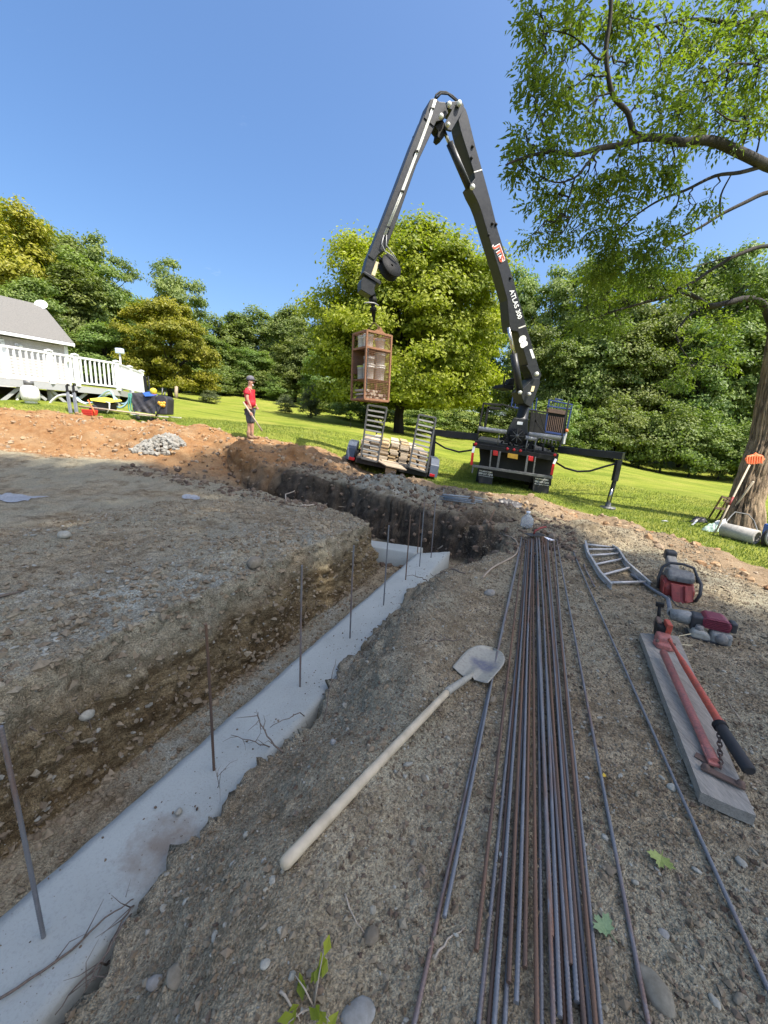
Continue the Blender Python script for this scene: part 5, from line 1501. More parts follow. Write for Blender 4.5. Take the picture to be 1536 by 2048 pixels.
# ---- things in front of the deck
def gp(u, v_, t):
    p = P(u, v_, t); return np.array([p[0], p[1], hz(p[0], p[1])])
M_TANK = paint('tank_white', (0.72, 0.71, 0.66), .4, 0, (0.55, 0.53, 0.48), 5, .4, .05)
g = gp(63, 808, 12.3); r_ = .24
tank = thing('propane_tank', 'white propane tank standing under the deck edge', 'tank', g)
MB().lathe([(.001, .06), (.15, .06), (.22, .12), (r_, .2), (r_, .38), (.21, .48), (.13, .55), (.05, .57), (.001, .575)], g, (0, 0, 1), 24).build('body', M_TANK, tank)
MB().lathe([(.15, 0), (.155, 0), (.155, .08), (.15, .08)], g, (0, 0, 1), 20).build('foot_ring', M_TANK, tank)
MB().lathe([(.12, .55), (.125, .55), (.13, .70), (.12, .70)], g, (0, 0, 1), 20).lathe([(.001, .66), (.04, .66), (.04, .57)], g, (0, 0, 1), 12).build('collar', M_GREY, tank)
M_WPIPE = paint('white_corrugated_hose', (0.66, 0.66, 0.63), .5, 0, (0.5, 0.5, 0.47), 30, .5, .2)
def pxtube(name, pts, r, mat, label, cat, group=None):
    q = np.array([P(*p) for p in pts]); s_ = [q[0]]
    for i in range(len(q) - 1):
        a, b = q[i], q[i + 1]; pa = q[max(0, i - 1)]; pb = q[min(len(q) - 1, i + 2)]
        for f in (.2, .4, .6, .8, 1.0):
            s_.append(.5 * ((2 * a) + (b - pa) * f + (2 * pa - 5 * a + 4 * b - pb) * f * f + (3 * a - pa - 3 * b + pb) * f ** 3))
    return solo(MB().tube(s_, r, 8), name, mat, label, cat, group)
pxtube('corrugated_hose', [(35, 806, 12.6), (35, 795, 12.6), (42, 785, 12.6), (52, 782, 12.6), (62, 786, 12.7)], .045, M_WPIPE, 'white corrugated hose arching over behind the propane tank', 'hose')
pxtube('corrugated_hose', [(98, 811, 12.9), (104, 802, 12.9), (116, 793, 12.9), (130, 790, 12.9), (145, 793, 13), (160, 803, 13), (172, 808, 13)], .04, M_WPIPE, 'white corrugated hose arching under the deck behind the grey posts', 'hose')
M_BHOSE = paint('pale_blue_hose', (0.30, 0.46, 0.52), .5, 0, (0.2, 0.33, 0.4), 20, .5, .1)
M_GHOSE = paint('green_hose', (0.05, 0.26, 0.20), .45, 0, (0.03, 0.17, 0.13), 20, .5, .1)
pxtube('pool_hose', [(188, 803, 13.2), (200, 794, 13.1), (214, 783, 13.0), (222, 783, 13.0), (228, 795, 13.0), (230, 808, 13.0), (237, 815, 13.0), (247, 813, 13.0), (256, 802, 13.0), (261, 788, 13.0)], .032, M_BHOSE, 'pale blue pool hose hanging in a deep loop below the deck corner', 'hose')
pxtube('pool_hose', [(154, 795, 13.1), (163, 803, 13.1), (172, 806, 13.1), (190, 804, 13.1), (205, 795, 13.1), (220, 788, 13.1), (230, 795, 13.1), (242, 807, 13.1), (252, 806, 13.1), (260, 798, 13.0)], .03, M_BHOSE, 'pale blue pool hose running flatter behind the looped one', 'hose')
for i, du in enumerate((0, 2.5, 5)):
    pxtube('garden_hose', [(257 + du, 787, 12.9), (258 + du * 1.4, 800, 12.9), (257 + du * 1.8, 815, 12.9), (262 + du * 1.5, 825, 12.9), (268 + du, 831, 12.8)], .018, M_GHOSE, '%s of the green garden hoses hanging at the deck corner, counted from the left' % ORD[i], 'hose', 'green garden hoses')
M_POSTG = paint('grey_painted_post', (0.17, 0.18, 0.19), .6, .1, (0.1, 0.1, 0.11), 6, .5, .2)
for i, (u0, u1) in enumerate(((133, 141), (146, 153))):
    a = P(u0, 771, 12.15); b = gp(u1, 822, 11.9)
    t = thing('steel_prop', '%s grey steel prop leaning against the deck edge' % ('left-hand', 'right-hand')[i], 'prop', b)
    MB().bar(a + (b - a) * .25, b, .09, .05, up=(0, 1, 0)).build('shaft', M_POSTG, t, .005)
    MB().bar(a, a + (b - a) * .28, .055, .05, up=(0, 1, 0)).box(a + [.05, 0, .02], (.05, .08, .06)).box(a + (b - a) * .2 + [.04, 0, 0], (.14, .07, .05)).build('head', M_BLACK2, t, .005)
# wheelbarrow with a yellow lid, red crate, poles, covered cart
M_YTRAY = paint('yellow_tray', (0.62, 0.50, 0.04), .45, 0, (0.45, 0.36, 0.03), 8, .5, .08)
wb_g = gp(200, 824, 12.6)
wbw = thing('wheelbarrow', 'wheelbarrow with a yellow tray and dark body below the deck', 'wheelbarrow', wb_g)
MB().prism([P(179, 797, 12.6), P(214, 803, 12.6), P(216, 806, 12.5), P(181, 801, 12.5)], (.1, .55, .1)).build('tray', M_YTRAY, wbw, .01)
MB().prism([P(183, 801, 12.6), P(214, 806, 12.6), P(209, 822, 12.6), P(192, 820, 12.6)], (.08, .45, .02)).build('body', M_DARKW, wbw, .01)
MB().lathe([(.001, -.04), (.15, -.04), (.17, 0), (.15, .04), (.001, .04)], P(188, 820, 12.5), (.2, 1, 0), 18).build('wheel', M_RUBBER, wbw)
MB().tube([P(212, 804, 12.5), P(219, 806, 12.4), P(219, 818, 12.4), P(214, 826, 12.4)], .02, 6).build('leg', M_PIN, wbw)
solo(MB().cyl(P(158, 812, 12.1), P(314, 831.5, 12.3), .022), 'long_pole', M_WOODP, 'long pale pole lying across in front of the wheelbarrow and covered cart', 'pole')
crg = gp(180, 827, 12.0)
cr_ = thing('plastic_crate', 'red plastic crate on the grass in front of the wheelbarrow', 'crate', crg)
M_REDP = paint('red_plastic', (0.62, 0.05, 0.03), .45, 0, (0.45, 0.03, 0.02), 10, .5, .05)
MB().box(crg + [0, 0, .10], (.30, .24, .20), taper=1.12).build('body', M_REDP, cr_, .01)
for k_ in range(3): MB().box(crg + [0, -.135, .05 + .06 * k_], (.31, .01, .02)).build('rib', M_REDP, cr_)
solo(MB().cyl(P(176, 800, 11.95), P(190, 826, 11.9), .02), 'orange_stake', M_ORANGE, 'orange stake leaning across the red crate', 'stake')
M_TARP = paint('black_tarp', (0.022, 0.020, 0.020), .45, 0, (0.05, 0.045, 0.045), 5, .6, .4)
cg_ = gp(288, 832, 12.4)
cart = thing('covered_cart', 'low wheeled cart covered by a black tarpaulin beside the deck', 'cart', cg_)
nx, nz_ = 26, 16
V, F = [], []
top_l, top_r, bot_l, bot_r = P(264, 785, 12.5), P(311, 795, 12.4), P(265, 822, 12.4), P(312, 829, 12.3)
for i in range(nx + 1):
    for j in range(nz_ + 1):
        fx, fz = i / nx, j / nz_
        p = (top_l * (1 - fx) + top_r * fx) * (1 - fz) + (bot_l * (1 - fx) + bot_r * fx) * fz
        w = .03 * math.sin(9 * fx + 6 * fz) + .02 * math.sin(17 * fx - 9 * fz) + .015 * math.sin(31 * (fx + fz))
        p = p + np.array([.1, -1, .1]) * w * (.3 + .7 * fz) + [0, 0, -.05 * math.sin(math.pi * fx) * (1 - fz)]
        V.append(p)
ff = len(V)
for i in range(nx):
    for j in range(nz_):
        a = i * (nz_ + 1) + j; F.append((a, a + nz_ + 1, a + nz_ + 2, a + 1))
for i in range(nx + 1): V.append(V[i * (nz_ + 1)] + np.array([.08, .7, .06 + .02 * math.sin(i)]))
for i in range(nx): F.append((i * (nz_ + 1), ff + i, ff + i + 1, (i + 1) * (nz_ + 1)))
for i in range(nx + 1): V.append(V[ff + i] + np.array([0, .02, -.55]))
g2 = ff + nx + 1
for i in range(nx): F.append((ff + i, g2 + i, g2 + i + 1, ff + i + 1))
tm = MB(); tm.add(V, F, True); tm.build('cover', M_TARP, cart)
MB().bar(P(262, 828, 12.45), P(336, 834, 12.3), .04, .03).bar(P(262, 828, 12.45) + [.1, .6, 0], P(336, 834, 12.3) + [.1, .6, 0], .04, .03).build('frame', M_PIN, cart)
for u, v_ in ((276, 833), (304, 836), (330, 837)):
    c = gp(u, v_, 12.4) + [0, 0, .06]; MB().lathe([(.001, -.03), (.06, -.03), (.07, 0), (.06, .03), (.001, .03)], c, (.2, 1, 0), 14).build('wheel', M_RUBBER, cart)
bg = gp(322, 832, 12.3); 
bag = thing('equipment_bag', 'upright black bag with a yellow emblem at the end of the cart', 'bag', bg)
bt = P(322, 791, 12.3); bb = P(322, 830, 12.3)
MB().prism([P(311, 793, 12.3), P(316, 790, 12.3), P(329, 792, 12.3), P(334, 798, 12.3), P(333, 829, 12.3), P(312, 829, 12.3)], (.05, .35, 0)).build('body', M_TARP, bag, .03)
em = MB()
for (u, v_, r_) in ((318, 806, 3.2), (323, 807, 3.5), (328, 806, 3.0), (322, 811, 3.0), (327, 811, 3.2)):
    em.lathe([(.001, -.012), (r_ / 62, -.01), (r_ / 62, .02)], P(u, v_, 12.26), (0.1, 1, 0), 14)
em.build('emblem', M_YELLOWP, bag)
MB().cyl(P(324, 793, 12.5), P(325, 776, 12.5), .02).cyl(P(329, 793, 12.6), P(330, 784, 12.6), .02).build('handle', M_GREY, bag)
MB().cyl(P(321, 812, 12.24), P(312, 832, 12.1), .025).build('strap', M_BLACK2, bag)
M_BTARP = paint('blue_tarp', (0.03, 0.10, 0.38), .4, 0, (0.02, 0.06, 0.25), 8, .5, .2)
solo(MB().prism([P(284, 785, 12.5), P(292, 785, 12.5), P(303, 792, 12.35), P(290, 793, 12.3)], (.05, .3, .06)), 'folded_tarp', M_BTARP, 'small folded blue tarpaulin lying on the covered cart', 'tarp', bevel=.015)
yb = P(307, 784, 12.6)
buoy = thing('round_float', 'yellow round float with an orange base on the covered cart', 'float', yb - [0, 0, .12])
MB().lathe([(.001, .13), (.06, .115), (.1, .07), (.105, .02), (.1, -.02), (.09, -.05)], yb, (0, 0, 1), 20).build('dome', M_YTRAY, buoy)
MB().lathe([(.085, -.05), (.08, -.12), (.001, -.12)], yb, (0, 0, 1), 20).build('base', M_ORANGE, buoy)
sg = gp(353, 802, 24.0)
solo(MB().tube([sg - [0, 0, .1], sg + [0.01, 0, .4], P(353, 774, 24.0)], [.11, .10, .09], 12), 'cut_post', M_WOODW, 'pale wooden post standing alone on the lawn under the yellowish maple', 'post')

# ------------------------------------------------------------------ the man watching the load
def skin(name, V, E, R, mat, parent, root=0, sub=2, base=(0, 0, 0)):
    me = bpy.data.meshes.new(name)
    me.from_pydata([tuple(v_) for v_ in V], E, [])
    o = place(name, me, mat, parent)
    sk = o.modifiers.new('skin', 'SKIN'); sk.use_smooth_shade = True; sk.branch_smoothing = .6
    ly = me.skin_vertices[0].data if me.skin_vertices else None
    if ly is None:
        bm = bmesh.new(); bm.from_mesh(me); bm.verts.layers.skin.verify(); bm.to_mesh(me); bm.free(); ly = me.skin_vertices[0].data
    for i, r_ in enumerate(R):
        ly[i].radius = r_ if isinstance(r_, tuple) else (r_, r_)
        ly[i].use_root = (i == root)
    ss = o.modifiers.new('sub', 'SUBSURF'); ss.levels = sub; ss.render_levels = sub
    return o
M_SKIN = paint('skin', (0.50, 0.27, 0.18), .5, 0, (0.42, 0.20, 0.13), 12, .4, .03)
M_SHIRT = paint('red_shirt', (0.62, 0.020, 0.035), .8, 0, (0.45, 0.012, 0.02), 7, .5, .25)
M_SHORT = paint('dark_shorts', (0.045, 0.048, 0.055), .8, 0, (0.13, 0.13, 0.14), 6, .7, .3)
M_CAP = paint('grey_cap', (0.13, 0.12, 0.14), .8, 0, (0.09, 0.085, 0.1), 10, .5, .2)
M_BEARD = paint('white_beard', (0.62, 0.60, 0.57), .9, 0, (0.45, 0.42, 0.4), 40, .6, .3)
M_BOOT = paint('brown_boots', (0.22, 0.13, 0.075), .8, 0, (0.14, 0.08, 0.045), 10, .6, .3)
mg = P(500, 879, 11.4); mg[2] = hz(mg[0], mg[1])
man = thing('person', 'person in red t-shirt, dark shorts and grey cap holding a wooden pole', 'person', mg)
man.rotation_euler = (0, 0, .12)
# body: x is where he faces, y to his left
BV = [(0, 0, .93), (.02, 0, 1.12), (.01, 0, 1.33), (.02, 0, 1.46), (.035, 0, 1.53), (.06, 0, 1.60), (.055, 0, 1.70),
      (.01, -.20, 1.41), (.0, -.255, 1.15), (.10, -.235, .91), (.01, .20, 1.41), (.04, .25, 1.16), (.17, .17, .96),
      (0, -.10, .88), (.02, -.105, .50), (-.01, -.11, .10), (.11, -.115, .045), (0, .10, .88), (.05, .105, .50), (.04, .11, .10), (.16, .12, .045)]
BE = [(0, 1), (1, 2), (2, 3), (3, 4), (4, 5), (5, 6), (2, 7), (7, 8), (8, 9), (2, 10), (10, 11), (11, 12), (0, 13), (13, 14), (14, 15), (15, 16), (0, 17), (17, 18), (18, 19), (19, 20)]
BR = [(.13, .15), (.14, .15), (.135, .16), (.075, .08), (.055, .055), (.092, .078), (.085, .075), .062, .045, .030, .062, .045, .030, .085, .062, .042, .04, .085, .062, .042, .04]
skin('body', BV, BE, BR, M_SKIN, man)
SV_ = [(.0, 0, .90), (.03, 0, 1.08), (.03, 0, 1.22), (.01, 0, 1.36), (.02, 0, 1.455), (.005, -.19, 1.415), (-.005, -.245, 1.235), (.005, .19, 1.415), (.03, .245, 1.235)]
skin('shirt', SV_, [(0, 1), (1, 2), (2, 3), (3, 4), (3, 5), (5, 6), (3, 7), (7, 8)], [(.165, .17), (.185, .175), (.175, .185), (.155, .185), (.085, .09), .088, .082, .088, .082], M_SHIRT, man, 2)
skin('shorts', [(0, 0, .93), (.0, -.105, .82), (.02, -.11, .58), (.02, -.11, .44), (.0, .105, .82), (.045, .11, .58), (.045, .11, .44)], [(0, 1), (1, 2), (2, 3), (0, 4), (4, 5), (5, 6)], [(.15, .165), .115, .098, .092, .115, .098, .092], M_SHORT, man)
for nm, y, x in (('boot', -.115, 0), ('boot', .115, .05)):
    skin(nm, [(x - .02, y, .26), (x - .02, y, .10), (x + .06, y, .055), (x + .15, y, .045)], [(0, 1), (1, 2), (2, 3)], [.056, .058, (.052, .055), (.045, .042)], M_BOOT, man)
capm = MB().lathe([(.108, 0), (.112, .03), (.10, .075), (.07, .105), (.02, .12), (.001, .121)], (.05, 0, 1.685), (-.08, 0, 1), 20)
capm.build('cap', M_CAP, man, recenter=False)
MB().prism([(.13, -.075, 1.70), (.20, -.055, 1.685), (.225, 0, 1.682), (.20, .055, 1.685), (.13, .075, 1.70)], (0, 0, .012)).build('cap_visor', M_CAP, man, .004, recenter=False)
skin('beard', [(.135, 0, 1.555), (.125, 0, 1.51), (.10, .045, 1.55), (.10, -.045, 1.55)], [(0, 1), (0, 2), (0, 3)], [.04, .032, .035, .035], M_BEARD, man)
skin('nose', [(.145, 0, 1.645), (.168, 0, 1.615)], [(0, 1)], [.014, .018], M_SKIN, man)
for s_ in (-1, 1):
    skin('ear', [(.05, s_ * .082, 1.61), (.045, s_ * .088, 1.645)], [(0, 1)], [.014, .018], M_SKIN, man)
    MB().lathe([(.001, -.008), (.010, -.004), (.010, .004), (.001, .008)], (.138, s_ * .034, 1.648), (1, 0, 0), 8).build('eye', M_WHITE, man, recenter=False)
# hands closed round the pole
pa, pb_ = np.array([-.11, -.24, 1.05]), np.array([.405, -.26, .27])
pdir = (pb_ - pa) / np.linalg.norm(pb_ - pa)
def fist(c, s_):
    x, y, d = basis(pdir)
    skin('hand', [c - [.02, 0, -.045], c + [0, s_ * .02, 0]], [(0, 1)], [.03, (.036, .03)], M_SKIN, man, 0, 2)
    for k_ in range(4):
        o_ = c + pdir * (.035 - .021 * k_)
        pts = [o_ + (.036 - .002 * abs(k_ - 1)) * (math.cos(a_) * x + math.sin(a_) * y) for a_ in np.linspace(.4, 4.4 - .2 * k_, 6)]
        MB().tube(pts, [.010, .0105, .010, .0095, .009, .008], 8).build('finger', M_SKIN, man, recenter=False)
    pts = [c + pdir * -.03 + .036 * (math.cos(a_) * x + math.sin(a_) * y) + pdir * .012 * i for i, a_ in enumerate(np.linspace(.2, -2.2, 4))]
    MB().tube(pts, [.013, .012, .011, .009], 8).build('thumb', M_SKIN, man, recenter=False)
fist(np.array([.10, -.245, .835 - .0]) * [1, 1, 0] + [0, 0, pa[2] + (pb_[2] - pa[2]) * ((.10 - pa[0]) / (pb_[0] - pa[0]))], -1)
fist(np.array([.19, .15, .91]), 1)
pole = MB().cyl(pa, pb_, .022)
V = np.array(pole.v); ca_, sa_ = math.cos(.12), math.sin(.12)
V = np.stack([V[:, 0] * ca_ - V[:, 1] * sa_, V[:, 0] * sa_ + V[:, 1] * ca_, V[:, 2]], 1) + mg
pole.v = V.tolist()
solo(pole, 'wooden_pole', M_WOODP, 'pale wooden pole slanting down from the hand of the person in red', 'pole')
# ------------------------------------------------------------------ reinforcing bars
def GP(u, v_, dz=0.0):
    """point on the finished ground seen at (u, v)"""
    d = ray(u, v_); t = 0.5
    for _ in range(400):
        p = CAM + d * t
        if p[2] < gz_at(p[0], p[1]) + dz: break
        t *= 1.012
    lo, hi = t / 1.012, t
    for _ in range(14):
        m_ = (lo + hi) / 2; p = CAM + d * m_
        if p[2] < gz_at(p[0], p[1]) + dz: hi = m_
        else: lo = m_
    return CAM + d * hi

m_bar, nt, bs = new_mat('rebar_steel')
v = objvec(nt, (1, 1, .25)); oi = nt.nodes.new('ShaderNodeObjectInfo')
off = nt.nodes.new('ShaderNodeVectorMath'); off.operation = 'ADD'; lk(nt, v, off.inputs[0])
sc3 = nt.nodes.new('ShaderNodeVectorMath'); sc3.operation = 'SCALE'; sc3.inputs[0].default_value = (37, 19, 53); lk(nt, oi.outputs['Random'], sc3.inputs['Scale']); lk(nt, sc3.outputs[0], off.inputs[1])
n1 = noise(nt, 3.0, 5, .65, off.outputs[0]); n2 = noise(nt, 60, 3, .6, off.outputs[0])
c = mixc(nt, ramp(nt, n1, .52, .68), (0.193, 0.194, 0.195), (0.235, 0.105, 0.045))
c = mixc(nt, ramp(nt, n2, .55, .75), c, (0.262, 0.270, 0.270))
rm = nd(nt, 'ShaderNodeMath', op='GREATER_THAN'); lk(nt, oi.outputs['Random'], rm.inputs[0]); rm.inputs[1].default_value = .60
c = mixc(nt, rm.outputs[0], c, mixc(nt, ramp(nt, n1, .3, .7), (0.107, 0.077, 0.060), (0.225, 0.120, 0.065)))
lk(nt, c, bs.inputs['Base Color']); bs.inputs['Metallic'].default_value = .35; bs.inputs['Roughness'].default_value = .55
bump(nt, bs, n2, .2, .002)

def rebar_mesh(name, L, r, pitch, seed, bend=.012, sides=8):
    """ribbed bar along +Z from 0 to L: slanting ribs and two seams"""
    n = int(L / pitch * 4)
    z = np.linspace(0, L, n); a = np.arange(sides) * 2 * math.pi / sides
    Z, A_ = np.meshgrid(z, a, indexing='ij')
    ph = Z / pitch + .35 * np.where(A_ < math.pi, A_, 2 * math.pi - A_) / math.pi
    rib = np.clip((np.cos(2 * math.pi * ph) - .1) * 1.6, 0, 1)
    R_ = r * (1 + .17 * rib)
    rg = np.random.default_rng(seed); k1, k2 = rg.uniform(-1, 1, 2)
    bx = bend * L * (k1 * np.sin(math.pi * Z / L) * .25 + .08 * k2 * np.sin(2.6 * math.pi * Z / L))
    V = np.stack([R_ * np.cos(A_) + bx, R_ * np.sin(A_), Z], -1).reshape(-1, 3)
    k = np.arange(n * sides).reshape(n, sides)
    F = np.stack([k[:-1], np.roll(k, -1, 1)[:-1], np.roll(k, -1, 1)[1:], k[1:]], -1).reshape(-1, 4)
    c0, c1 = len(V), len(V) + 1
    V = np.vstack([V, [[bx[0, 0], 0, 0], [bx[-1, 0], 0, L]]])
    e0 = np.stack([np.full(sides, c0), np.roll(k[0], -1), k[0], np.full(sides, c0)], -1)[:, :4]
    me = fast_mesh(name, V, 4, F, True)
    bm = bmesh.new(); bm.from_mesh(me); bm.verts.ensure_lookup_table()
    bm.faces.new([bm.verts[int(i)] for i in reversed(k[0])]); bm.faces.new([bm.verts[int(i)] for i in k[-1]])
    bm.to_mesh(me); bm.free()
    me.materials.append(m_bar)
    return me
bars = [rebar_mesh('rebar', 5.0, .0066, .0115, s_) for s_ in (1, 2, 3, 4)]
def lay_bar(a, b, me, label, group, L=5.0, name='rebar'):
    a, b = np.array(a), np.array(b); d = b - a; ln = np.linalg.norm(d); d /= ln
    x = np.cross([0, 0, 1.0], d); x /= np.linalg.norm(x); y = np.cross(d, x)
    o = bpy.data.objects.new(name, me); COL.objects.link(o)
    M = Matrix(((x[0], y[0], d[0] * ln / L, a[0]), (x[1], y[1], d[1] * ln / L, a[1]), (x[2], y[2], d[2] * ln / L, a[2]), (0, 0, 0, 1)))
    o.matrix_world = M
    return tag(o, label, 'rebar', group)
# (image x where it crosses y=1500, its near end, image x at the far end)
c3 = lambda x, y: (760 + x / 1.98, 1500 + y / 1.98)
BARS = [(c3(440, 0)[0], c3(250, 655), 1043, 1077), (c3(447, 0)[0], c3(128, 1130), 1047, 1080), (c3(470, 0)[0], c3(385, 795), 1050, 1076), (c3(490, 0)[0], c3(385, 1150), 1053, 1078), (c3(525, 0)[0], c3(420, 1150), 1056, 1074),
        (c3(545, 0)[0], c3(452, 1150), 1058, 1079), (c3(556, 0)[0], c3(515, 915), 1060, 1073), (c3(565, 0)[0], c3(490, 1150), 1061, 1082), (c3(578, 0)[0], c3(535, 990), 1063, 1075), (c3(590, 0)[0], c3(578, 855), 1065, 1079), (c3(600, 0)[0], c3(628, 1150), 1067, 1076),
        (c3(612, 0)[0], c3(642, 1150), 1069, 1081), (c3(626, 0)[0], c3(684, 1150), 1071, 1074), (c3(645, 0)[0], c3(685, 735), 1073, 1080), (c3(653, 0)[0], c3(700, 1000), 1074, 1078), (c3(662, 0)[0], c3(715, 1050), 1076, 1076), (c3(680, 0)[0], c3(754, 1150), 1078, 1082), (c3(692, 0)[0], c3(742, 1150), 1080, 1077),
        (c3(702, 0)[0], c3(760, 845), 1083, 1075), (c3(720, 0)[0], c3(782, 990), 1086, 1079), (c3(733, 0)[0], c3(806, 1150), 1089, 1078), (c3(745, 0)[0], c3(820, 1150), 1092, 1082), (c3(757, 0)[0], c3(845, 1150), 1095, 1080), (c3(768, 0)[0], c3(862, 1150), 1099, 1084), (c3(790, 0)[0], c3(876, 1150), 1106, 1081), (c3(850, 0)[0], c3(1082, 1150), 1113, 1083)]
rng = np.random.default_rng(9)
zb0 = .012
for i, (u15, ne, uf, vf) in enumerate(BARS):
    lay = .0 if i in (1, 4, 7, 11, 14, 17, 20, 22, 24, 25, 3) else .015
    far = PZ(uf, vf, .012); far[2] = gz_at(far[0], far[1]) + .014 + lay + rng.uniform(0, .008)
    mid = PZ(u15, 1500, .012 + lay)
    nz = PZ(ne[0], ne[1], .012 + lay); 
    d = mid - far; near = far + d * (np.linalg.norm((nz - far)[:2]) / np.linalg.norm(d[:2]))
    near = nz.copy(); near[2] = max(gz_at(near[0], near[1]) + .009, .004) + lay
    lab = 'ribbed steel bar of the bundle, %s from the left at its near end' % ordinal(i) if i < 25 else 'ribbed steel bar lying alone just right of the bundle'
    lay_bar(far, near, bars[i % 4], lab, 'rebar of the bundle')
f_, n_ = GP(1147, 1107, .01), PZ(1552, 2010, .012)
lay_bar(f_ + [0, 0, .01], n_, bars[1], 'thin dark steel bar lying alone left of the plank', 'rebar of the bundle')
f_, n_ = GP(1168, 1130, .01), GP(1190, 1176, .01)
lay_bar(f_ + [0, 0, .01], n_ + [0, 0, .012], bars[2], 'short steel bar lying left of the ladder', None)

# stakes standing in the footing
stk = rebar_mesh('rebar_stake', .95, .0066, .0115, 9, .01)
ST = [((88, 1875), (10, 1450)), ((428, 1540), (413, 1245)), ((600, 1372), (598, 1130)), ((700, 1275), (703, 1090)), ((767, 1210), (771, 1050)), ((811, 1160), (817, 1030)), ((839, 1133), (843, 991)), ((862, 1115), (864, 1003))]
for i, (b_, t_) in enumerate(ST):
    p = PZ(*b_, ZC)
    zz = np.linspace(.5, 1.3, 400); pr = np.array([p + [0, 0, z_] for z_ in zz])
    q = pr - CAM; vv = 1024 - FPX * (q @ CU) / (q @ _f); h = zz[np.argmin(abs(vv - t_[1]))]
    o = bpy.data.objects.new('rebar_stake', stk); COL.objects.link(o)
    o.location = (p[0], p[1], ZC - .06); o.scale = (1, 1, (h + .06) / .95)
    o.rotation_euler = (rng.normal() * .01, rng.normal() * .012 + .004, i * 1.1)
    tag(o, 'upright steel stake in the concrete footing, %s from the near end' % ORD[i], 'stake', 'stakes standing in the footing')
p = PZ(835, 1104, ZC)
o = bpy.data.objects.new('rebar_stake', stk); COL.objects.link(o); o.location = (p[0], p[1], ZC - .06); o.scale = (1, 1, .72)
tag(o, 'upright steel stake in the cross strip of the footing behind the others', 'stake', 'stakes standing in the footing')
def lone_rod(a, b, lab):
    base = GP(*b); top = P(*a, float((base - CAM) @ _f) + .02)
    d = top - base
    solo(MB().cyl(base - d * .15, top, .009, 8), 'steel_rod', m_bar, lab, 'rod')
lone_rod((989, 1019), (972, 1060), 'leaning steel rod stuck in the earth right of the footing corner')
lone_rod((888, 977), (885, 990), 'short steel rod stuck in the earth behind the footing corner')

# ------------------------------------------------------------------ shovel
M_HANDLE = paint('ash_handle', (0.492, 0.405, 0.270), .6, 0, (0.394, 0.315, 0.200), 3, .5, .03, stretch=(1, 1, 1))
m_blade, nt, bs = new_mat('shovel_blade')
v = objvec(nt); n1 = noise(nt, 9, 5, .6, v); n2 = noise(nt, 50, 3, .6, v)
geo = nt.nodes.new('ShaderNodeNewGeometry')
tipc = PZ(966, 1330, .03)
vm = nt.nodes.new('ShaderNodeVectorMath'); vm.operation = 'DISTANCE'; lk(nt, geo.outputs['Position'], vm.inputs[0]); vm.inputs[1].default_value = tuple(tipc)
ad = nd(nt, 'ShaderNodeMath', op='ADD'); lk(nt, vm.outputs['Value'], ad.inputs[0]); mr = nd(nt, 'ShaderNodeMapRange'); lk(nt, n1, mr.inputs[0]); mr.inputs[3].default_value = -.10; mr.inputs[4].default_value = .10; lk(nt, mr.outputs[0], ad.inputs[1])
c = mixc(nt, ramp(nt, ad.outputs[0], .05, .10), (0.164, 0.158, 0.180), (0.377, 0.347, 0.270))
c = mixc(nt, ramp(nt, n2, .5, .7), c, (0.279, 0.252, 0.200))
lk(nt, c, bs.inputs['Base Color']); bs.inputs['Metallic'].default_value = .15; bs.inputs['Roughness'].default_value = .6; bump(nt, bs, n2, .3, .003)
h0, h1 = GP(572, 1738), GP(897, 1394); h0[2] = gz_at(h0[0], h0[1]) + .030; k1 = GP(938, 1363); k1[2] = gz_at(k1[0], k1[1]) + .035
h1[2] = h0[2] + (k1[2] + .03 - h0[2]) * .88
tip = PZ(986, 1299, .02)
shovel = thing('shovel', 'long-handled round-point shovel lying on the dirt beside the footing', 'shovel', (h0 + tip) / 2 * [1, 1, 0])
hp = [h0 + (h1 - h0) * f + [0, 0, .004 * math.sin(math.pi * f)] for f in np.linspace(0, 1, 14)]
dh = (h1 - h0) / np.linalg.norm(h1 - h0)
hp = [h0 - dh * .018, h0 - dh * .012] + hp
MB().tube(hp, [.008, .018] + [.0225] + [.0215] * 5 + [.020] * 5 + [.0185] * 3, 16).build('handle', M_HANDLE, shovel)
MB().tube([h1 - dh * .03, h1, h1 + (k1 - h1) * .5, k1, k1 + (tip - k1) * .12], [.0215, .0215, .020, .017, .008], 14).build('socket', m_blade, shovel)
ax = tip - k1; ax[2] = 0; LB = np.linalg.norm(ax); ax /= LB; sd = np.array([ax[1], -ax[0], 0])
V, F = [], []
na_, nb_ = 26, 17
for i in range(na_):
    f = i / (na_ - 1)
    w = .128 * (1.0 if f < .5 else math.sqrt(max(0, 1 - ((f - .5) / .5) ** 2.4)) ** .9) * (.93 + .07 * min(1, f / .4))
    for j in range(nb_):
        g = (j / (nb_ - 1)) * 2 - 1
        wav = .005 * math.sin(5 * g) if i == 0 else 0
        p = k1 + ax * (LB * f + wav) + sd * w * g
        p = p + np.array([0, 0, -.028 * (1 - g * g) * (1 - .3 * f) + .012 - .018 * f + .02 * (1 - f) ** 3 * (abs(g) < .25)])
        p[2] = max(p[2], gz_at(p[0], p[1]) + .006)
        V.append(p)
for i in range(na_ - 1):
    for j in range(nb_ - 1):
        a = i * nb_ + j; F.append((a, a + 1, a + nb_ + 1, a + nb_))
bm_ = MB(); bm_.add(V, F, True); bl_ = bm_.build('blade', m_blade, shovel)
sm_ = bl_.modifiers.new('solid', 'SOLIDIFY'); sm_.thickness = .003

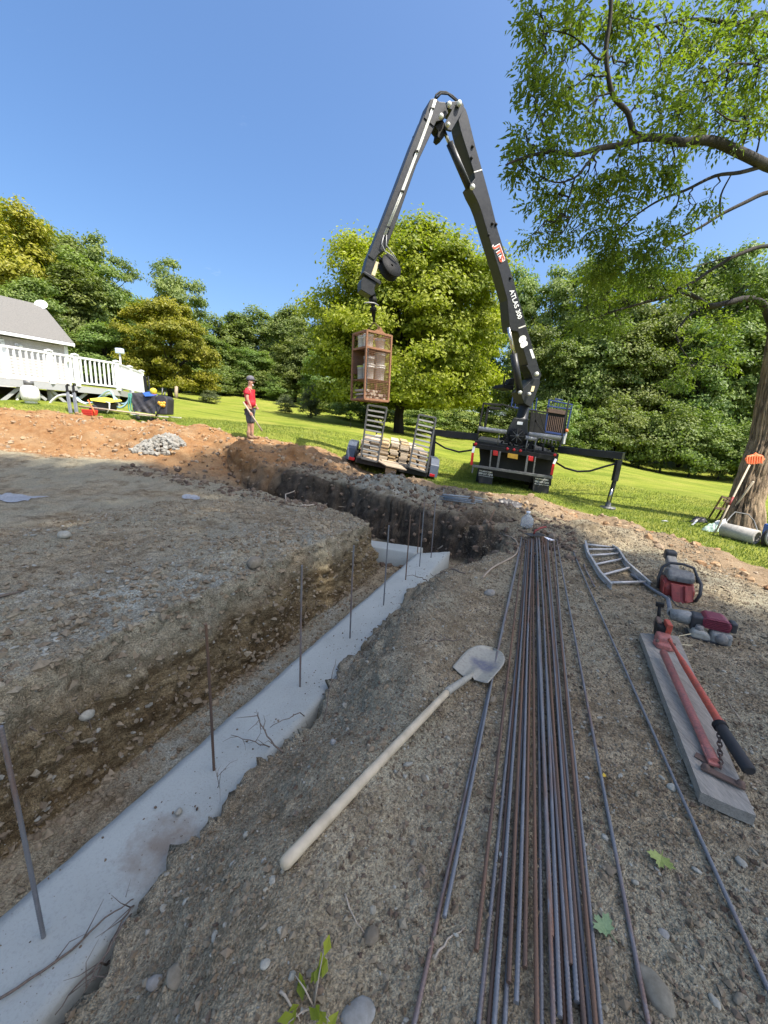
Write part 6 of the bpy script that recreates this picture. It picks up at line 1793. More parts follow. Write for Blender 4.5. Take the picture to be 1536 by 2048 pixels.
# ------------------------------------------------------------------ ladder section
M_ALU = paint('dull_aluminium', (0.52, 0.50, 0.46), .5, .45, (0.36, 0.34, 0.31), 7, .6, .15)
c1 = lambda x, y: (1000 + x / 2.866, 1040 + y / 2.866)
def gz_pt(u, v_, h):
    p = GP(u, v_); return np.array([p[0], p[1], gz_at(p[0], p[1]) + h])
lr = [gz_pt(*c1(*q_), .04) for q_ in ((485, 145), (500, 212), (570, 330), (635, 402))]
rr_ = [gz_pt(*c1(*q_), .04) for q_ in ((640, 168), (672, 190), (718, 265), (855, 392))]
lad = thing('ladder_section', 'short bent aluminium ladder section lying on the dirt', 'ladder', (lr[1] + rr_[1]) / 2 * [1, 1, 0] + [0, 0, lr[1][2] - .05])
def rail_(pts):
    m = MB()
    for a, b in zip(pts[:-1], pts[1:]):
        d = (b - a) / np.linalg.norm(b - a)
        m.bar(a - d * .004, b + d * .004, .006, .065)
        for s_ in (-1, 1): m.bar(a + [0, 0, s_ * .03], b + [0, 0, s_ * .03], .024, .006)
    return m.build('side_rail', M_ALU, lad)
rail_(lr); rail_(rr_)
lcum = lambda pts, f: np.array([np.interp(f, np.linspace(0, 1, len(pts)), [p[j] for p in pts]) for j in range(3)])
for f0, f1 in ((.05, .05), (.2, .25), (.36, .42), (.52, .56), (.70, .74), (.90, .96)):
    MB().cyl(lcum(lr, f0), lcum(rr_, f1), .014, 12).build('rung', M_ALU, lad)

# ------------------------------------------------------------------ cut-off saw
M_SAWR = paint('saw_red', (0.24, 0.030, 0.022), .55, 0, (0.15, 0.03, 0.022), 9, .6, .15)
M_SAWG = paint('saw_dusty_grey', (0.20, 0.19, 0.165), .7, 0, (0.12, 0.11, 0.10), 9, .6, .2)
M_BLKP = paint('black_plastic', (0.025, 0.025, 0.026), .5, 0, (0.07, 0.065, 0.06), 9, .5, .15)
def frame_at(p, yaw, roll=0.0, scl=1.0):
    M = np.eye(4); c_, s_ = math.cos(yaw), math.sin(yaw)
    M[:3, 0] = (c_, s_, 0); M[:3, 1] = (-s_, c_, 0); M[:3, 3] = p
    M[:3, :3] *= scl
    if roll:
        R = np.eye(4); R[0, 0] = R[2, 2] = math.cos(roll); R[0, 2] = math.sin(roll); R[2, 0] = -math.sin(roll)
        M = M @ R
    return M
sg = GP(1352, 1192); sg[2] = gz_at(sg[0], sg[1])
MS = frame_at(sg, -.42, 0, .88)
saw = thing('cut_off_saw', 'red and grey petrol cut-off saw standing on the dirt behind the engine', 'saw', sg)
S_ = lambda n, m, mat, b=.01: m.build(n, mat, saw, b)
S_('engine_housing', MB(MS).prism([(-.15, -.10, .01), (-.15, .24, .01), (-.15, .24, .16), (-.15, .02, .19), (-.15, -.10, .12)], (.29, 0, 0)), M_SAWR, .02)
S_('rear_scoop', MB(MS).prism([(-.10, -.10, .17), (.10, -.10, .17), (.12, -.17, .02), (.02, -.22, .0), (-.08, -.20, .0)], (0, .03, .0)), M_SAWR, .008)
S_('scoop_rib', MB(MS).bar((.035, -.12, .17), (.04, -.21, .02), .03, .04), M_SAWR, .006)
S_('left_panel', MB(MS).prism([(-.165, -.12, .04), (-.165, .05, .04), (-.165, .05, .18), (-.165, -.10, .17)], (.015, 0, 0)), M_SAWR, .006)
S_('top_cover', MB(MS).prism([(-.12, -.06, .18), (-.12, .22, .18), (-.12, .20, .27), (-.12, .02, .30), (-.12, -.06, .25)], (.25, 0, 0)), M_SAWG, .025)
S_('maker_plate', MB(MS).box((.02, -.066, .215), (.13, .006, .05)), M_GREY, .004)
S_('front_handle', MB(MS).tube([(-.18, .02, .05), (-.19, .04, .18), (-.165, .07, .30), (-.10, .09, .355), (.03, .10, .36), (.13, .09, .335), (.165, .07, .26), (.165, .0, .20)], .016, 10), M_BLKP, 0)
S_('rear_handle', MB(MS).tube([(.15, -.02, .26), (.165, -.12, .22), (.16, -.17, .12), (.14, -.15, .03), (.13, -.08, .01)], .017, 10), M_BLKP, 0)
S_('cutting_arm', MB(MS).prism([(-.05, .20, .10), (-.05, .20, .24), (-.05, .52, .36), (-.05, .56, .27)], (.10, 0, 0)), M_SAWG, .015)
S_('arm_cap', MB(MS).box((.0, .55, .34), (.12, .14, .12)), M_BLKP, .02)
S_('muffler', MB(MS).box((.0, .30, .10), (.2, .12, .14)), M_BLKP, .02)

# ------------------------------------------------------------------ small petrol engine with its drive tube
eg = GP(1402, 1272); eg[2] = gz_at(eg[0], eg[1])
ME = frame_at(eg, -.50, 0, .9)
eng = thing('small_engine', 'small maroon petrol engine with a long drive tube lying on dirt', 'engine', eg)
M_MAROON = paint('maroon_cover', (0.17, 0.018, 0.035), .45, 0, (0.11, 0.015, 0.025), 9, .5, .12)
M_CASE = paint('dirty_grey_casting', (0.25, 0.25, 0.225), .6, .2, (0.13, 0.125, 0.11), 10, .6, .25)
M_TANKT = paint('translucent_tank', (0.34, 0.33, 0.27), .45, 0, (0.2, 0.19, 0.16), 8, .5, .1)
G_ = lambda n, m, mat, b=.008: m.build(n, mat, eng, b)
cov = G_('cover', MB(ME).prism([(-.02, -.06, .10), (.17, -.06, .10), (.18, -.06, .17), (.13, -.06, .215), (.0, -.06, .215), (-.03, -.06, .18)], (0, .17, 0)), M_MAROON, .015)
for k_ in range(6):
    MB(ME).box((.075, -.066, .115 + .016 * k_), (.17, .012, .007)).build('fin', M_MAROON, cov, .002)
G_('clutch_case', MB(ME).lathe([(.02, -.13), (.05, -.12), (.06, -.06), (.065, 0), (.05, .04)], (-.12, .03, .13), (1, 0, 0), 18), M_CASE, 0)
G_('crankcase', MB(ME).box((-.05, .02, .12), (.10, .14, .14)), M_BLKP, .015)
G_('fuel_tank', MB(ME).prism([(-.10, -.12, .005), (.04, -.12, .005), (.05, -.12, .05), (.0, -.12, .09), (-.09, -.12, .085)], (0, .17, 0)), M_TANKT, .02)
G_('fuel_cap', MB(ME).lathe([(.001, .03), (.03, .028), (.033, 0)], (-.04, -.07, .09), (0, -.3, 1), 16), M_SAWG, 0)
G_('recoil_starter', MB(ME).box((.11, -.06, .055), (.15, .12, .10)), M_CASE, .02)
G_('starter_cap', MB(ME).lathe([(.001, .025), (.035, .022), (.045, .0), (.045, -.03)], (.11, -.12, .06), (0, -1, .1), 20), M_SAWG, 0)
G_('exhaust', MB(ME).box((.19, .0, .15), (.05, .10, .09)), M_BLKP, .012)
G_('base_guard', MB(ME).box((.02, -.03, .012), (.28, .18, .02)), M_BLKP, .006)
s1_ = (ME @ [-.24, .05, .13, 1])[:3]; s2_ = gz_pt(1334, 1206, .045); s3_ = gz_pt(1304, 1184, .03); s4_ = gz_pt(1262, 1152, .02)
G_('drive_tube', MB().tube([s1_, s2_, s3_, s4_], [.019, .017, .014, .014], 12), M_POSTG, 0)
G_('tube_clamp', MB().tube([s1_, s1_ + (s2_ - s1_) * .18], .026, 12), M_CASE, 0)
G_('throttle_cable', MB().tube([(ME @ [-.08, .10, .19, 1])[:3], (ME @ [-.2, .08, .2, 1])[:3], s2_ + [0, 0, .03]], .005, 6), M_BLKP, 0)
solo(MB().tube([(ME @ [-.10, -.13, .05, 1])[:3], gz_pt(1358, 1276, .02), gz_pt(1353, 1284, .006), gz_pt(1364, 1291, .006), gz_pt(1385, 1292, .006)], .003, 6), 'cord', M_CREAM, 'thin pale cord curling on the dirt below the engine', 'cord')

# ------------------------------------------------------------------ bar cutter bolted to a weathered plank
M_PLANK = paint('grey_weathered_plank', (0.295, 0.266, 0.215), .85, 0, (0.148, 0.131, 0.105), 4, .7, .5, stretch=(9, 1, 9))
zp = .02
pc = [PZ(1280, 1266, zp + .04), PZ(1402, 1584, zp + .04), PZ(1512, 1632, zp + .04), PZ(1356, 1272, zp + .04)]
pax = (pc[1] + pc[2]) / 2 - (pc[0] + pc[3]) / 2; pax /= np.linalg.norm(pax)
cut = thing('bar_cutter', 'red long-handled bar cutter bolted to a weathered grey plank', 'bar cutter', (pc[0] + pc[2]) / 2 * [1, 1, 0])
def plank_mesh():
    n, m = 40, 12; V, F = [], []
    for i in range(n + 1):
        f = i / n
        for j in range(m + 1):
            g = j / m
            p = (pc[0] * (1 - f) + pc[1] * f) * (1 - g) + (pc[3] * (1 - f) + pc[2] * f) * g
            crack = -.007 * (abs(g - .55) < .03) * (f > .75) - .006 * (abs(g - .8) < .03) * (f > .82)
            p = p + [0, 0, .002 * math.sin(9 * f + 4 * g) + crack + random.uniform(-.0012, .0012)]
            V.append(p)
    k0 = len(V)
    V += [p - np.array([0, 0, .05]) for p in V[:k0]]
    idx = lambda i, j: i * (m + 1) + j
    for i in range(n):
        for j in range(m):
            F.append((idx(i, j), idx(i + 1, j), idx(i + 1, j + 1), idx(i, j + 1)))
            F.append((k0 + idx(i, j), k0 + idx(i, j + 1), k0 + idx(i + 1, j + 1), k0 + idx(i + 1, j)))
    for i in range(n):
        for j in (0, m): F.append((idx(i, j), idx(i + 1, j), k0 + idx(i + 1, j), k0 + idx(i, j)))
    for j in range(m):
        for i in (0, n): F.append((idx(i, j), idx(i, j + 1), k0 + idx(i, j + 1), k0 + idx(i, j)))
    mb = MB(); mb.add(V, F); return mb
plank_mesh().build('plank', M_PLANK, cut)
M_PINK = paint('faded_red_paint', (0.42, 0.13, 0.10), .6, 0, (0.16, 0.11, 0.10), 16, .8, .25)
M_REDO = paint('worn_orange_red_paint', (0.50, 0.075, 0.035), .55, 0, (0.13, 0.07, 0.06), 18, .7, .25)
zt = zp + .04
lo0, lo1 = PZ(1327, 1305, zt + .05), PZ(1428, 1525, zt + .02)
MB().tube([lo0, lo0 + (lo1 - lo0) * .5, lo0 + (lo1 - lo0) * .9, lo1], [.023, .021, .020, .024], 14).build('fixed_handle', M_PINK, cut)
MB().bar(lo0 + (lo1 - lo0) * .9, lo1 + (lo1 - lo0) * .02, .05, .014).build('handle_foot', M_PINK, cut, .003)
hi0, hi1 = PZ(1338, 1279, zt + .11), PZ(1442, 1450, zt + .10)
MB().tube([hi0, hi0 + (hi1 - hi0) * .2, hi0 + (hi1 - hi0) * .35, hi0 + (hi1 - hi0) * .95, hi1], [.010, .011, .018, .0185, .026], 14).build('lever', M_REDO, cut)
gr0, gr1 = PZ(1440, 1452, zt + .10), PZ(1500, 1543, zt + .07)
gd_ = (gr1 - gr0); MB().tube([gr0, gr0 + gd_ * .02, gr0 + gd_ * .96, gr1], [.022, .026, .0265, .020], 16).build('grip', M_RUBBER, cut)
MB().lathe([(.018, -.01), (.031, -.01), (.031, .012), (.018, .012)], gr0, gd_, 16).build('ferrule', M_BLACK2, cut)
sa, sb = PZ(1402, 1533, zt + .012), PZ(1490, 1575, zt + .012)
strap = MB().bar(sa, sb, .035, .010).build('base_strap', M_RUSTBAR, cut, .002)
for p in (sa + (sb - sa) * .10, sb - (sb - sa) * .10):
    MB().lathe([(.001, .022), (.013, .02), (.016, .006), (.018, .0)], p, (0, 0, 1), 8).build('bolt', M_RUSTBAR, strap)
MB().prism([PZ(1388, 1514, zt + .003), PZ(1428, 1538, zt + .003), PZ(1420, 1520, zt + .003), PZ(1392, 1506, zt + .003)], (0, 0, .006)).build('worn_pad', M_RUSTBAR, cut)
chain(MB(), PZ(1438, 1460, zt + .09), PZ(1441, 1536, zt + .02), 9, .0035, .009).build('chain', M_RUSTBAR, cut)
hd = PZ(1325, 1288, zt)
MH = frame_at(hd, math.atan2(pax[1], pax[0]) + math.pi / 2)
MB(MH).box((0, .0, .04), (.10, .13, .07), taper=.85).build('head_casting', M_PINK, cut, .012)
MB(MH).prism([(-.07, -.03, .0), (.07, -.03, .0), (.06, -.09, .0), (.02, -.11, .0), (-.05, -.10, .0)], (0, 0, .04)).build('head_foot', M_PINK, cut, .01)
MB(MH).box((-.01, .10, .06), (.06, .12, .10)).build('jaw_block', M_BLACK2, cut, .01)
MB(MH).prism([(-.035, .12, .02), (-.035, .22, .05), (-.035, .20, .13), (-.035, .10, .12)], (.03, 0, 0)).build('cutter_jaw', M_RUSTBAR, cut, .006)
MB(MH).prism([(.01, .04, .05), (.01, .16, .07), (.01, .15, .14), (.01, .02, .15)], (.035, 0, 0)).build('cutter_jaw', M_REDO, cut, .006)
MB(MH).cyl((-.01, .21, .10), (-.015, .24, .20), .012).box((-.015, .24, .21), (.05, .03, .03)).build('adjuster', M_BLACK2, cut)
for (x, y) in ((-.05, -.07), (.05, -.06)): MB(MH).lathe([(.001, .055), (.011, .053), (.013, .04)], (x, y, 0), (0, 0, 1), 8).build('bolt', M_RUSTBAR, cut)

# ------------------------------------------------------------------ small things on the dirt
m_jug, nt, bs = new_mat('clear_plastic')
bs.inputs['Base Color'].default_value = (.82, .88, .9, 1); bs.inputs['Roughness'].default_value = .15; bs.inputs['Transmission Weight'].default_value = .75; bs.inputs['IOR'].default_value = 1.2
jg = GP(1053, 1054); jt = float((jg - CAM) @ _f)
k_ = 24 / FPX * jt / 2
jug = thing('plastic_jug', 'clear plastic jug standing at the far end of the bar bundle', 'jug', jg)
MB().lathe([(.001, 0), (k_ * .95, 0), (k_, .02), (k_, .12), (k_ * .92, .15), (k_ * .45, .20), (k_ * .25, .215), (k_ * .25, .24)], jg, (0, 0, 1), 20).build('body', m_jug, jug)
MB().lathe([(.03, .235), (.032, .26), (.001, .262)], jg, (0, 0, 1), 14).build('cap', M_WHITE, jug)
fl0 = GP(1068, 1080); fl0[2] += .075
trw = thing('hand_float', 'black hand float with a red handle lying across the bars', 'float', fl0)
MF = frame_at(fl0, .25)
MB(MF).box((0, 0, .01), (.27, .13, .012)).build('plate', M_BLKP, trw, .004)
MB(MF).tube([(-.02, 0, .02), (.0, 0, .07), (.12, .04, .10), (.24, .09, .10)], .014, 10).build('handle', M_SAWR, trw)
pw = GP(1096, 1083); solo(MB(frame_at(pw + [0, 0, .035], .5)).prism([(-.05, -.06, 0), (.05, -.07, 0), (.04, .05, .01), (-.02, .07, .02)], (0, 0, .002)), 'paper_scrap', M_WHITE, 'white paper scrap lying on the bars beside the hand float', 'paper')
M_CORD = paint('tan_cord', (0.34, 0.27, 0.19), .8, 0, (0.25, 0.19, 0.13), 20, .5, .2)
def ground_cord(name, px, r, mat, label, cat, lift=.006, group=None):
    q = [gz_pt(u, v_, lift + r) for u, v_ in px]; q = np.array(q); s_ = [q[0]]
    for i in range(len(q) - 1):
        a, b = q[i], q[i + 1]; pa_ = q[max(0, i - 1)]; pb2 = q[min(len(q) - 1, i + 2)]
        for f in (.25, .5, .75, 1.0):
            s_.append(.5 * ((2 * a) + (b - pa_) * f + (2 * pa_ - 5 * a + 4 * b - pb2) * f * f + (3 * a - pa_ - 3 * b + pb2) * f ** 3))
    return solo(MB().tube(s_, r, 6), name, mat, label, cat, group)
ground_cord('cord', [(965, 1158), (985, 1138), (1015, 1122), (1032, 1110), (1036, 1095), (1028, 1080), (1005, 1073), (985, 1070)], .011, M_CORD, 'tan cord curving over the dirt left of the bar bundle', 'cord')
M_ROD = paint('thin_grey_rods', (0.22, 0.25, 0.26), .5, .3, (0.14, 0.15, 0.15), 9, .5, .1)
rng = np.random.default_rng(21)
for i in range(9):
    a = GP(876 + rng.uniform(0, 14), 991 + i * 1.4); b = GP(945 + rng.uniform(0, 28), 998 + i * 1.6)
    a[2] = gz_at(a[0], a[1]) + .03 + .008 * (i % 3); b[2] = gz_at(b[0], b[1]) + .03 + .008 * (i % 2)
    solo(MB().cyl(a, b, .011, 8), 'form_rod', M_ROD, 'grey rod of the bunch beyond the trench, %s from the back' % ORD[i], 'rod', 'grey rods on the far edge of the dig')
def crumple(name, c, size, h, mat, label, cat, seed, n=14):
    rg = np.random.default_rng(seed); V, F = [], []
    ph = rg.uniform(0, 6, 8)
    for i in range(n + 1):
        for j in range(n + 1):
            x, y = (i / n - .5) * size[0], (j / n - .5) * size[1]
            ed = 1 + .18 * math.sin(4 * math.atan2(y, x + 1e-6) + ph[0])
            X, Y = c[0] + x * ed, c[1] + y * ed
            bul = max(0, 1 - (2 * x / size[0]) ** 2) * max(0, 1 - (2 * y / size[1]) ** 2)
            z = gz_at(X, Y) + .012 + h * bul * (.5 + .3 * math.sin(9 * x / size[0] + ph[1]) * math.sin(8 * y / size[1] + ph[2]) + .35 * abs(math.sin(11 * (x / size[0] + .6 * y / size[1]) + ph[3])) + .25 * abs(math.sin(17 * (x / size[0] - y / size[1]) + ph[4])))
            V.append((X, Y, z))
    for i in range(n):
        for j in range(n):
            a = i * (n + 1) + j; F.append((a, a + n + 1, a + n + 2, a + 1))
    m = MB(); m.add(V, F, True)
    return solo(m, name, mat, label, cat)
crumple('dark_cloth', GP(1018, 1011), (.55, .18), .14, M_TARP, 'crumpled black plastic on the far edge of the dig', 'plastic', 3)
crumple('red_cloth', GP(960, 1046), (.13, .10), .09, M_SAWR, 'small crumpled red rag in the gully right of the footing corner', 'rag', 4)
M_SHEET = paint('pale_plastic_sheet', (0.30, 0.31, 0.31), .5, 0, (0.19, 0.18, 0.17), 9, .8, .4)
crumple('plastic_sheet', GP(22, 1001), (.85, .34), .07, M_SHEET, 'pale blue plastic sheet lying on the mound at the left', 'plastic', 5)
crumple('plastic_scrap', GP(382, 996), (.30, .16), .04, M_SHEET, 'small pale plastic scrap lying on the mound', 'plastic', 6)

# fallen maple leaves
def maple_leaf(c, r, yaw, mat, label):
    lob = [(0, 1.0), (.12, .80), (.24, .84), (.22, .52), (.46, .62), (.60, .74), (.62, .56), (.90, .50), (.70, .26), (.74, .10), (.48, .02), (.50, -.22), (.20, -.16), (.03, -.22), (.02, -.75), (-.02, -.75), (-.03, -.22), (-.20, -.16), (-.46, -.26), (-.48, .02), (-.72, .06), (-.68, .26), (-.92, .46), (-.60, .54), (-.62, .76), (-.44, .60), (-.20, .50), (-.26, .86), (-.10, .78)]
    V = []
    for (x, y) in lob:
        X, Y = r * (x * math.cos(yaw) - y * math.sin(yaw)), r * (x * math.sin(yaw) + y * math.cos(yaw))
        V.append((c[0] + X, c[1] + Y, gz_at(c[0], c[1]) + .016 + .25 * r * abs(x) + .03 * r * y))
    V.append((c[0], c[1], gz_at(c[0], c[1]) + .014)); k = len(lob)
    m = MB(); m.add(V, [(i, (i + 1) % k, k) for i in range(k)])
    return solo(m, 'maple_leaf', mat, label, 'leaf')
ML1 = paint('fallen_leaf_green', (0.20, 0.27, 0.12), .55, 0, (0.13, 0.2, 0.07), 30, .5, .2)
ML2 = paint('fallen_leaf_olive', (0.26, 0.30, 0.07), .55, 0, (0.18, 0.22, 0.05), 30, .5, .2)
ML3 = paint('fallen_leaf_yellow', (0.62, 0.42, 0.03), .55, 0, (0.5, 0.3, 0.03), 30, .5, .2)
maple_leaf(GP(1212, 1868), .045, .5, ML1, 'pale green maple leaf against the right side of the bar bundle')
maple_leaf(GP(1321, 1722), .050, 2.4, ML2, 'olive maple leaf on the dirt right of the bars')
maple_leaf(GP(1209, 1558), .014, 1.0, ML3, 'tiny yellow leaf beside the single bar')

# ------------------------------------------------------------------ things round the old tree
g0 = GP(1448, 1074); g1 = GP(1518, 1092)
rdir = g1 - g0; rdir[2] = 0; rl_ = np.linalg.norm(rdir); rdir /= rl_
rr0 = 28 / FPX * float((g0 - CAM) @ _f) / 2
rc0 = g0 + [0, rr0 * .5, rr0]; rc1 = g1 + [0, rr0 * .5, rr0]
M_CONCR = paint('weathered_concrete', (0.36, 0.34, 0.30), .9, 0, (0.24, 0.22, 0.19), 6, .6, .4)
rol = thing('lawn_roller', 'grey concrete lawn roller lying by the tree at the right', 'roller', (g0 + g1) / 2)
ln = np.linalg.norm(rc1 - rc0)
MB().lathe([(.03, 0), (rr0 - .02, 0), (rr0, .015), (rr0, ln - .015), (rr0 - .02, ln), (rr0 - .05, ln), (rr0 - .05, ln - .12), (.03, ln - .12)], rc0, rc1 - rc0, 32).build('drum', M_CONCR, rol)
td = float((rc0 - CAM) @ _f)
MB().tube([rc0 - rdir * .04, P(1462, 1032, td + .4), P(1470, 1024, td + .5), P(1497, 1029, td + .5), P(1508, 1042, td + .4), rc1 + rdir * .04], .012, 8).build('handle', M_GREY, rol)
# dark garden machine at the frame's edge
gm = GP(1533, 1094); MG = frame_at(gm + [.12, .1, 0], -.3)
mac = thing('garden_machine', 'dark blue garden machine at the right edge beside the roller', 'machine', gm)
MB(MG).lathe([(.05, -.04), (.16, -.04), (.18, 0), (.16, .05), (.05, .05)], (-.05, -.1, .18), (.5, -1, 0), 22).build('wheel', M_RUBBER, mac)
MB(MG).box((.18, .1, .26), (.35, .4, .25)).build('body', M_BTARP, mac, .03)
MB(MG).box((.05, -.05, .06), (.3, .2, .08)).build('base', M_SAWR, mac, .01)
MB(MG).lathe([(.17, -.01), (.19, -.01), (.19, .02), (.17, .02)], (-.02, -.16, .2), (.4, -1, .1), 22).build('guard_ring', M_PIPE, mac)
# rake with an orange head, second pole, folded wooden frame leaning on the trunk
ra0 = GP(1430, 1066); tr_t = TT - .55
rake = thing('orange_rake', 'long pole with a broad orange head leaning against the tree trunk', 'rake', ra0)
rt = P(1499, 930, tr_t); dk = rt - ra0
MB().tube([ra0, ra0 + dk * .4, rt], .018, 8).build('pole', M_WOODP, rake)
MB().tube([ra0 + dk * .40, ra0 + dk * .52], .0195, 8).build('red_band', M_SAWR, rake)
hx = P(1529, 914, tr_t) - P(1490, 922, tr_t)
m = MB(); ctr = P(1509, 919, tr_t)
ring = [P(1490, 921, tr_t), P(1496, 914, tr_t), P(1508, 911, tr_t), P(1513, 907, tr_t), P(1518, 911, tr_t), P(1527, 913, tr_t), P(1530, 919, tr_t), P(1524, 926, tr_t), P(1508, 929, tr_t), P(1496, 928, tr_t)]
m.prism(ring, (.02, .05, .03)); hdk = m.build('head', M_ORANGE, rake, .008)
for k_ in range(7):
    a = P(1494 + k_ * 5, 912, tr_t - .01); b = P(1494 + k_ * 5, 927, tr_t - .02); MB().bar(a, b, .012, .012, up=(0, 1, 0)).build('tine', M_ORANGE, hdk)
p0 = GP(1446, 1046); solo(MB().cyl(p0, P(1507, 963, TT - .45), .02), 'wooden_pole', M_WOODP, 'plain wooden pole leaning on the trunk below the orange rake', 'pole')
fr = thing('sawhorse', 'folded brown wooden sawhorse leaning against the left of the trunk', 'sawhorse', GP(1436, 1036))
MW = paint('brown_wood', (0.16, 0.10, 0.06), .8, 0, (0.09, 0.055, 0.035), 6, .6, .3)
for (a, b) in (((1418, 1036), (1444, 993)), ((1432, 1038), (1454, 1000)), ((1440, 1040), (1460, 1004))):
    q = GP(*a); MB().bar(q, P(*b, TT - .5), .05, .03, up=(0, 1, 0)).build('leg', MW, fr)
for (a, b) in (((1443, 994), (1460, 997)), ((1430, 1016), (1450, 1018)), ((1447, 1000), (1456, 1003))):
    MB().bar(P(*a, TT - .52), P(*b, TT - .5), .05, .03, up=(0, 1, 0)).build('crossbar', MW, fr)
M_GBAG = paint('green_white_bag', (0.42, 0.52, 0.44), .5, 0, (0.12, 0.28, 0.16), 10, .8, .2)
crumple('printed_bag', GP(1421, 1062), (.30, .24), .16, M_GBAG, 'green and white printed bag on the grass left of the roller', 'bag', 8)
crumple('white_bag', GP(1441, 1056), (.22, .34), .2, M_WHITE, 'crumpled white bag against the left end of the roller', 'bag', 9)
crumple('dark_jacket', GP(1397, 1044), (.45, .2), .13, M_BTARP if False else M_TARP, 'dark crumpled jacket on the grass left of the bags', 'jacket', 10)
crumple('blue_scrap', GP(1330, 1043), (.16, .08), .02, M_SHEET, 'small pale blue scrap lying on the grass', 'scrap', 11)
a, b = GP(1384, 1052), GP(1398, 1042); solo(MB().bar(a + [0, 0, .03], b + [0, 0, .05], .03, .02), 'white_stick', M_WHITE, 'short white stick lying beside the dark jacket', 'stick')
# ------------------------------------------------------------------ stones, clods, roots and grass
def ico(sub=0):
    bm = bmesh.new(); bmesh.ops.create_icosphere(bm, subdivisions=sub + 1, radius=1.0)
    V = np.array([v_.co[:] for v_ in bm.verts]); F = np.array([[v_.index for v_ in f.verts] for f in bm.faces]); bm.free()
    return V, F
I0, I1 = ico(0), ico(1)
OCT = (np.array([[1, 0, 0], [-1, 0, 0], [0, 1, 0], [0, -1, 0], [0, 0, 1], [0, 0, -1.0]]), np.array([[0, 2, 4], [2, 1, 4], [1, 3, 4], [3, 0, 4], [2, 0, 5], [1, 2, 5], [3, 1, 5], [0, 3, 5]]))
def scatter_stones(name, pts, sizes, seed, mat, flat=.6, sink=.3, base=I0, jag=.28):
    rg = np.random.default_rng(seed); n = len(pts)
    bv, bf = base; k = len(bv)
    sc_ = np.stack([rg.uniform(.7, 1.35, n), rg.uniform(.6, 1.1, n), rg.uniform(.45, .8, n) * flat / .6], 1)
    V = bv[None] * (1 + jag * rg.uniform(-1, 1, (n, k, 1))) * sc_[:, None] * sizes[:, None, None]
    a = rg.uniform(0, 6.28, n); b = rg.normal(0, .35, n)
    ca_, sa_ = np.cos(a)[:, None], np.sin(a)[:, None]; cb_, sb_ = np.cos(b)[:, None], np.sin(b)[:, None]
    x, y, z = V[..., 0], V[..., 1], V[..., 2]
    y, z = y * cb_ - z * sb_, y * sb_ + z * cb_
    x, y = x * ca_ - y * sa_, x * sa_ + y * ca_
    V = np.stack([x, y, z], -1) + pts[:, None] + np.array([0, 0, 1.0]) * (sizes * sc_[:, 2] * (1 - 2 * sink))[:, None, None]
    F = (bf[None] + (np.arange(n) * k)[:, None, None]).reshape(-1, 3)
    rnd = np.repeat(rg.uniform(0, 1, n), k)
    me = fast_mesh(name, V.reshape(-1, 3), 3, F, False, {'rnd': rnd}); me.materials.append(mat)
    return me
def stone_mat(name, cs):
    m, nt, bs = new_mat(name)
    at = nt.nodes.new('ShaderNodeAttribute'); at.attribute_name = 'rnd'
    n = nt.nodes.new('ShaderNodeValToRGB')
    el = n.color_ramp.elements
    while len(el) < len(cs): el.new(.5)
    for i, c_ in enumerate(cs): el[i].position = i / (len(cs) - 1); el[i].color = (*c_, 1)
    lk(nt, at.outputs['Fac'], n.inputs['Fac'])
    nn = noise(nt, 45, 4, .65, objvec(nt))
    c_ = mixc(nt, ramp(nt, nn, .35, .7), mixc(nt, 1.0, n.outputs['Color'], (.7, .68, .65), 'MULTIPLY'), n.outputs['Color'])
    lk(nt, c_, bs.inputs['Base Color']); bs.inputs['Roughness'].default_value = .9; bump(nt, bs, nn, .4, .004)
    return m
M_PEB = stone_mat('pebbles', [(0.183, 0.146, 0.095), (0.290, 0.241, 0.166), (0.242, 0.211, 0.151), (0.357, 0.321, 0.231), (0.425, 0.402, 0.321), (0.329, 0.321, 0.265), (0.436, 0.429, 0.350)])
M_CLOD = stone_mat('clods', [(0.174, 0.130, 0.080), (0.261, 0.201, 0.128), (0.329, 0.267, 0.175), (0.222, 0.176, 0.113), (0.368, 0.316, 0.218)])
M_SHALE = stone_mat('shale', [(0.232, 0.221, 0.175), (0.329, 0.321, 0.265), (0.281, 0.261, 0.199), (0.425, 0.422, 0.359), (0.348, 0.301, 0.208)])
M_OCLOD = stone_mat('orange_clods', [(0.295, 0.152, 0.065), (0.410, 0.256, 0.129), (0.451, 0.336, 0.205), (0.328, 0.200, 0.099), (0.369, 0.304, 0.220)])
M_HCLOD = stone_mat('dark_clods', [(0.09, 0.06, 0.04), (0.16, 0.11, 0.07), (0.22, 0.16, 0.105), (0.13, 0.09, 0.06), (0.30, 0.235, 0.165)])
rg = np.random.default_rng(101)
G3f = Pn.reshape(ns, nv, 3)
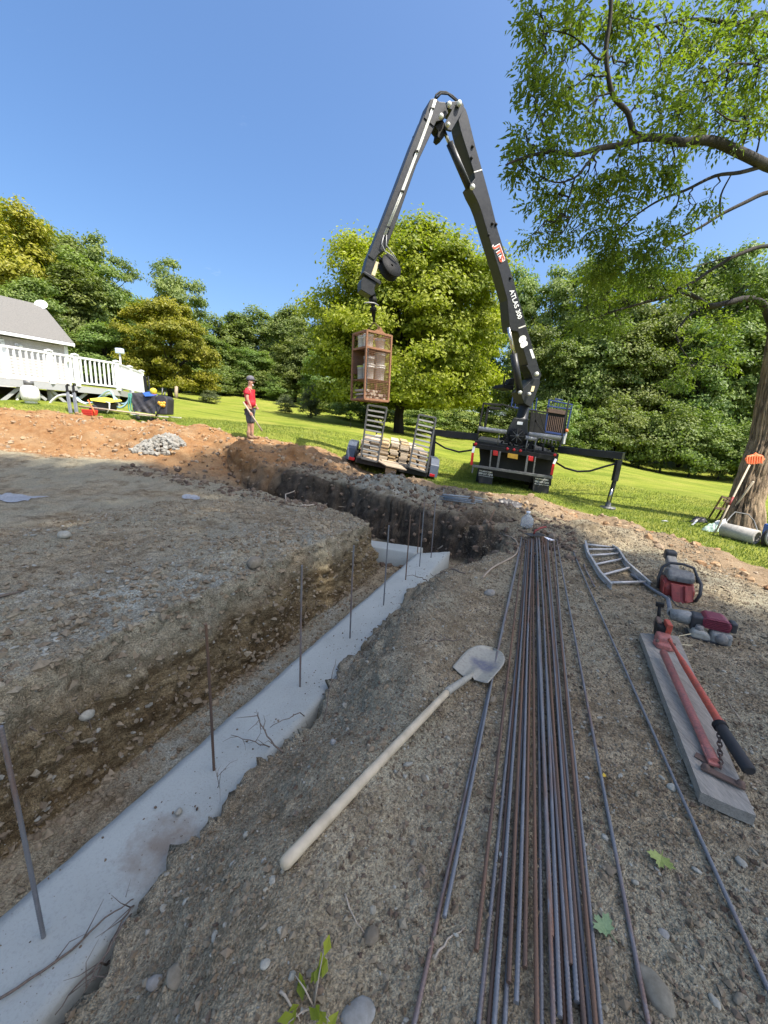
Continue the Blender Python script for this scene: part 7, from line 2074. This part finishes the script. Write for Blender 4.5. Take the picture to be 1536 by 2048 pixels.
def sample(n, s0, s1, v0, v1, wfun=None):
    """random points on the finished ground between grid lines"""
    a0, a1 = np.searchsorted(gs, [s0, s1]); b0, b1 = np.searchsorted(gv, [v0, v1])
    s_ = rg.uniform(s0, s1, n); v_ = rg.uniform(v0, v1, n)
    i = np.clip(np.searchsorted(gs, s_), 1, ns - 2); j = np.clip(np.searchsorted(gv, v_), 1, nv - 2)
    fi = ((s_ - gs[i - 1]) / (gs[i] - gs[i - 1]))[:, None]; fj = ((v_ - gv[j - 1]) / (gv[j] - gv[j - 1]))[:, None]
    p = G3f[i - 1, j - 1] * (1 - fi) * (1 - fj) + G3f[i, j - 1] * fi * (1 - fj) + G3f[i - 1, j] * (1 - fi) * fj + G3f[i, j] * fi * fj
    k = i * nv + j
    keep = lawn[k] < .4
    keep &= ~((v_ > -.05) & (v_ < .47) & (s_ < 5.5) & (p[:, 2] < ZC + .02))
    if wfun is not None: keep &= rg.uniform(0, 1, n) < wfun(s_, v_, p, k)
    return p[keep], k[keep]
def stuff(name, me, label):
    o = place(name, me); tag(o, label, None, None, 'stuff'); return o
p, _ = sample(6000, -.6, 2.6, .45, 3.3)
stuff('gravel', scatter_stones('gravel', p, .0022 + .0025 * rg.uniform(0, 1, len(p)) + .010 * rg.uniform(0, 1, len(p)) ** 8, 1, M_PEB), 'small gravel strewn over the trodden earth in front')
p, _ = sample(36000, -.6, 3.0, .45, 3.3)
stuff('soil_crumbs', scatter_stones('soil_crumbs', p, .003 + .003 * rg.uniform(0, 1, len(p)) + .011 * rg.uniform(0, 1, len(p)) ** 9, 21, M_CLOD, flat=.75, sink=.3, base=OCT, jag=.4), 'loose brown crumbs on the trodden earth in front')
p, _ = sample(9000, -.6, 3.2, .45, 3.3, lambda s_, v_, p, k: .35 + .65 * sstep(-.1, .3, fbm(p, 1.6, 3, 131)))
stuff('dark_crumbs', scatter_stones('dark_crumbs', p, .003 + .003 * rg.uniform(0, 1, len(p)) + .010 * rg.uniform(0, 1, len(p)) ** 8, 24, M_HCLOD, flat=.75, sink=.3, base=OCT, jag=.4), 'dark moist crumbs of soil in front')
p, _ = sample(24000, 3.0, 7.5, .5, 4.2)
stuff('soil_crumbs', scatter_stones('soil_crumbs', p, .005 + .003 * rg.uniform(0, 1, len(p)) + .016 * rg.uniform(0, 1, len(p)) ** 8, 22, M_CLOD, flat=.75, sink=.3, base=OCT, jag=.4), 'loose brown crumbs on the earth farther along the bars')
p, _ = sample(20000, -1.2, 5.6, -3.8, -.4)
stuff('soil_crumbs', scatter_stones('soil_crumbs', p, .004 + .003 * rg.uniform(0, 1, len(p)) + .022 * rg.uniform(0, 1, len(p)) ** 8, 23, M_CLOD, flat=.7, sink=.3, base=OCT, jag=.4), 'loose crumbs on the mound and its brow')
p, _ = sample(4000, 2.4, 7.5, .5, 4.2)
stuff('gravel', scatter_stones('gravel', p, .004 + .012 * rg.uniform(0, 1, len(p)) ** 7, 2, M_PEB), 'gravel strewn over the earth farther along the bars')
p, k = sample(9000, -1.2, 5.6, -3.6, -.5, lambda s_, v_, p, k: .25 + .75 * np.clip(np.exp(-((v_ + 1.0) / .55) ** 2) + steep[k] * .3, 0, 1))
stuff('shale_chips', scatter_stones('shale_chips', p, .004 + .020 * rg.uniform(0, 1, len(p)) ** 4, 3, M_SHALE, flat=.42, sink=.25), 'grey shale chips and crumbs on the mound')
p, k = sample(14000, -1.2, 5.6, -1.3, -.45, lambda s_, v_, p, k: np.clip(steep[k] * 1.2 + .25, 0, 1))
stuff('soil_clods', scatter_stones('soil_clods', p, .007 + .030 * rg.uniform(0, 1, len(p)) ** 4, 4, M_CLOD, flat=.7, sink=.35, base=OCT, jag=.45), 'brown clods crumbling on the trench wall')
p, k = sample(2600, -1.0, 5.5, -.50, -.02)
stuff('soil_crumbs', scatter_stones('soil_crumbs', p, .004 + .016 * rg.uniform(0, 1, len(p)) ** 3, 5, M_CLOD, flat=.7), 'loose crumbs on the trench floor')
p, k = sample(5200, 4.6, 8.6, -6.5, 2.2, lambda s_, v_, p, k: 1.0 - .7 * orange[k])
stuff('soil_clods', scatter_stones('soil_clods', p, .012 + .055 * rg.uniform(0, 1, len(p)) ** 3.5, 6, M_HCLOD, flat=.8, sink=.4), 'dark clods on the heaps along the far trench')
p, k = sample(9000, 2.0, 10.5, -14, 4.5, lambda s_, v_, p, k: orange[k] * (p[:, 1] > 4))
stuff('orange_clods', scatter_stones('orange_clods', p, .012 + .060 * rg.uniform(0, 1, len(p)) ** 4, 7, M_OCLOD, flat=.8, sink=.4), 'orange and tan clods on the sunlit bank')
# crumbs fallen on the concrete
s_ = rg.uniform(-.6, 5.2, 1100); vv = .43 - np.abs(rg.normal(0, .2, 1100)); ok = (vv > .01); s_, vv = s_[ok], vv[ok]
x, y = XY(s_, vv)
stuff('soil_crumbs', scatter_stones('soil_crumbs', np.stack([x, y, np.full(len(x), ZC + .002)], 1), .0015 + .006 * rg.uniform(0, 1, len(x)) ** 6, 8, M_HCLOD), 'dark crumbs of soil fallen on the concrete')
# heap of pale rubble on the far bank
hc = GP(318, 893)
n_ = 420; a = rg.uniform(0, 6.28, n_); r_ = np.sqrt(rg.uniform(0, 1, n_))
x, y = hc[0] + r_ * np.cos(a) * .62, hc[1] + r_ * np.sin(a) * .40
z = np.array([gz_at(xx, yy) for xx, yy in zip(x, y)]) + .17 * (1 - r_ ** 1.5) * rg.uniform(.75, 1, n_)
M_RUB = stone_mat('rubble', [(0.24, 0.23, 0.20), (0.33, 0.32, 0.28), (0.30, 0.27, 0.22), (0.38, 0.37, 0.33)])
stuff('rubble_heap', scatter_stones('rubble_heap', np.stack([x, y, z], 1), rg.uniform(.03, .075, n_), 9, M_RUB, flat=.75), 'pale grey rubble heap on the orange bank')

# single stones one can point at
STN = [(352, 1955, 22, .45, 'long flat grey stone near the bottom left, beside a white one'), (312, 1970, 17, .75, 'white stone near the bottom left, beside the long flat one'), (357, 1626, 9, .6, 'small pale stone lying on the concrete'), (718, 2034, 34, .5, 'large white stone at the bottom edge left of the bars'), (741, 1876, 19, .5, 'rounded grey stone left of the bars near the bottom'),
       (1308, 1985, 38, .35, 'large smooth half-buried stone right of the bars at the bottom'), (1429, 2006, 12, .5, 'round pale stone near the bottom right corner'), (1270, 1766, 9, .5, 'small round stone between the single bar and the olive leaf'), (1217, 1741, 11, .5, 'flat light stone beside the single bar'), (1343, 1577, 11, .5, 'angular stone just left of the plank'), (1482, 1727, 12, .5, 'grey stone below the end of the plank'), (1328, 1870, 12, .45, 'white oblong stone between the two single bars'),
       (979, 1190, 12, .7, 'white splintered chunk on the dirt left of the far bars'), (668, 1487, 9, .6, 'white pebble right of the footing near the shovel handle'), (690, 1413, 10, .55, 'flat grey stone right of the footing by the roots'), (1475, 2000, 13, .5, 'stone at the right edge near the bottom corner'), (815, 1531, 10, .55, 'light stone just right of the shovel handle'), (530, 1930, 10, .5, 'rounded pebble below the shovel handle'), (430, 1875, 9, .5, 'pale round pebble left below the shovel handle'), (848, 1558, 9, .4, 'thin pale stone between the shovel and the bars'),
       (985, 1402, 10, .5, 'small pale stone left of the bars below the shovel blade'), (175, 1440, 15, .6, 'light grey stone set in the trench wall at the left'), (130, 1075, 14, .6, 'grey stone on the mound at the left'), (510, 1130, 20, .55, 'dark jutting stone on the brow of the mound')]
for i, (u, v_, rp, fl, lab) in enumerate(STN):
    q = PZ(u, v_, ZC + .004) if i == 2 else GP(u, v_)
    t = float((q - CAM) @ _f); r_ = rp / FPX * t
    zc = q[2] if i == 2 else gz_at(q[0], q[1])
    me = scatter_stones('stone', np.array([[0, 0, 0.0]]), np.array([r_ * .85]), 200 + i, M_PEB if i not in (1, 3, 11, 12, 13) else M_RUB, flat=fl, sink=.25, base=ico(2), jag=.05)
    V = np.zeros(len(me.vertices) * 3); me.vertices.foreach_get('co', V); V = V.reshape(-1, 3)
    V = V * (1 + .22 * fbm(V / r_ + i * 3.1, 1.3, 3, i)[:, None]); me.vertices.foreach_set('co', V.ravel().astype(np.float32)); me.polygons.foreach_set('use_smooth', np.ones(len(me.polygons), bool)); me.update()
    o = place('stone', me); o.location = (float(q[0]), float(q[1]), float(zc)); tag(o, lab, 'stone')

# roots and twigs
M_ROOT = paint('root_bark', (0.15, 0.115, 0.085), .9, 0, (0.08, 0.06, 0.045), 20, .6, .3)
M_TWIG = paint('pale_twig', (0.40, 0.33, 0.24), .85, 0, (0.26, 0.2, 0.14), 20, .6, .3)
def root(px, r, lab, mat=M_ROOT, z=None, side=0):
    pts = []
    for i, q_ in enumerate(px):
        u, v_ = q_[:2]
        if len(q_) > 2: pts.append(PZ(u, v_, q_[2]))
        else: g_ = GP(u, v_); pts.append(g_ + [0, 0, r * 1.2])
    pts = np.array(pts); s2 = [pts[0]]
    for i in range(len(pts) - 1):
        a, b = pts[i], pts[i + 1]; L = np.linalg.norm(b - a)
        for f in (.33, .67, 1.0): s2.append(a + (b - a) * f + (rg.normal(size=3) * .035 * L if f < 1 else 0))
    m = MB(); m.tube(s2, np.linspace(r, r * .35, len(s2)), 6)
    for k_ in range(side):
        j = rg.integers(1, len(s2) - 1); d = rg.normal(size=3); d[2] = abs(d[2]) * .5; d /= np.linalg.norm(d); L = rg.uniform(.05, .13)
        m.tube([s2[j], s2[j] + d * L * .5 + rg.normal(size=3) * .01, s2[j] + d * L], [r * .5, r * .3, r * .12], 5)
    return solo(m, 'root', mat, lab, 'root')
Z0 = ZC + .012
root([(0, 1997, Z0), (85, 1942, Z0), (165, 1880, Z0), (210, 1835, Z0 + .01), (262, 1800, Z0 + .03), (300, 1775)], .005, 'long thin root lying over the concrete at the bottom left', side=4)
root([(300, 1790), (262, 1815, Z0 + .02), (240, 1850, Z0 + .04), (215, 1900, Z0), (190, 1960, Z0)], .0045, 'root hanging from the bank edge at the bottom left, right of the long one', side=5)
root([(235, 1880), (200, 1925, Z0 + .03), (150, 1975, Z0), (110, 2030, Z0)], .004, 'thin root along the dark gap at the bottom left', side=4)
root([(270, 1800), (245, 1850, Z0 + .07), (195, 1930, Z0 + .05), (160, 2000, Z0 + .03)], .004, 'root bridging the dark gap below the second stake', side=3)
root([(566, 1507), (548, 1490, Z0 + .06), (530, 1462, Z0 + .09), (520, 1446, Z0 + .12), (516, 1424, Z0 + .16)], .006, 'branched root sticking up from the bank over the concrete', side=6)
root([(560, 1505), (530, 1490, Z0 + .05), (500, 1480, Z0 + .04), (462, 1470, Z0 + .03)], .004, 'fine forked root reaching over the concrete left of the upright one', side=7)
root([(630, 1445), (600, 1425, Z0 + .08), (565, 1440, Z0 + .06), (540, 1455, Z0 + .03)], .004, 'thin bowed root above the concrete right of the forked one', side=2)
root([(648, 1445), (655, 1400, Z0 + .12), (664, 1350, Z0 + .2), (672, 1318, Z0 + .25)], .004, 'thin upright root on the bank beside the third stake', side=3)
root([(440, 1600), (438, 1570, Z0 + .05), (435, 1545, Z0 + .08)], .003, 'tiny root on the concrete beside the second stake', side=5)
root([(855, 1165), (845, 1155, Z0 + .06), (825, 1150, Z0 + .05), (812, 1152, Z0 + .03)], .006, 'dark root over the concrete near the footing corner', side=3)
root([(930, 1148), (905, 1140), (880, 1150), (860, 1160)], .010, 'thick root lying on the bank right of the footing corner', side=2)
root([(600, 1015), (625, 1012), (655, 1008), (690, 1016)], .018, 'pale branch lying at the foot of the far trench wall', M_TWIG)
root([(622, 1000), (612, 985), (620, 965), (630, 958)], .014, 'pale root standing out of the far trench wall', M_TWIG, side=1)
root([(572, 1004), (590, 982), (612, 974), (640, 968)], .012, 'curved pale root on the far trench wall, left of the upright one', M_TWIG)
root([(875, 1100), (897, 1085), (893, 1060), (882, 1045), (868, 1035)], .012, 'loop of pale root rising behind the footing corner', M_TWIG)
root([(160, 838), (163, 860), (160, 885), (166, 903)], .012, 'pale root hanging down the orange bank', M_TWIG)
root([(262, 878), (280, 866), (300, 852)], .012, 'pale root lying on the orange bank below the cart', M_TWIG)
root([(60, 1455), (85, 1470), (110, 1462), (150, 1490)], .004, 'thin root trailing on the trench wall at the left', side=5)
root([(150, 1420), (175, 1440), (190, 1470), (185, 1500)], .004, 'root hanging down the trench wall, right of the trailing one', side=5)
root([(300, 1330), (320, 1345), (345, 1340)], .004, 'small root sticking out of the middle of the trench wall', side=4)
root([(640, 1130), (655, 1120), (690, 1118), (720, 1122)], .006, 'thin root on the brow near the end of the mound', side=3)
root([(0, 1197), (20, 1192), (48, 1186)], .012, 'dark stick lying on the mound at the left edge')
root([(200, 1023), (212, 1032), (224, 1038)], .010, 'small stick on the mound', M_TWIG)
root([(868, 1920), (895, 1880), (930, 1855)], .004, 'pale twig left of the diverging bar', M_TWIG)
root([(1480, 1440), (1460, 1410), (1448, 1395)], .003, 'thin twig beside the plank', M_TWIG)
root([(1350, 1480), (1365, 1518), (1358, 1524), (1345, 1528)], .0035, 'bent wire by the thin single bar', M_TWIG)
root([(690, 1790), (705, 1830), (715, 1850), (735, 1875)], .003, 'pale straw near the shovel handle end', M_TWIG)
root([(560, 1985), (585, 2020), (600, 2045)], .004, 'pale stalk at the bottom edge beside the weed', M_TWIG)
root([(860, 1280), (905, 1283), (925, 1280)], .006, 'thin root beside the shovel blade', side=2)
# a weed at the bottom edge
wc = GP(628, 2015)
weed = thing('weed', 'small green weed with a few leaves at the bottom edge', 'plant', wc)
C_, N_, D_, S2, R2 = [], [], [], [], []
stem = MB()
for k_ in range(6):
    a = rg.uniform(0, 6.28); tip_ = wc + [math.cos(a) * .07, math.sin(a) * .07, rg.uniform(.03, .09)]
    stem.tube([wc, (wc + tip_) / 2 + [0, 0, .01], tip_], [.0025, .002, .001], 5)
    for j in range(3):
        C_.append(wc + (tip_ - wc) * (.5 + .25 * j) + rg.normal(size=3) * .008); N_.append(rg.normal(size=3) * .5 + [0, 0, 1]); D_.append(tip_ - wc + rg.normal(size=3) * .03); S2.append(rg.uniform(.03, .05)); R2.append(rg.uniform())
stem.build('stem', M_TWIG, weed)
V, F = leaves(rg, np.array(C_), np.array(S2), np.array(N_), .55, dirs=np.array(D_))
place('foliage', fast_mesh('foliage', V - wc, 4, F, False, {'rnd': np.repeat(np.array(R2), 4)}), L_MAPLE, weed)

# turf blades along the edge of the lawn
M_BLADE = leaf_mat('grass_blade', (0.085, 0.135, 0.020), (0.26, 0.29, 0.055), .3, 0)
idx = np.where((lawn > .35) & (np.hypot(gx, gy) < 17) & (gy > 2) & (np.abs(np.arctan2(gx, gy)) < 1.05))[0]
area = (np.gradient(gs)[:, None] * np.gradient(gv)[None, :]).ravel()[idx]
w = area / (3 + np.hypot(gx[idx], gy[idx])) ** 1.0; w /= w.sum()
nb = 60000
ch = rg.choice(idx, nb, p=w)
i_, j_ = ch // nv, ch % nv
i_ = np.clip(i_, 0, ns - 2); j_ = np.clip(j_, 0, nv - 2)
fa, fb = rg.uniform(0, 1, (nb, 1)), rg.uniform(0, 1, (nb, 1))
B_ = G3f[i_, j_] * (1 - fa) * (1 - fb) + G3f[i_ + 1, j_] * fa * (1 - fb) + G3f[i_, j_ + 1] * (1 - fa) * fb + G3f[i_ + 1, j_ + 1] * fa * fb
a = rg.uniform(0, 6.28, nb); h = rg.uniform(.025, .075, nb); wd = rg.uniform(.004, .010, nb)
side_ = np.stack([np.cos(a), np.sin(a), np.zeros(nb)], 1) * wd[:, None]
tipv = np.stack([rg.normal(0, .5, nb), rg.normal(0, .5, nb), np.ones(nb)], 1) * h[:, None]
V = np.stack([B_ - side_, B_ + side_, B_ + tipv], 1).reshape(-1, 3)
me = fast_mesh('turf_blades', V, 3, np.arange(nb * 3).reshape(-1, 3), False, {'rnd': np.repeat(rg.uniform(0, 1, nb), 3)}); me.materials.append(M_BLADE)
stuff('turf_blades', me, 'short grass blades of the mown lawn')
print('objects', len(bpy.data.objects), 'tris', sum(len(m.loop_triangles) if m.loop_triangles else len(m.polygons) * 2 for m in bpy.data.meshes))
